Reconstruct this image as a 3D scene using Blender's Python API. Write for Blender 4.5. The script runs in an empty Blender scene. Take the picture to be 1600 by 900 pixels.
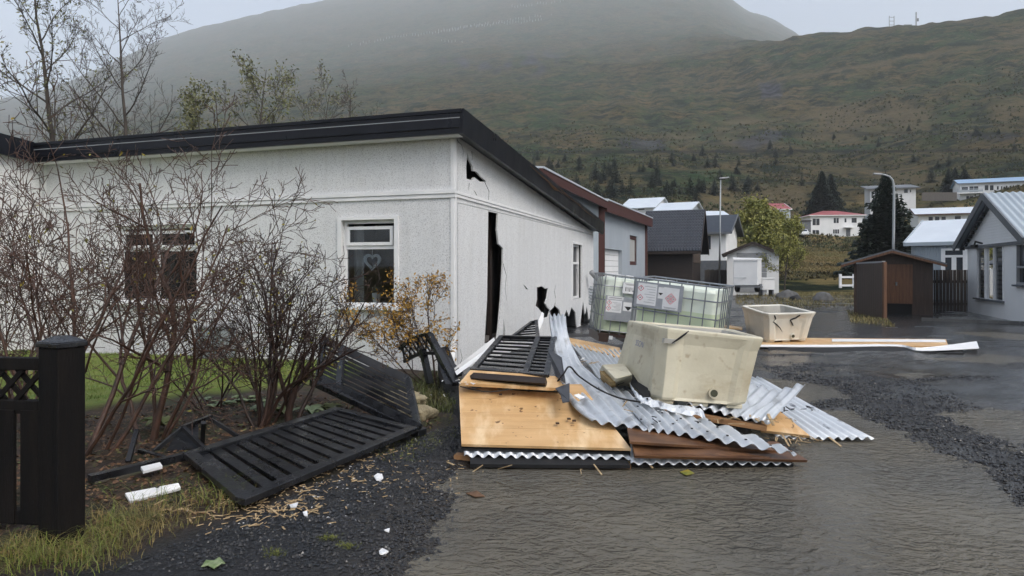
import bpy, bmesh, math, random
from mathutils import Vector, Matrix, noise
from mathutils.geometry import tessellate_polygon
R = math.radians
random.seed(7)
scene = bpy.context.scene
COL = scene.collection
F, HZ, EYE = 1050.0, 420.0, 1.6        # focal length, horizon and eye height the place was measured with

# ------------------------------------------------------------------ camera
cd = bpy.data.cameras.new("camera")
cam = bpy.data.objects.new("camera", cd)
COL.objects.link(cam)
cam.location = (0, 0, EYE)
cam.rotation_euler = (R(90), 0, 0)
cd.sensor_width = 36.0
cd.lens = 36.0 * F / 1600.0
cd.shift_y = (HZ - 450.0) / 1600.0
cd.clip_start = 0.05
cd.clip_end = 12000
scene.camera = cam

# ------------------------------------------------------------------ sky, sun, exposure
SUN_EL, SUN_AZ = 45.0, 142.0           # azimuth clockwise from +Y (straight ahead)
w = bpy.data.worlds.new("World")
scene.world = w
w.use_nodes = True
nt = w.node_tree
bg = nt.nodes["Background"]
sky = nt.nodes.new("ShaderNodeTexSky")
sky.sky_type = 'NISHITA'
sky.sun_disc = False
sky.sun_elevation = R(SUN_EL)
sky.sun_rotation = R(SUN_AZ)
sky.air_density = 1.0
sky.dust_density = 4.0
hs = nt.nodes.new("ShaderNodeHueSaturation")
hs.inputs["Saturation"].default_value = 0.8
nt.links.new(sky.outputs[0], hs.inputs["Color"])
nt.links.new(hs.outputs[0], bg.inputs["Color"])
bg.inputs["Strength"].default_value = 0.15
sl = bpy.data.lights.new("sun", 'SUN')
sl.energy = 1.3
sl.angle = R(28)
sl.color = (1.0, 0.985, 0.96)
so = bpy.data.objects.new("sun", sl)
COL.objects.link(so)
sd = Vector((math.sin(R(SUN_AZ)) * math.cos(R(SUN_EL)), math.cos(R(SUN_AZ)) * math.cos(R(SUN_EL)), math.sin(R(SUN_EL))))
so.rotation_euler = sd.to_track_quat('Z', 'Y').to_euler()
so.location = (20, -20, 60)
scene.view_settings.view_transform = 'Standard'
scene.view_settings.look = 'None'
scene.view_settings.exposure = 0.88
scene.view_settings.gamma = 1.0
scene.cycles.volume_bounces = 5
scene.cycles.max_bounces = 10
scene.cycles.transparent_max_bounces = 12

# ------------------------------------------------------------------ measuring helpers
def at(px, py, d):
    return Vector(((px - 800) / F * d, d, EYE - (py - HZ) / F * d))
def g3(px, py, z=0.0):
    d = (EYE - z) * F / (py - HZ)
    return Vector(((px - 800) / F * d, d, z))
def lerp(a, b, t): return a + (b - a) * t
def sstep(a, b, x):
    t = max(0.0, min(1.0, (x - a) / (b - a))); return t * t * (3 - 2 * t)
def interp(xs, ys, x):
    if x <= xs[0]: return ys[0]
    for i in range(len(xs) - 1):
        if x <= xs[i + 1]:
            t = (x - xs[i]) / (xs[i + 1] - xs[i])
            return ys[i] + (ys[i + 1] - ys[i]) * t
    return ys[-1]
def spline(pts, t):
    n = len(pts) - 1
    x = max(0.0, min(0.99999, t)) * n
    i = int(x); f = x - i
    p0 = pts[max(i - 1, 0)]; p1 = pts[i]; p2 = pts[i + 1]; p3 = pts[min(i + 2, n)]
    return 0.5 * ((2 * p1) + (p2 - p0) * f + (2 * p0 - 5 * p1 + 4 * p2 - p3) * f * f + (3 * p1 - p0 - 3 * p2 + p3) * f ** 3)

# ------------------------------------------------------------------ mesh builder
class MB:
    def __init__(s): s.v = []; s.f = []
    def quad(s, a, b, c, d):
        n = len(s.v); s.v += [Vector(a), Vector(b), Vector(c), Vector(d)]; s.f.append((n, n + 1, n + 2, n + 3))
    def tri(s, a, b, c):
        n = len(s.v); s.v += [Vector(a), Vector(b), Vector(c)]; s.f.append((n, n + 1, n + 2))
    def hexa(s, p):                      # p: 4 bottom then 4 top corners, same order
        n = len(s.v); s.v += [Vector(q) for q in p]
        for q in ((3, 2, 1, 0), (4, 5, 6, 7), (0, 1, 5, 4), (1, 2, 6, 5), (2, 3, 7, 6), (3, 0, 4, 7)):
            s.f.append(tuple(n + i for i in q))
    def box(s, c, sx, sy, sz, ex=(1, 0, 0), ey=(0, 1, 0), ez=(0, 0, 1)):
        c = Vector(c); ex = Vector(ex) * sx / 2; ey = Vector(ey) * sy / 2; ez = Vector(ez) * sz / 2
        s.hexa([c - ex - ey - ez, c + ex - ey - ez, c + ex + ey - ez, c - ex + ey - ez,
                c - ex - ey + ez, c + ex - ey + ez, c + ex + ey + ez, c - ex + ey + ez])
    def beam(s, p, q, wd, ht, up=(0, 0, 1)):
        p = Vector(p); q = Vector(q); d = (q - p); L = d.length
        if L < 1e-6: return
        d /= L; up = Vector(up)
        sd_ = d.cross(up)
        if sd_.length < 1e-4: sd_ = d.cross(Vector((0, 1, 0)))
        sd_.normalize(); u = sd_.cross(d).normalized()
        s.box((p + q) / 2, wd, L, ht, sd_, d, u)
    def slab(s, c4, th, up=None):        # c4 corners of the upper face, th thickness downwards
        c4 = [Vector(c) for c in c4]
        n = (c4[1] - c4[0]).cross(c4[3] - c4[0]).normalized()
        if n.z < 0: n = -n
        if up is not None: n = Vector(up)
        s.hexa([c - n * th for c in c4] + c4)
    def tube(s, pts, rad, k=4, cap=True):
        pts = [Vector(p) for p in pts]
        rad = rad if isinstance(rad, (list, tuple)) else [rad] * len(pts)
        n0 = len(s.v); ref = None
        for i, p in enumerate(pts):
            d = (pts[min(i + 1, len(pts) - 1)] - pts[max(i - 1, 0)])
            if d.length < 1e-9: d = Vector((0, 0, 1))
            d.normalize()
            if ref is None:
                ref = d.cross(Vector((0.31, 0.73, 0.6)))
                if ref.length < .1: ref = d.cross(Vector((1, 0, 0)))
            a = (ref - d * ref.dot(d)).normalized(); ref = a; b = d.cross(a)
            for j in range(k):
                t = 2 * math.pi * j / k
                s.v.append(p + (a * math.cos(t) + b * math.sin(t)) * rad[i])
        for i in range(len(pts) - 1):
            for j in range(k):
                s.f.append((n0 + i * k + j, n0 + i * k + (j + 1) % k, n0 + (i + 1) * k + (j + 1) % k, n0 + (i + 1) * k + j))
        if cap and k > 2:
            s.f.append(tuple(n0 + j for j in reversed(range(k))))
            e = n0 + (len(pts) - 1) * k
            s.f.append(tuple(e + j for j in range(k)))
    def grid(s, fn, ns, nt_):
        n0 = len(s.v)
        for j in range(nt_ + 1):
            for i in range(ns + 1):
                s.v.append(Vector(fn(i / ns, j / nt_)))
        for j in range(nt_):
            for i in range(ns):
                a = n0 + j * (ns + 1) + i
                s.f.append((a, a + 1, a + ns + 2, a + ns + 1))
    def poly(s, outline, holes, th, fn, back=True):   # 2-D outline with holes, fn(a, b, c) -> world point, c across the thickness
        loops = [outline] + holes
        flat = [p for l in loops for p in l]
        tris = tessellate_polygon([[Vector((p[0], p[1], 0)) for p in l] for l in loops])
        n = len(s.v); N = len(flat)
        s.v += [Vector(fn(p[0], p[1], 0)) for p in flat]
        s.f += [tuple(n + i for i in t) for t in tris]
        if th:
            s.v += [Vector(fn(p[0], p[1], th)) for p in flat]
            if back: s.f += [tuple(n + N + i for i in reversed(t)) for t in tris]
            k = 0
            for l in loops:
                m = len(l)
                for i in range(m):
                    a, b = n + k + i, n + k + (i + 1) % m
                    s.f.append((a, b, b + N, a + N))
                k += m

def wloc(o):
    v = Vector((0, 0, 0))
    while o is not None:
        v += o.location; o = o.parent
    return v
def finish(o, mats, smooth=False, bevel=0, fixn=True):
    me = o.data
    for m in (mats if isinstance(mats, (list, tuple)) else [mats]): me.materials.append(m)
    if fixn:
        bm = bmesh.new(); bm.from_mesh(me)
        bmesh.ops.recalc_face_normals(bm, faces=bm.faces)
        bm.to_mesh(me); bm.free()
    if smooth:
        for p in me.polygons: p.use_smooth = True
    if bevel:
        b = o.modifiers.new("bevel", 'BEVEL'); b.width = bevel; b.segments = 2; b.limit_method = 'ANGLE'
def obj(name, mb, mat, parent=None, loc=None, smooth=False, bevel=0, kind=None, fixn=True, label=None):
    """one mesh object; the builder's vertices are in world coordinates"""
    base = wloc(parent) if parent is not None else Vector((0, 0, 0))
    me = bpy.data.meshes.new(name)
    o = bpy.data.objects.new(name, me)
    COL.objects.link(o)
    if parent is not None:
        o.parent = parent; org = base
    else:
        org = Vector(loc) if loc is not None else Vector((0, 0, 0))
        o.location = org
    me.from_pydata([tuple(v - org) for v in mb.v], [], mb.f)
    me.update()
    finish(o, mat, smooth, bevel, fixn)
    if kind: o['kind'] = kind
    if label: o['label'] = label
    return o
def tag(o, label, cat, group=None):
    o['label'] = label; o['category'] = cat
    if group: o['group'] = group
    return o
def thing(name, label, cat, loc=(0, 0, 0), group=None):
    o = bpy.data.objects.new(name, None)
    COL.objects.link(o); o.location = loc; o.empty_display_size = .2
    return tag(o, label, cat, group)
KIDS = lambda o: [c for c in bpy.data.objects if c.parent == o]
def dup(o, loc, rz=0, sc=1.0, label=None, parent=None):
    kids = KIDS(o)
    c = o.copy(); COL.objects.link(c); c.location = loc; c.rotation_euler = (0, 0, rz); c.scale = (sc, sc, sc)
    if label: c['label'] = label
    if parent is not None: c.parent = parent
    for k in kids:
        kc = k.copy(); COL.objects.link(kc); kc.parent = c
    return c

# ------------------------------------------------------------------ materials
def M(name, col, rough=.6, col2=None, scale=4.0, stretch=(1, 1, 1), bump=0.0, bscale=40.0, bdist=.01, metal=0.0, spec=.5,
      lo=.35, hi=.65, speck=None, sscale=120.0, slo=.55, shi=.7, rvar=0.0, detail=5.0, stain=None, stscale=1.2, ststretch=(1, 1, 1), stlo=.5, sthi=.75, bstretch=(1, 1, 1)):
    m = bpy.data.materials.new(name); m.use_nodes = True
    n = m.node_tree.nodes; l = m.node_tree.links
    p = n["Principled BSDF"]
    p.inputs["Roughness"].default_value = rough
    p.inputs["Metallic"].default_value = metal
    p.inputs["Specular IOR Level"].default_value = spec
    p.inputs["Base Color"].default_value = (*col, 1)
    tc = n.new("ShaderNodeTexCoord")
    def nz(sc, st, det=detail):
        mp = n.new("ShaderNodeMapping"); mp.inputs["Scale"].default_value = st
        l.new(tc.outputs["Object"], mp.inputs[0])
        t = n.new("ShaderNodeTexNoise"); t.inputs["Scale"].default_value = sc; t.inputs["Detail"].default_value = det
        t.inputs["Roughness"].default_value = .6
        l.new(mp.outputs[0], t.inputs["Vector"]); return t
    def mr(src, a, b, c=0, d=1):
        r = n.new("ShaderNodeMapRange"); r.inputs[1].default_value = a; r.inputs[2].default_value = b
        r.inputs[3].default_value = c; r.inputs[4].default_value = d; l.new(src, r.inputs[0]); return r.outputs[0]
    cur = None
    def mix(fac, c2):
        nonlocal cur
        mx = n.new("ShaderNodeMix"); mx.data_type = 'RGBA'
        l.new(fac, mx.inputs[0])
        if cur is None: mx.inputs[6].default_value = (*col, 1)
        else: l.new(cur, mx.inputs[6])
        mx.inputs[7].default_value = (*c2, 1)
        cur = mx.outputs[2]
    if col2 is not None: mix(mr(nz(scale, stretch).outputs[0], lo, hi), col2)
    if stain is not None: mix(mr(nz(stscale, ststretch).outputs[0], stlo, sthi), stain)
    if speck is not None: mix(mr(nz(sscale, (1, 1, 1), 2).outputs[0], slo, shi), speck)
    if cur is not None: l.new(cur, p.inputs["Base Color"])
    if rvar: l.new(mr(nz(scale * .7, stretch).outputs[0], .35, .65, max(0.02, rough - rvar), min(1, rough + rvar)), p.inputs["Roughness"])
    if bump:
        b = n.new("ShaderNodeBump"); b.inputs["Strength"].default_value = bump; b.inputs["Distance"].default_value = bdist
        l.new(nz(bscale, bstretch).outputs[0], b.inputs["Height"]); l.new(b.outputs[0], p.inputs["Normal"])
    return m

m_stucco = M("stucco", (.72, .73, .73), .85, (.67, .68, .68), 1.2, (5, 5, .5), .3, 150, .01, speck=(.44, .44, .445), sscale=62, slo=.51, shi=.66, stain=(.62, .62, .61), stscale=2.2, ststretch=(3, 3, .3), stlo=.5, sthi=.8)
m_felt = M("black_felt", (.007, .008, .009), .8, (.014, .014, .016), 8, bump=.3, bscale=30)
m_white = M("white_trim", (.80, .80, .80), .45, (.72, .73, .73), 3, bump=.08, bscale=60)
m_fascia = M("black_fascia", (.005, .006, .010), .35, (.010, .011, .016), 2.5, (1, 1, .4), rvar=.08, spec=.25)
m_roof = M("roof_metal", (.05, .052, .056), .4, (.08, .08, .085), 3)
m_black = M("black_wood", (.004, .0045, .006), .32, (.020, .021, .024), 5, (1, 1, 1), .45, 45, .006, rvar=.14, bstretch=(1, 1, .3))
m_blackpost = M("black_post", (.004, .0038, .004), .7, (.009, .007, .006), 6, (3, 3, .4), .6, 30, .008, spec=.18, bstretch=(4, 4, .4))
m_oldwood = M("mossy_wood", (.055, .045, .032), .7, (.045, .05, .025), 6, (1, 1, 1), .4, 40)
m_ply = M("plywood", (.62, .39, .18), .5, (.52, .31, .13), 2.6, (.7, 4, 3), .25, 60, .004, stain=(.76, .56, .33), stscale=2.5, ststretch=(2, .6, 1), stlo=.5, sthi=.7, speck=(.16, .08, .03), sscale=14, slo=.68, shi=.72)
m_plyedge = M("raw_wood", (.36, .20, .09), .6, (.22, .11, .045), 6, (.6, 5, 5), .3, 60)
m_steel = M("corrugated_steel", (.62, .65, .68), .42, (.47, .50, .53), 3, (1, 1, 1), .2, 18, .004, metal=.35, rvar=.1, stain=(.34, .35, .36), stscale=5, stlo=.56, sthi=.68)
m_steelw = M("white_coated_steel", (.72, .75, .78), .4, (.62, .65, .68), 4, metal=.25, rvar=.1, stain=(.2, .21, .23), stscale=9, ststretch=(1, .3, 1), stlo=.6, sthi=.68)
m_tub = M("tub_plastic", (.60, .56, .43), .5, (.50, .46, .34), 2.0, bump=.3, bscale=14, stain=(.30, .22, .12), stscale=2.2, ststretch=(.8, .8, 1.6), stlo=.54, sthi=.80, speck=(.40, .34, .24), sscale=9, slo=.62, shi=.74)
m_tubin = M("tub_plastic_grey", (.42, .41, .37), .5, (.33, .32, .29), 2.5, stain=(.2, .17, .13), stscale=3, stlo=.55, sthi=.75)
m_dark = M("dark_void", (.006, .006, .007), .8)
m_cage = M("galvanised_bar", (.30, .32, .34), .4, (.22, .24, .26), 12, metal=.7, rvar=.1)
m_plate = M("galvanised_plate", (.36, .38, .41), .4, (.30, .32, .35), 9, metal=.4, rvar=.08)
m_label = M("label_paper", (.70, .71, .72), .5, (.62, .63, .64), 8)
m_red = M("red_print", (.55, .05, .08), .5)
m_ink = M("black_print", (.012, .012, .013), .6)
m_greyink = M("grey_print", (.30, .31, .33), .6)
m_blueink = M("blue_ink", (.10, .13, .30), .7, (.30, .30, .34), 30)
m_pallet = M("brown_pallet", (.035, .018, .014), .5, (.05, .028, .02), 8)
m_redplastic = M("red_plastic", (.5, .03, .03), .4)
m_bark = M("shrub_bark", (.105, .052, .033), .5, (.040, .025, .019), 20, (1, 1, .4), .5, 60, rvar=.15)
m_barkd = M("dark_bark", (.026, .016, .013), .5, (.060, .031, .021), 12, (1, 1, .5), .4, 60, rvar=.12)
m_barkt = M("tree_bark", (.045, .036, .030), .75, (.075, .062, .05), 6, (1, 1, .3), .4, 30)
m_leafy = M("yellow_leaf", (.30, .22, .03), .6, (.16, .18, .03), 9)
m_leafo = M("orange_yellow_leaf", (.42, .25, .03), .6, (.28, .14, .02), 9)
m_leafg = M("green_leaf", (.075, .10, .025), .6, (.15, .16, .05), 6)
m_leafp = M("pale_leaf", (.24, .29, .16), .6, (.11, .16, .06), 25)
m_leaft = M("grey_green_leaf", (.12, .14, .055), .6, (.19, .18, .08), 2)
m_autumn = M("autumn_tree_leaf", (.30, .28, .06), .6, (.16, .18, .05), .8)
m_litter = M("leaf_litter", (.055, .027, .015), .6, (.16, .085, .040), 9)
m_grass = M("lawn_grass", (.11, .165, .02), .6, (.17, .20, .035), 2.5)
m_straw = M("dry_grass", (.26, .185, .065), .6, (.09, .105, .03), 9)
m_moss = M("moss", (.16, .17, .03), .8, (.09, .11, .02), 30)
m_chip = M("wood_chip", (.50, .38, .22), .6, (.30, .20, .10), 30)
m_stone = M("gravel_stone", (.008, .009, .010), .35, (.026, .026, .028), 5, rvar=.2)
m_spruce = M("spruce_needles", (.014, .027, .019), .8, (.028, .042, .026), 1.5)
m_glass = bpy.data.materials.new("window_glass")
def make_glass(m, tint, refl=.09):
    m.use_nodes = True
    n = m.node_tree.nodes; l = m.node_tree.links; n.clear()
    out = n.new("ShaderNodeOutputMaterial"); mx = n.new("ShaderNodeMixShader")
    t = n.new("ShaderNodeBsdfTransparent"); t.inputs[0].default_value = (*tint, 1)
    g = n.new("ShaderNodeBsdfGlossy"); g.inputs["Roughness"].default_value = .02
    fr = n.new("ShaderNodeFresnel"); fr.inputs[0].default_value = 1.5
    l.new(fr.outputs[0], mx.inputs[0]); l.new(t.outputs[0], mx.inputs[1]); l.new(g.outputs[0], mx.inputs[2]); l.new(mx.outputs[0], out.inputs[0])
make_glass(m_glass, (.85, .88, .9))
m_pane = M("far_window_pane", (.018, .022, .028), .08, (.035, .04, .05), .7)
m_curtain = M("curtain", (.42, .42, .40), .8, (.34, .34, .33), 6, (4, 4, .3))
m_heart = M("white_wire_heart", (.70, .74, .74), .6, (.45, .5, .5), 40)
m_wool = M("mineral_wool", (.36, .31, .20), .95, (.25, .21, .13), 14, bump=.9, bscale=24, bdist=.04)
m_gray = M("grey_paint", (.30, .31, .32), .5, (.26, .27, .28), 4)
m_dkgray = M("dark_grey_paint", (.10, .11, .125), .5, (.13, .14, .15), 4)
m_bluegrey = M("blue_grey_render", (.36, .40, .44), .7, (.32, .36, .40), 1.2, (1, 1, .4), .15, 40)
m_redpaint = M("red_paint", (.065, .018, .014), .6, (.055, .016, .013), 3)
m_redroof = M("red_roof", (.32, .07, .07), .55, (.25, .06, .06), 1)
m_slate = M("dark_tile_roof", (.014, .019, .030), .5, (.024, .030, .042), 2)
m_dkbrown = M("dark_brown_boards", (.018, .012, .010), .6, (.028, .018, .014), 3, (1, 1, 8), .2, 20)
m_brown = M("brown_boards", (.060, .036, .025), .5, (.036, .022, .016), 3, (6, 6, .6), .2, 30)
m_orange = M("orange_brown_boards", (.16, .075, .038), .55, (.09, .042, .022), 4, (6, 6, .5), .2, 30)
m_wwall = M("white_house_wall", (.78, .79, .79), .7, (.72, .73, .73), 1.0, (1, 1, .4), .1, 30)
m_wroof = M("white_metal_roof", (.60, .65, .70), .4, (.54, .59, .64), 1)
m_blueroof = M("blue_roof", (.20, .32, .48), .5, (.26, .38, .52), 1)
m_lblue = M("pale_blue_corrugated", (.38, .43, .47), .55, (.33, .38, .42), 1)
m_rubber = M("rubber", (.012, .012, .012), .7)
m_hut = M("weathered_boards", (.12, .11, .10), .8, (.08, .07, .065), 6, (4, 4, .5))
m_rock = M("field_stone", (.11, .11, .11), .8, (.06, .06, .06), 3, bump=.6, bscale=6, bdist=.05)
m_lamp = M("galvanised_pole", (.36, .38, .39), .45, (.30, .32, .33), 2, metal=.3)

# ================================================================== THE GROUND
def in_poly(x, y, P):
    c = False; j = len(P) - 1
    for i in range(len(P)):
        xi, yi = P[i]; xj, yj = P[j]
        if (yi > y) != (yj > y) and x < (xj - xi) * (y - yi) / (yj - yi) + xi: c = not c
        j = i
    return c
def sdist(x, y, P):                       # > 0 inside
    best = 1e9; j = len(P) - 1
    for i in range(len(P)):
        ax, ay = P[j]; bx, by = P[i]
        dx, dy = bx - ax, by - ay; L = dx * dx + dy * dy
        t = 0 if L == 0 else max(0, min(1, ((x - ax) * dx + (y - ay) * dy) / L))
        q = (x - ax - t * dx) ** 2 + (y - ay - t * dy) ** 2
        if q < best: best = q
        j = i
    return math.sqrt(best) * (1 if in_poly(x, y, P) else -1)
def ground_poly(px): return [tuple(g3(x, y, 0)[:2]) for x, y in px]
PUDDLES = [ground_poly(p) for p in (
    [(560, 1150), (640, 920), (680, 830), (688, 775), (735, 742), (800, 728), (1000, 715), (1250, 705), (1262, 690), (1370, 684), (1440, 690), (1520, 730), (1600, 785), (1750, 860), (1900, 1150)],
    [(1170, 590), (1250, 592), (1315, 606), (1320, 622), (1240, 630), (1180, 625)],
    [(1478, 655), (1560, 641), (1660, 655), (1700, 690), (1590, 698), (1510, 676)],
    [(1195, 640), (1290, 632), (1350, 650), (1410, 676), (1400, 694), (1240, 694)],
    [(1455, 560), (1540, 553), (1610, 560), (1570, 573)],
    [(1480, 520), (1560, 518), (1640, 524), (1600, 531)],
    [(1385, 583), (1440, 578), (1480, 586), (1430, 592)])]
SOIL = ground_poly([(-900, 1100), (-100, 925), (60, 905), (190, 885), (290, 835), (410, 800), (520, 745), (640, 690), (700, 668), (716, 610), (716, 583), (60, 556), (-900, 540)])
TURF = ground_poly([(-900, 552), (60, 557), (560, 577), (560, 596), (440, 618), (300, 630), (150, 650), (-300, 700), (-900, 760)])
def N(x, y, s, o=0.0): return noise.noise(Vector((x * s + o, y * s - o, o * 1.7)))
GRAVEL = ground_poly([(1190, 572), (1290, 590), (1400, 616), (1500, 650), (1600, 712), (1760, 800), (1760, 880), (1560, 772), (1440, 690), (1380, 664), (1300, 628), (1180, 606)])
def gravel_mask(x, y):
    if x < .2 and y < 7.5: return 1.0
    g = sstep(-.6, .45, sdist(x, y, GRAVEL) + N(x, y, 1.1, 12) * .8 + N(x, y, 3.7, 14) * .5) if y < 12 else 0
    st = N(x * .28 + y * .12, y * 1.1 - x * .12, 1.0, 21) + .5 * N(x * .8, y * 2.6 - x * .3, 1.0, 22)
    return max(g, sstep(.22, .48, st))
def ground_info(x, y):
    ps = -9.0
    for P in PUDDLES[:1]:
        ps = max(ps, sdist(x, y, P))
    for P in PUDDLES[1:]:
        if ps > .3: break
        ps = max(ps, sdist(x, y, P) * .9 + .06)
    so_ = sdist(x, y, SOIL) if x < 1.5 and y < 13 else -9
    tu = sdist(x, y, TURF) if x < 1.5 and y < 13 else -9
    rough = 1 - sstep(14, 30, y)
    n = N(x, y, .6) * .018 + N(x, y, 2.2, 3) * .012 * (.4 + .6 * rough) + (N(x, y, 7, 5) * .014 + N(x, y, 19, 9) * .008) * rough
    ruts = .022 * max(0, N(x * .45 + y * .25, y * 1.5 - x * .5, 1.0, 13)) * sstep(6.2, 8, y)
    z = .034 + n + ruts
    pw = ps + N(x, y, 1.4, 7) * .22 + N(x, y, 4, 8) * .07
    z += -.080 * sstep(-.45, .55, pw)
    sw = so_ + N(x, y, 1.3, 2) * .16 + N(x, y, 5, 4) * .06
    s = sstep(-.12, .12, sw)
    z = lerp(z, .05 + n * 1.6 + .035 * sstep(0, 1.2, sw), s)
    t = sstep(-.12, .14, tu + N(x, y, 1.8, 6) * .15)
    z = lerp(z, .13 + n * .6, t)
    return z, s, t, sstep(-.7, .1, pw)
def gz(x, y): return ground_info(x, y)[0]

NCOL, NROW = 330, 300
mb = MB(); att = []; gmask = []
for j in range(NROW + 1):
    y = 2.0 * (46.0 / 2.0) ** (j / NROW)
    for i in range(NCOL + 1):
        t = -1.5 + 3.0 * i / NCOL if False else math.copysign(abs(-1 + 2 * i / NCOL) ** 1.25, -1 + 2 * i / NCOL) * 1.5
        x = t * y
        z, s, tu, we = ground_info(x, y)
        z = lerp(z, -.6, sstep(40, 46, y))
        mb.v.append(Vector((x, y, z))); att.append((s, tu, we, 0)); gmask.append(gravel_mask(x, y))
for j in range(NROW):
    for i in range(NCOL):
        a = j * (NCOL + 1) + i
        mb.f.append((a, a + 1, a + NCOL + 2, a + NCOL + 1))

m_ground = bpy.data.materials.new("wet_gravel_ground"); m_ground.use_nodes = True
def ground_mat(m):
    n = m.node_tree.nodes; l = m.node_tree.links; p = n["Principled BSDF"]
    tc = n.new("ShaderNodeTexCoord"); at_ = n.new("ShaderNodeAttribute"); at_.attribute_name = "cover"
    sep = n.new("ShaderNodeSeparateColor"); l.new(at_.outputs["Color"], sep.inputs[0])
    def nz(sc, det=6, st=(1, 1, 1)):
        mp = n.new("ShaderNodeMapping"); mp.inputs["Scale"].default_value = st
        l.new(tc.outputs["Object"], mp.inputs[0])
        t = n.new("ShaderNodeTexNoise"); t.inputs["Scale"].default_value = sc; t.inputs["Detail"].default_value = det
        l.new(mp.outputs[0], t.inputs["Vector"]); return t.outputs[0]
    def mr(src, a, b, c=0., d=1.):
        r = n.new("ShaderNodeMapRange"); r.inputs[1].default_value = a; r.inputs[2].default_value = b
        r.inputs[3].default_value = c; r.inputs[4].default_value = d; l.new(src, r.inputs[0]); return r.outputs[0]
    def mix(f, a, b):
        x = n.new("ShaderNodeMix"); x.data_type = 'RGBA'; l.new(f, x.inputs[0])
        for k, c in ((6, a), (7, b)):
            if isinstance(c, tuple): x.inputs[k].default_value = (*c, 1)
            else: l.new(c, x.inputs[k])
        return x.outputs[2]
    v = n.new("ShaderNodeTexVoronoi"); v.inputs["Scale"].default_value = 42; l.new(tc.outputs["Object"], v.inputs["Vector"])
    g = mix(mr(nz(1.1), .38, .62), (.007, .008, .009), (.014, .014, .015))
    g = mix(mr(v.outputs["Color"], .35, .95), g, (.020, .020, .021))
    g = mix(mr(nz(.55, 4), .52, .68), g, (.024, .021, .018))
    soil = mix(mr(nz(9), .4, .62), (.020, .014, .010), (.050, .030, .018))
    soil = mix(mr(nz(2.3), .5, .62), soil, (.030, .030, .012))
    turf = mix(mr(nz(5), .4, .6), (.10, .155, .02), (.145, .17, .035))
    ga = n.new('ShaderNodeAttribute'); ga.attribute_name = 'gravel'
    g = mix(ga.outputs['Fac'], mix(mr(nz(1.7), .4, .6), (.040, .043, .046), (.030, .031, .033)), g)  # smooth wet ground: grey reflection of its water film put into the base colour
    g = mix(sep.outputs[2], g, (.028, .024, .020)); c = mix(sep.outputs[0], g, soil); c = mix(sep.outputs[1], c, turf)
    l.new(c, p.inputs["Base Color"])
    r = mr(ga.outputs['Fac'], 0, 1, .17, .5)
    x = n.new("ShaderNodeMix"); l.new(sep.outputs[0], x.inputs[0]); l.new(r, x.inputs[2]); x.inputs[3].default_value = .75
    y = n.new("ShaderNodeMix"); l.new(sep.outputs[2], y.inputs[0]); l.new(x.outputs[0], y.inputs[2]); y.inputs[3].default_value = .10
    l.new(y.outputs[0], p.inputs["Roughness"])
    p.inputs["Specular IOR Level"].default_value = .4
    b = n.new("ShaderNodeBump"); b.inputs["Strength"].default_value = .55; b.inputs["Distance"].default_value = .012
    ad = n.new("ShaderNodeMath"); ad.operation = 'MULTIPLY_ADD'; l.new(v.outputs["Distance"], ad.inputs[0]); l.new(ga.outputs['Fac'], ad.inputs[1]); l.new(nz(34, 5), ad.inputs[2])
    l.new(ad.outputs[0], b.inputs["Height"]); l.new(b.outputs[0], p.inputs["Normal"])
ground_mat(m_ground)
yard = obj("ground", mb, m_ground, smooth=True, kind="structure", fixn=False)
ca = yard.data.color_attributes.new("cover", 'FLOAT_COLOR', 'POINT')
ca.data.foreach_set("color", [c for a in att for c in a])
gm_ = yard.data.attributes.new("gravel", 'FLOAT', 'POINT'); gm_.data.foreach_set("value", gmask)

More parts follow.
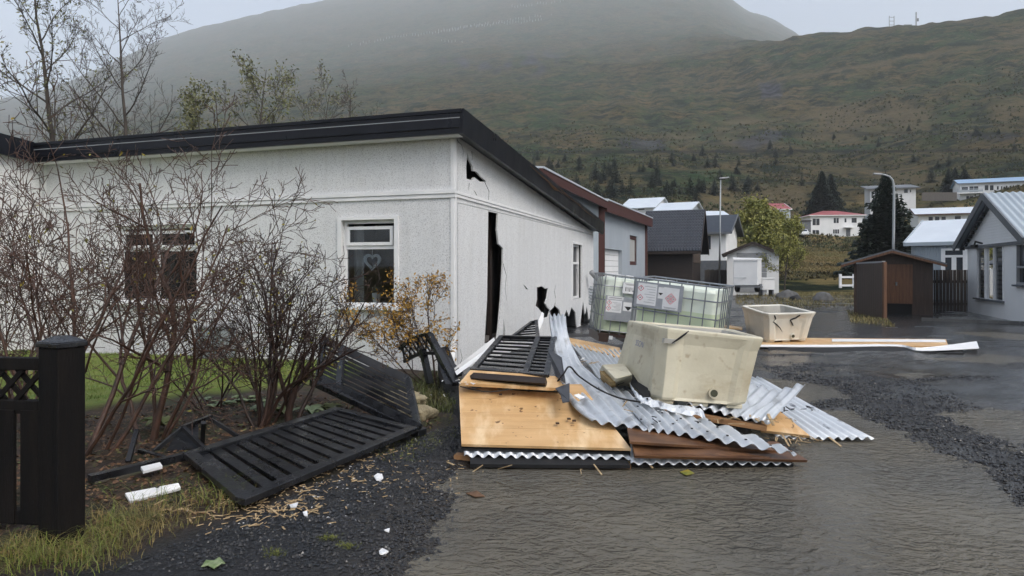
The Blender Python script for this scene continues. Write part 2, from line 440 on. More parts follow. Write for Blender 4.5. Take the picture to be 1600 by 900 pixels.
# standing water (muddy puddles)
m_water = bpy.data.materials.new("muddy_water"); m_water.use_nodes = True
def water_mat(m):
    n = m.node_tree.nodes; l = m.node_tree.links; p = n["Principled BSDF"]
    tc = n.new("ShaderNodeTexCoord")
    a = n.new("ShaderNodeTexNoise"); a.inputs["Scale"].default_value = .9; l.new(tc.outputs["Object"], a.inputs["Vector"])
    mx = n.new("ShaderNodeMix"); mx.data_type = 'RGBA'
    mx.inputs[6].default_value = (.125, .113, .088, 1); mx.inputs[7].default_value = (.09, .085, .072, 1)
    r = n.new("ShaderNodeMapRange"); r.inputs[1].default_value = .35; r.inputs[2].default_value = .65
    l.new(a.outputs[0], r.inputs[0]); l.new(r.outputs[0], mx.inputs[0]); l.new(mx.outputs[2], p.inputs["Base Color"])
    p.inputs["Roughness"].default_value = .10; p.inputs["IOR"].default_value = 1.33
    def nz(sc, st, rot, dist=.6):
        mp = n.new("ShaderNodeMapping"); mp.inputs["Scale"].default_value = st; mp.inputs["Rotation"].default_value = (0, 0, rot)
        l.new(tc.outputs["Object"], mp.inputs[0])
        t = n.new("ShaderNodeTexNoise"); t.inputs["Scale"].default_value = sc; t.inputs["Detail"].default_value = 3; t.inputs["Distortion"].default_value = dist
        l.new(mp.outputs[0], t.inputs["Vector"]); return t.outputs[0]
    h1 = nz(10, (.8, 1.2, 1), R(20), 1.1); h2 = nz(30, (.6, 1.2, 1), R(-20), .2)
    s = n.new("ShaderNodeMath"); s.operation = 'MULTIPLY_ADD'; l.new(h2, s.inputs[0]); s.inputs[1].default_value = .22; l.new(h1, s.inputs[2])
    b = n.new("ShaderNodeBump"); b.inputs["Strength"].default_value = 1.0; b.inputs["Distance"].default_value = .06
    r2 = n.new('ShaderNodeMapRange'); r2.inputs[1].default_value = .38; r2.inputs[2].default_value = .62; r2.inputs[3].default_value = .35; r2.inputs[4].default_value = 1.0; l.new(nz(.8, (1, 1, 1), 0, .5), r2.inputs[0])
    m2 = n.new('ShaderNodeMath'); m2.operation = 'MULTIPLY'; l.new(s.outputs[0], m2.inputs[0]); l.new(r2.outputs[0], m2.inputs[1])
    l.new(m2.outputs[0], b.inputs["Height"]); l.new(b.outputs[0], p.inputs["Normal"])
water_mat(m_water)
for k, P in enumerate(PUDDLES):
    if k in (3,): continue
    cx = sum(p[0] for p in P) / len(P); cy = sum(p[1] for p in P) / len(P)
    g = [(cx + (p[0] - cx) * 1.25, cy + (p[1] - cy) * 1.25) for p in P]
    if k == 0: g = [(-2.2, 1.6), (-2.2, 6.2), (1.0, 7.2), (5.2, 8.2), (9, 5.5), (9, 1.6)]
    m_ = MB()
    if k == 0:
        m_.grid(lambda s, t: (lerp(-2.2, 8.8, s), lerp(1.7, 7.6, t), 0), 44, 24)
        m_.f = [f for f in m_.f if not (m_.v[f[0]].y > 5.6 and m_.v[f[0]].x < -.2)]
    else: m_.poly(g, [], 0, lambda a, b, c: (a, b, -.0015 * k))
    o = obj("puddle_water", m_, m_water, kind="structure", fixn=False)
    if o.data.polygons[0].normal.z < 0: o.data.flip_normals()

# hillside and mountain
PXN = [-1400, -400, 0, 300, 600, 750, 850, 950, 1050, 1090, 1150, 1210, 1300, 1450, 1600, 2200, 3200]
PROF = {
    150: [400, 395, 390, 380, 350, 340, 335, 332, 332, 335, 345, 362, 369, 352, 322, 318, 330],
    300: [350, 340, 330, 300, 268, 255, 248, 245, 244, 244, 243, 242, 240, 228, 215, 205, 230],
    480: [320, 305, 300, 252, 205, 185, 178, 172, 168, 166, 160, 154, 146, 128, 110, 96, 140],
    700: [300, 280, 268, 205, 155, 135, 128, 122, 112, 106, 90, 69, 52, 38, 25, 10, 60],
    1500: [275, 245, 228, 150, 96, 74, 64, 58, 52, 48, 60, 78, 100, 110, 100, 90, 120],
    5200: [240, 205, 186, 88, 32, 8, -22, -32, -16, 6, 54, 84, 125, 150, 150, 140, 160],
    5800: [270, 240, 225, 140, 92, 60, 30, 20, 40, 60, 90, 120, 170, 190, 190, 180, 200],
    6400: [330, 320, 300, 250, 220, 200, 180, 180, 200, 210, 230, 250, 270, 280, 280, 280, 290]}
DN = [44, 75, 110] + sorted(PROF)
AZN = [math.atan2(p - 800, F) for p in PXN]
def smooth_interp(xs, ys, x):
    if x <= xs[0]: return ys[0]
    if x >= xs[-1]: return ys[-1]
    for i in range(len(xs) - 1):
        if x <= xs[i + 1]:
            h = xs[i + 1] - xs[i]; t = (x - xs[i]) / h
            def sl_(k):
                if k <= 0 or k >= len(xs) - 1: return 0
                a = (ys[k] - ys[k - 1]) / (xs[k] - xs[k - 1]); b = (ys[k + 1] - ys[k]) / (xs[k + 1] - xs[k])
                return 0 if a * b <= 0 else 2 * a * b / (a + b)
            m0, m1 = sl_(i) * h, sl_(i + 1) * h
            return (2*t**3-3*t*t+1)*ys[i] + (t**3-2*t*t+t)*m0 + (-2*t**3+3*t*t)*ys[i+1] + (t**3-t*t)*m1
def terrain_nodes(az):
    """heights at the distance nodes for one direction (cosine keeps the tabulated elevation angle)"""
    c = max(.3, math.cos(min(abs(az), 1.2)))
    out = [-.25, 1.2, 4.6]
    v150 = None
    for d in sorted(PROF):
        py = smooth_interp(AZN, PROF[d], az)
        out.append(EYE + (HZ - py) / F * d * c)
    z150 = out[3]
    out[1] = -.2 + z150 * .16; out[2] = -.2 + z150 * .50
    back = sstep(1.05, 1.6, abs(az))           # behind the camera the valley floor stays flat
    return [lerp(z, -.25, back) for z in out]
def tnoise(x, y, d):
    k = min(1.0, max(0.0, (d - 90) / 260))
    n = N(x, y, 1 / 160., 1) * 9 * k + N(x, y, 1 / 47., 2) * 4.6 * k + N(x, y, 1 / 15., 3) * 1.9 * min(1, max(0, (d - 60) / 200)) + N(x, y, 1 / 5., 4) * .35 * min(1, max(0, (d - 50) / 120))
    far = sstep(600, 2000, d)
    az = math.atan2(x, y); n += (abs(N(az * 42 + N(x, y, 1 / 120., 6) * .5, d / 420., 1.0, 31)) - .25) * -3.5 * sstep(220, 520, d) * (1 + far * 2.2)
    return n * (.55 + .45 * (1 - far)) + far * abs(N(x, y, 1 / 90., 9)) * 14
def terrain_z(x, y):
    az = math.atan2(x, y); d = math.hypot(x, y)
    return smooth_interp(DN, terrain_nodes(az), d) + tnoise(x, y, d)

azs = []
a = -math.pi
while a < math.pi - 1e-6:
    azs.append(a)
    a += R(.24) if abs(a) < R(46) else (R(1.5) if abs(a) < R(62) else R(6))
ds = [0.6, 20, 38]
d = 44.
while d < 6400:
    ds.append(d); d *= 1.018 if d < 140 else (1.008 if d < 750 else (1.012 if d < 5300 else 1.05))
mb = MB(); att = []
ROCK = [(680, 95), (720, 88), (770, 96), (850, 78), (880, 92), (840, 118), (780, 114), (700, 112)]
SCREE = [(1185, 128), (1222, 130), (1222, 154), (1190, 154)]
SCREES = [[(1140, 222), (1200, 200), (1236, 210), (1170, 238)], [(1500, 206), (1590, 208), (1590, 220), (1490, 217)], [(960, 215), (1040, 218), (1035, 234), (970, 232)]]
TANS = [[(1270, 165), (1400, 158), (1480, 182), (1450, 205), (1310, 205), (1240, 190)], [(985, 214), (1060, 205), (1150, 214), (1160, 232), (1030, 216)], [(1095, 190), (1180, 180), (1205, 196), (1120, 212)],
        [(1090, 292), (1180, 284), (1262, 292), (1262, 345), (1150, 345), (1085, 322)], [(1240, 212), (1330, 206), (1345, 220), (1250, 226)], [(1340, 262), (1440, 268), (1500, 290), (1400, 300)], [(1540, 160), (1620, 150), (1620, 190), (1550, 190)]]
path_tan = lambda px: 131 + (px - 1180) * (62 - 131) / 420.
NODES = {az: terrain_nodes(az) for az in azs}
for d in ds:
    for az in azs:
        x, y = d * math.sin(az), d * math.cos(az)
        if d < 44: z = -.25
        else:
            z = smooth_interp(DN, NODES[az], d) + tnoise(x, y, d)
        tan_ = rock = dark = 0.0
        if abs(az) < R(47) and d > 110:
            px = 800 + F * x / y; py = HZ - (z - EYE) / y * F
            wob = N(x, y, 1 / 22., 5) * 3
            if d < 900:
                if 1150 < px < 1660: tan_ = max(tan_, .7 - .7 * sstep(1, 4.5, abs(py + wob * 1.3 - path_tan(px))))
                band = 237 - (px - 1100) * .004
                if px > 800: dark = max(dark, .8 * (1 - sstep(1.2, 3.2, abs(py + wob * .4 - band))))
                if px > 1050: dark = max(dark, .6 * (1 - sstep(1, 2.6, abs(py + wob * .5 - 208))) * sstep(1250, 1330, px))
                for q in TANS:
                    if abs(px - q[0][0]) < 260: tan_ = max(tan_, .8 * sstep(-8, 10, sdist(px + wob * 2, py + wob * 1.6, q)) * sstep(-.35, .3, N(x, y, 1 / 14., 17) + .3))
                rock = max([rock, sstep(-4, 6, sdist(px, py + wob * 1.5, SCREE))] + [.8 * sstep(-4, 6, sdist(px + wob * 2, py + wob, q)) for q in SCREES])
            if d < 4000 and 640 < px < 930: rock = max(rock, sstep(-8, 10, sdist(px + wob * 3, py + wob * 2, ROCK)) * sstep(-.2, .25, N(px, py, .06, 3)))
        tan_ = max(tan_, sstep(105, 130, d) * (1 - sstep(175, 215, d)) * .0)
        mb.v.append(Vector((x, y, z))); att.append((tan_, rock, dark, 1))
na = len(azs)
for j in range(len(ds) - 1):
    for i in range(na):
        k = (i + 1) % na
        mb.f.append((j * na + i, j * na + k, (j + 1) * na + k, (j + 1) * na + i))
m_hill = bpy.data.materials.new("heath_hillside"); m_hill.use_nodes = True
def hill_mat(m):
    n = m.node_tree.nodes; l = m.node_tree.links; p = n["Principled BSDF"]; p.inputs["Roughness"].default_value = .95; p.inputs["Specular IOR Level"].default_value = .1
    tc = n.new("ShaderNodeTexCoord"); at_ = n.new("ShaderNodeAttribute"); at_.attribute_name = "cover"
    sep = n.new("ShaderNodeSeparateColor"); l.new(at_.outputs["Color"], sep.inputs[0])
    def nz(sc, det=7, st=(1, 1, 1), ro=.6):
        mp = n.new("ShaderNodeMapping"); mp.inputs["Scale"].default_value = st
        l.new(tc.outputs["Object"], mp.inputs[0])
        t = n.new("ShaderNodeTexNoise"); t.inputs["Scale"].default_value = sc; t.inputs["Detail"].default_value = det; t.inputs["Roughness"].default_value = ro
        l.new(mp.outputs[0], t.inputs["Vector"]); return t.outputs[0]
    def mr(src, a, b, c=0., d=1.):
        r = n.new("ShaderNodeMapRange"); r.inputs[1].default_value = a; r.inputs[2].default_value = b
        r.inputs[3].default_value = c; r.inputs[4].default_value = d; l.new(src, r.inputs[0]); return r.outputs[0]
    def mix(f, a, b):
        x = n.new("ShaderNodeMix"); x.data_type = 'RGBA'; l.new(f, x.inputs[0])
        for k, c in ((6, a), (7, b)):
            if isinstance(c, tuple): x.inputs[k].default_value = (*c, 1)
            else: l.new(c, x.inputs[k])
        return x.outputs[2]
    c = mix(mr(nz(.013, 9, ro=.65), .44, .56), (.022, .046, .014), (.066, .054, .022))
    c = mix(mr(nz(.04, 9, (1, 1, 2.5), .68), .48, .62), c, (.105, .075, .034))
    c = mix(mr(nz(.16, 8, ro=.7), .48, .60), c, (.007, .012, .006))
    c = mix(mr(nz(.35, 7, ro=.7), .54, .66), c, (.095, .088, .048))
    # dry yellow meadow low on the slope
    sp = n.new("ShaderNodeSeparateXYZ"); l.new(tc.outputs["Object"], sp.inputs[0])
    low = n.new("ShaderNodeMath"); low.operation = 'MULTIPLY_ADD'; l.new(nz(.03, 4), low.inputs[0]); low.inputs[1].default_value = 34.; l.new(sp.outputs[2], low.inputs[2])
    mead = mix(mr(nz(.18, 6, (.5, .5, 3)), .40, .62), (.24, .175, .075), (.11, .105, .038))
    c = mix(mr(low.outputs[0], 36, 29), c, mead)
    c = mix(mr(nz(.06, 6, ro=.65), .53, .60), c, (.009, .017, .008))
    c = mix(sep.outputs[0], c, (.105, .082, .044))
    c = mix(sep.outputs[1], c, mix(mr(nz(.12, 8), .4, .6), (.062, .062, .07), (.016, .017, .021)))
    c = mix(sep.outputs[2], c, (.006, .007, .005))
    l.new(c, p.inputs["Base Color"])
    b = n.new("ShaderNodeBump"); b.inputs["Strength"].default_value = 1.0; b.inputs["Distance"].default_value = 2.2
    l.new(nz(.28, 8, ro=.7), b.inputs["Height"]); l.new(b.outputs[0], p.inputs["Normal"])
hill_mat(m_hill)
hill = obj("hillside", mb, m_hill, smooth=True, kind="structure", fixn=False)
ca = hill.data.color_attributes.new("cover", 'FLOAT_COLOR', 'POINT')
ca.data.foreach_set("color", [c for q in att for c in q])
def on_hill(px, d):
    """a point of the terrain in the direction of a given bearing"""
    x = (px - 800) / F * d
    return Vector((x, d, terrain_z(x, d)))

# low-lying air
hz = MB(); hz.box((0, 0, 1190), 14000, 14000, 2396)
m_haze = bpy.data.materials.new("haze"); m_haze.use_nodes = True
n_ = m_haze.node_tree.nodes; n_.clear()
o_ = n_.new("ShaderNodeOutputMaterial"); v_ = n_.new("ShaderNodeVolumePrincipled")
v_.inputs["Color"].default_value = (.90, .95, 1.0, 1); v_.inputs["Density"].default_value = .00024
m_haze.node_tree.links.new(v_.outputs[0], o_.inputs["Volume"])
obj("haze", hz, m_haze, kind="stuff")

# ================================================================== THE DAMAGED WHITE HOUSE
HC = Vector((-.866, 10.1, 0)); HA = R(18.3)
HV = Vector((math.sin(HA), math.cos(HA), 0)); HU = Vector((-math.cos(HA), math.sin(HA), 0)); ZZ = Vector((0, 0, 1))
def H(u, v, z): return HC + HU * u + HV * v + ZZ * z
def fu(px, py):                            # a bearing on the front wall -> (u, z)
    t = (px - 800) / F
    u = (HC.x - HC.y * t) / (-HU.x + HU.y * t); y = HC.y + HU.y * u
    return (u, EYE - (py - HZ) / F * y)
def gv(px, py):                            # a bearing on the gable wall -> (v, z)
    t = (px - 800) / F
    v = (HC.y * t - HC.x) / (HV.x - HV.y * t); y = HC.y + HV.y * v
    return (v, EYE - (py - HZ) / F * y)
GL = 10.35
house = thing("damaged_house", "white roughcast house with black roof edge and a torn open gable wall", "house", HC)
W2 = (1.0, 1.94, 1.02, 2.37); W1 = (4.80, 6.60, 1.02, 2.37); WG = (7.75, 8.85, .80, 2.25)
rect = lambda a0, a1, z0, z1: [(a0, z0), (a1, z0), (a1, z1), (a0, z1)]
TOPF, TOPB = 3.62, 2.70
# front wall: lower and upper cladding panels parted by the trim band
fr = lambda a, z, c: H(a, c, z)
mb = MB(); mb.poly(rect(0, 8.45, -.1, 2.725), [rect(*W2), rect(*W1)], .14, fr)
obj("front_wall", mb, m_stucco, house)
mb = MB(); mb.poly(rect(0, 8.45, 2.73, TOPF), [], .14, fr)
obj("upper_front_wall", mb, m_stucco, house)
# gable wall with torn holes
gr = lambda a, z, c: H(c, a, z)
G = lambda pts: [gv(*p) for p in pts]
slot = [(763, 328), (778, 329), (777, 360), (779, 381), (786, 388), (786, 412), (783, 470), (779, 515), (776, 536), (757, 536), (761, 470), (762, 400)]
hB = [(839, 449), (847, 447), (852, 451), (857, 450), (856, 458), (855, 466), (852, 474), (855, 480), (860, 485), (857, 495), (850, 497), (846, 488), (841, 481), (837, 478), (839, 468)]
hC = [(869, 466), (868, 478), (874, 484), (876, 494), (868, 497), (861, 494), (859, 486), (865, 480)]
hD = [(880, 500), (885, 484), (889, 494), (893, 480), (899, 488), (901, 508), (903, 522), (899, 534), (888, 536), (883, 520)]
hE = [(909, 488), (911, 470), (914, 492), (917, 478), (920, 500), (923, 494), (925, 515), (921, 532), (909, 533), (907, 505)]
crk = [(787, 496), (789, 515), (789.5, 534), (786, 534)]
tri_ = [(751, 316), (762, 326), (761, 336), (758, 333)]
cleft = [(702, 548), (708, 541), (713, 549), (714, 566), (706, 574), (700, 566)]
spk = [(817, 444), (821, 447), (825, 452), (822, 452)]
z1g = lambda v: lerp(TOPF, TOPB, v / GL)
mb = MB(); mb.poly(rect(.0, GL, -.1, 2.60), [G(slot[2:] + [(764, 352)]) if False else G(p) for p in (hB, hC, hD, hE, crk, spk)] + [rect(*WG)] + [[(a, min(z, 2.585)) for a, z in G(slot)]], .03, gr)
obj("gable_wall", mb, m_stucco, house)
hA = [(730.5, 237), (733, 249), (738.5, 260), (739, 267), (744.5, 268), (750, 275), (760, 283.5), (750, 284), (744, 279), (741, 277), (737, 282), (729, 279), (728.5, 260)]
h2 = [(740, 300), (743, 303), (746, 309), (744, 308)]
h3 = [(796, 264), (796.8, 270), (796.3, 314), (795.3, 314), (795.3, 290)]
mb = MB(); mb.poly([(0, 2.61), (GL, 2.61), (GL, TOPB), (0, TOPF)], [G(hA), G(h3), [(a, z + .03) for a, z in G(h2)]], .03, gr)
obj("upper_gable_wall", mb, m_stucco, house)
mb = MB(); mb.poly([(.16, -.1), (GL, -.1), (GL, TOPB - .02), (.16, TOPF - .05)], [rect(*WG)], .05, lambda a, z, c: H(.26 + c, a, z))
obj("inner_wall", mb, m_felt, house)
mb = MB()                                  # studs seen through the tears
for v in [.3 + .6 * i for i in range(17)]:
    if 7.4 < v < 9.1: continue
    mb.box(H(.21, v, 1.3), .07, .09, 2.5, HU, HV, ZZ)
obj("wall_studs", mb, m_dkbrown, house, kind="stuff")
mb = MB()
mb.box(H(4.2, GL + .08, 1.3), 8.4, .15, 2.7, HU, HV, ZZ)
obj("rear_wall", mb, m_stucco, house)
mb = MB()
mb.box(H(4.3, 3.4, 1.5), 8.0, .1, 3.0, HU, HV, ZZ); mb.box(H(4.3, 1.8, .35), 8.2, 3.4, .1, HU, HV, ZZ)
mb.box(H(3.3, 1.8, 1.7), .1, 3.2, 2.6, HU, HV, ZZ)
obj("interior_walls", mb, M("interior_paint", (.16, .15, .14), .8, (.12, .11, .10), 2), house)
for k, ln in enumerate(([(757, 284), (764, 299), (763, 312), (767, 325)], [(712, 214), (716, 222), (721, 226), (724, 237), (723, 246)], [(786, 412), (791, 431), (789, 452), (792, 470)],
                        [(745, 309), (750, 315), (756, 317)], [(737, 236), (738, 250)], [(733, 286), (732, 297)], [(901, 420), (903, 440), (901, 462)], [(868, 466), (866, 455), (869, 444)], [(716, 575), (722, 560), (719, 545)])):
    mb = MB(); q = [gv(*p) for p in ln]; mb.tube([H(-.002, a, z) for a, z in q], [.005 - .0035 * i / (len(q) - 1) for i in range(len(q))], 4); obj("crack", mb, m_felt, house)
# left wing
mb = MB(); mb.poly([(-6, -.1), (.14, -.1), (.14, TOPF), (-6, TOPF + .5)], [], .15, lambda a, z, c: H(8.45 + c, a, z))
mb.poly([(8.45, -.1), (14, -.1), (14, TOPF + .4), (8.45, TOPF + .4)], [], .15, lambda a, z, c: H(a, -6 - c, z))
obj("wing_wall", mb, m_stucco, house)
# roof slabs and fascias
def zr(v): return lerp(3.90, 2.98, (v + .28) / 11.0)
mb = MB()
mb.slab([H(-.2, -.26, zr(-.28)), H(8.5, -.26, zr(-.28)), H(8.5, 10.7, zr(10.7)), H(-.2, 10.7, zr(10.7))], .26)
obj("roof", mb, m_roof, house)
mb = MB()
mb.slab([H(8.30, -6.4, 4.45), H(14.3, -6.4, 4.45), H(14.3, 4.0, 3.55), H(8.30, 4.0, 3.55)], .26)
obj("wing_roof", mb, m_roof, house)
mb = MB()
mb.box(H(4.10, -.29, 3.76), 8.65, .05, .21, HU, HV, ZZ); mb.box(H(4.10, -.268, 3.63), 8.65, .05, .12, HU, HV, ZZ)
mb.box(H(4.10, -.27, 3.895), 8.7, .12, .05, HU, HV, ZZ)
obj("front_fascia", mb, m_fascia, house)
mb = MB(); mb.box(H(4.10, -.314, 3.795), 8.64, .006, .012, HU, HV, ZZ)
obj("fascia_seam", mb, m_gray, house)
mb = MB()
nseg = 14
for i in range(nseg):
    v0, v1 = lerp(-.31, 10.75, i / nseg), lerp(-.31, 10.75, (i + 1) / nseg)
    sag = .02 * math.sin(i * 1.7)
    mb.hexa([H(-.26, v0, zr(v0) - .34), H(-.19, v0, zr(v0) - .34), H(-.19, v1, zr(v1) - .34), H(-.26, v1, zr(v1) - .34),
             H(-.28, v0, zr(v0) + .02), H(-.19, v0, zr(v0) + .02), H(-.19, v1, zr(v1) + .02 + sag * .3), H(-.28, v1, zr(v1) + .02 + sag * .3)])
obj("gable_fascia", mb, m_fascia, house)
mb = MB()
for v0, v1, o in ((3.0, 4.6, .05), (3.8, 6.1, .08), (5.2, 7.4, .04), (6.6, 9.6, .06), (4.4, 5.1, .12)):
    mb.tube([H(-.29, v0, zr(v0) - o), H(-.32, (v0 + v1) / 2, zr((v0 + v1) / 2) - o - .05), H(-.30, v1, zr(v1) - o - .02)], [.006, .014, .003], 3)
obj("wood_splinters", mb, m_plyedge, house, kind="stuff", label="brown splintered wood along the black gable edge")
mb = MB(); mb.box(H(-.02, 5.2, 0), .05, .01, .01, HU, HV, ZZ)
mb = MB()
mb.slab([H(8.28, -6.4, 4.47), H(8.36, -6.4, 4.47), H(8.36, -.3, 3.94), H(8.28, -.3, 3.94)], .36)
obj("wing_fascia", mb, m_fascia, house)
mb = MB(); mb.box(H(4.1, -.15, 3.575), 8.6, .22, .03, HU, HV, ZZ)
obj("soffit", mb, m_white, house)
# trims
mb = MB()
mb.box(H(4.2, -.022, 2.765), 8.45, .04, .06, HU, HV, ZZ); mb.box(H(4.2, -.014, 2.70), 8.45, .025, .055, HU, HV, ZZ)
obj("trim_band", mb, m_white, house)
mb = MB()
def gz_band(v): return lerp(2.735, 2.675, v / GL)
for v0, v1 in ((-.0, 1.9), (1.9, 6.0), (6.0, GL)):
    for dz, th in ((.02, .03), (-.03, .02)):
        a, b = gz_band(v0) + dz, gz_band(v1) + dz
        mb.hexa([H(-th, v0, a - .022), H(0.0, v0, a - .022), H(0.0, v1, b - .022), H(-th, v1, b - .022), H(-th, v0, a + .022), H(0.0, v0, a + .022), H(0.0, v1, b + .022), H(-th, v1, b + .022)])
obj("trim_band", mb, m_white, house)
mb = MB(); mb.box(H(.028, -.008, 1.75), .055, .016, 3.7, HU, HV, ZZ); mb.box(H(-.008, .03, 1.75), .016, .06, 3.7, HU, HV, ZZ)
obj("corner_trim", mb, m_white, house)
mb = MB(); mb.box(H(8.40, -.01, 1.75), .05, .02, 3.7, HU, HV, ZZ)
obj("corner_trim", mb, m_white, house)

def front_window(u0, u1, z0, z1, splits, depth=.09):
    """white casement: outer frame, vent lights above, fixed panes below"""
    f = MB()
    e = .075
    # architrave proud of the wall
    for a0, a1, b0, b1 in ((u0 - .07, u0, z0 - .02, z1 + .05), (u1, u1 + .07, z0 - .02, z1 + .05), (u0 - .0, u1 + .0, z1, z1 + .05)):
        f.box(H((a0 + a1) / 2, -.012, (b0 + b1) / 2), a1 - a0, .035, b1 - b0, HU, HV, ZZ)
    wn = obj("window", f, m_white, house)
    s = MB(); s.box(H((u0 + u1) / 2, -.04, z0 - .035), u1 - u0 + .2, .12, .05, HU, HV, ZZ)
    obj("sill", s, m_white, wn)
    s = MB(); n = len(splits) - 1
    zt = z1 - .40
    def bar(a0, a1, b0, b1, dp=.05, y=depth): s.box(H((a0 + a1) / 2, y, (b0 + b1) / 2), a1 - a0, dp, b1 - b0, HU, HV, ZZ)
    bar(u0, u1, z1 - .055, z1); bar(u0, u1, z0, z0 + .045); bar(u0, u1, zt - .06, zt - .005)
    for k in range(n + 1):
        x = splits[k]
        if k == 0: bar(x, x + .05, z0 + .045, z1 - .055, .048)
        elif k == n: bar(x - .05, x, z0 + .045, z1 - .055, .048)
        else: bar(x - .03, x + .03, z0 + .045, z1 - .055, .048)
    obj("frame", s, m_white, wn)
    for k in range(n):
        a0 = splits[k] + (.05 if k == 0 else .03); a1 = splits[k + 1] - (.05 if k == n - 1 else .03)
        v = MB()
        b0, b1 = zt, z1 - .10
        for p in ((a0 + .01, a1 - .01, b1 - .05, b1), (a0 + .01, a1 - .01, b0, b0 + .05), (a0 + .01, a0 + .06, b0 + .05, b1 - .05), (a1 - .06, a1 - .01, b0 + .05, b1 - .05)):
            v.box(H((p[0] + p[1]) / 2, depth - .035, (p[2] + p[3]) / 2), p[1] - p[0], .03, p[3] - p[2], HU, HV, ZZ)
        obj("vent_sash", v, m_white, wn)
        g = MB(); g.box(H((a0 + a1) / 2, depth - .03, (b0 + b1) / 2), a1 - a0 - .1, .006, b1 - b0 - .1, HU, HV, ZZ)
        obj("pane", g, m_glass, wn)
        g = MB(); g.box(H((a0 + a1) / 2, depth + .005, (z0 + .045 + zt - .06) / 2), a1 - a0, .006, zt - z0 - .105, HU, HV, ZZ)
        obj("pane", g, m_glass, wn)
    return wn
front_window(*W2, [W2[0], W2[1]]); front_window(*W1, [W1[0], (W1[0] + W1[1]) / 2 + .05, W1[1]])
# gable window: torn, frame and white reveal
f = MB()
v0, v1, z0, z1 = WG
for p in ((v0 - .06, v0, z0, z1 + .06), (v1, v1 + .06, z0 + .5, z1 + .06), (v0, v1, z1, z1 + .06)):
    f.box(H(-.01, (p[0] + p[1]) / 2, (p[2] + p[3]) / 2), .03, p[1] - p[0], p[3] - p[2], HU, HV, ZZ)
gw = obj("window", f, m_white, house, label="narrow broken window in the torn gable wall")
f = MB()
for p in ((v0, v0 + .06, z0, z1), (v1 - .06, v1, z0, z1), (v0 + .06, v1 - .06, z1 - .06, z1), (v0 + .06, v1 - .06, 1.72, 1.78), (v0 + .06, v1 - .06, z0, z0 + .06)):
    f.box(H(.10, (p[0] + p[1]) / 2, (p[2] + p[3]) / 2), .06, p[1] - p[0], p[3] - p[2], HU, HV, ZZ)
obj("frame", f, m_white, gw)
g = MB(); g.box(H(.13, (v0 + v1) / 2, (z0 + z1) / 2), .006, v1 - v0 - .12, z1 - z0 - .1, HU, HV, ZZ); obj("pane", g, m_pane, gw)
# curtains and drape inside
for u0, u1, nm in ((1.72, 1.92, 0), (1.02, 1.16, 1), (5.80, 6.55, 2), (4.84, 5.10, 3)):
    g = MB()
    g.grid(lambda s, t: H(lerp(u0, u1, s) , (.17 if nm > 1 else .30) + .025 * math.sin(s * 38 * (u1 - u0)), lerp(.9, 2.35, t)), 30, 1)
    obj("curtain", g, m_curtain, house)
# thin brown splinters, torn cladding edges
def shard(px3, base, d, mat, name, label, cat, th=.012):
    pts = [at(x, y, dd) for x, y, dd in px3]
    m_ = MB(); c = sum(pts, Vector()) / len(pts)
    n = (pts[1] - pts[0]).cross(pts[-1] - pts[0]).normalized()
    m_.v = [p for p in pts] + [p + n * th for p in pts]; k = len(pts)
    tr = tessellate_polygon([[Vector((p[0], p[1], 0)) for p in px3]])
    m_.f = [tuple(t) for t in tr] + [tuple(k + i for i in reversed(t)) for t in tr] + [(i, (i + 1) % k, (i + 1) % k + k, i + k) for i in range(k)]
    o = obj(name, m_, mat, loc=c)
    return tag(o, label, cat)
obj_shards = [
    ([(695, 586, 9.4), (700, 560, 9.5), (708, 533, 9.6), (713, 532, 9.6), (712, 545, 9.6), (710, 562, 9.5), (703, 580, 9.4)], "shard of white wall cladding stuck upright beside the house corner"),
    ([(840, 505, 12.6), (847, 487, 13.0), (850, 490, 13.0), (849, 502, 12.7), (843, 516, 12.5)], "thin white cladding splinter standing below the gable tear")]
for px3, lb in obj_shards: shard(px3, 0, 0, m_white, "cladding_shard", lb, "cladding shard")
t = thing("cladding_trim", "folded white cladding trim leaning on the gable foot", "trim piece", at(742, 560, 8.6))
for q in ([(710, 575, 8.2), (772, 527, 9.3), (775, 536, 9.3), (712, 585, 8.2)], [(711, 580, 8.1), (714, 586, 8.0), (776, 541, 9.1), (775, 534, 9.2)]):
    c4 = [at(*p) for p in q]; mb = MB(); mb.slab(c4, .02, (0.2, -.9, .35)); obj("trim_strip", mb, m_white, t)

# heart and potted plant behind the single window
hp = H(1.47, .22, 0)
t = thing("heart_ornament", "white lacy heart ornament hanging in the single window", "ornament", H(1.47, .13, 1.72))
mb = MB(); c = 28
def heart(k, s):
    a = 2 * math.pi * k / c
    return H(1.47 + s * 16 * math.sin(a) ** 3 * .0090, .13, 1.72 + s * (13 * math.cos(a) - 5 * math.cos(2 * a) - 2 * math.cos(3 * a) - math.cos(4 * a)) * .0088)
for k in range(c):
    mb.beam(heart(k, 1), heart(k + 1, 1), .02, .028, HV); mb.beam(heart(k, .78), heart(k + 1, .78), .012, .012, HV)
    mb.beam(heart(k, .78), heart(k + 2, 1), .010, .010, HV); mb.beam(heart(k, 1), heart(k + 3, .78), .010, .010, HV)
for k in range(c): mb.quad(heart(k, .99), heart(k + 1, .99), heart(k + 1, .70), heart(k, .70))
obj("wire_heart", mb, m_heart, t, fixn=False)
mb = MB(); mb.tube([H(1.47, .13, 1.79), H(1.47, .13, 1.95)], .004, 3); obj("ribbon", mb, m_heart, t)
t = thing("potted_plant", "small leafy plant in a white pot inside the single window", "potted plant", H(1.42, .17, 1.06))
mb = MB(); mb.tube([H(1.42, .17, 1.05), H(1.42, .17, 1.07), H(1.42, .17, 1.20), H(1.42, .17, 1.215)], [.05, .055, .07, .072], 14); obj("pot", mb, m_white, t, smooth=False)
mb = MB()
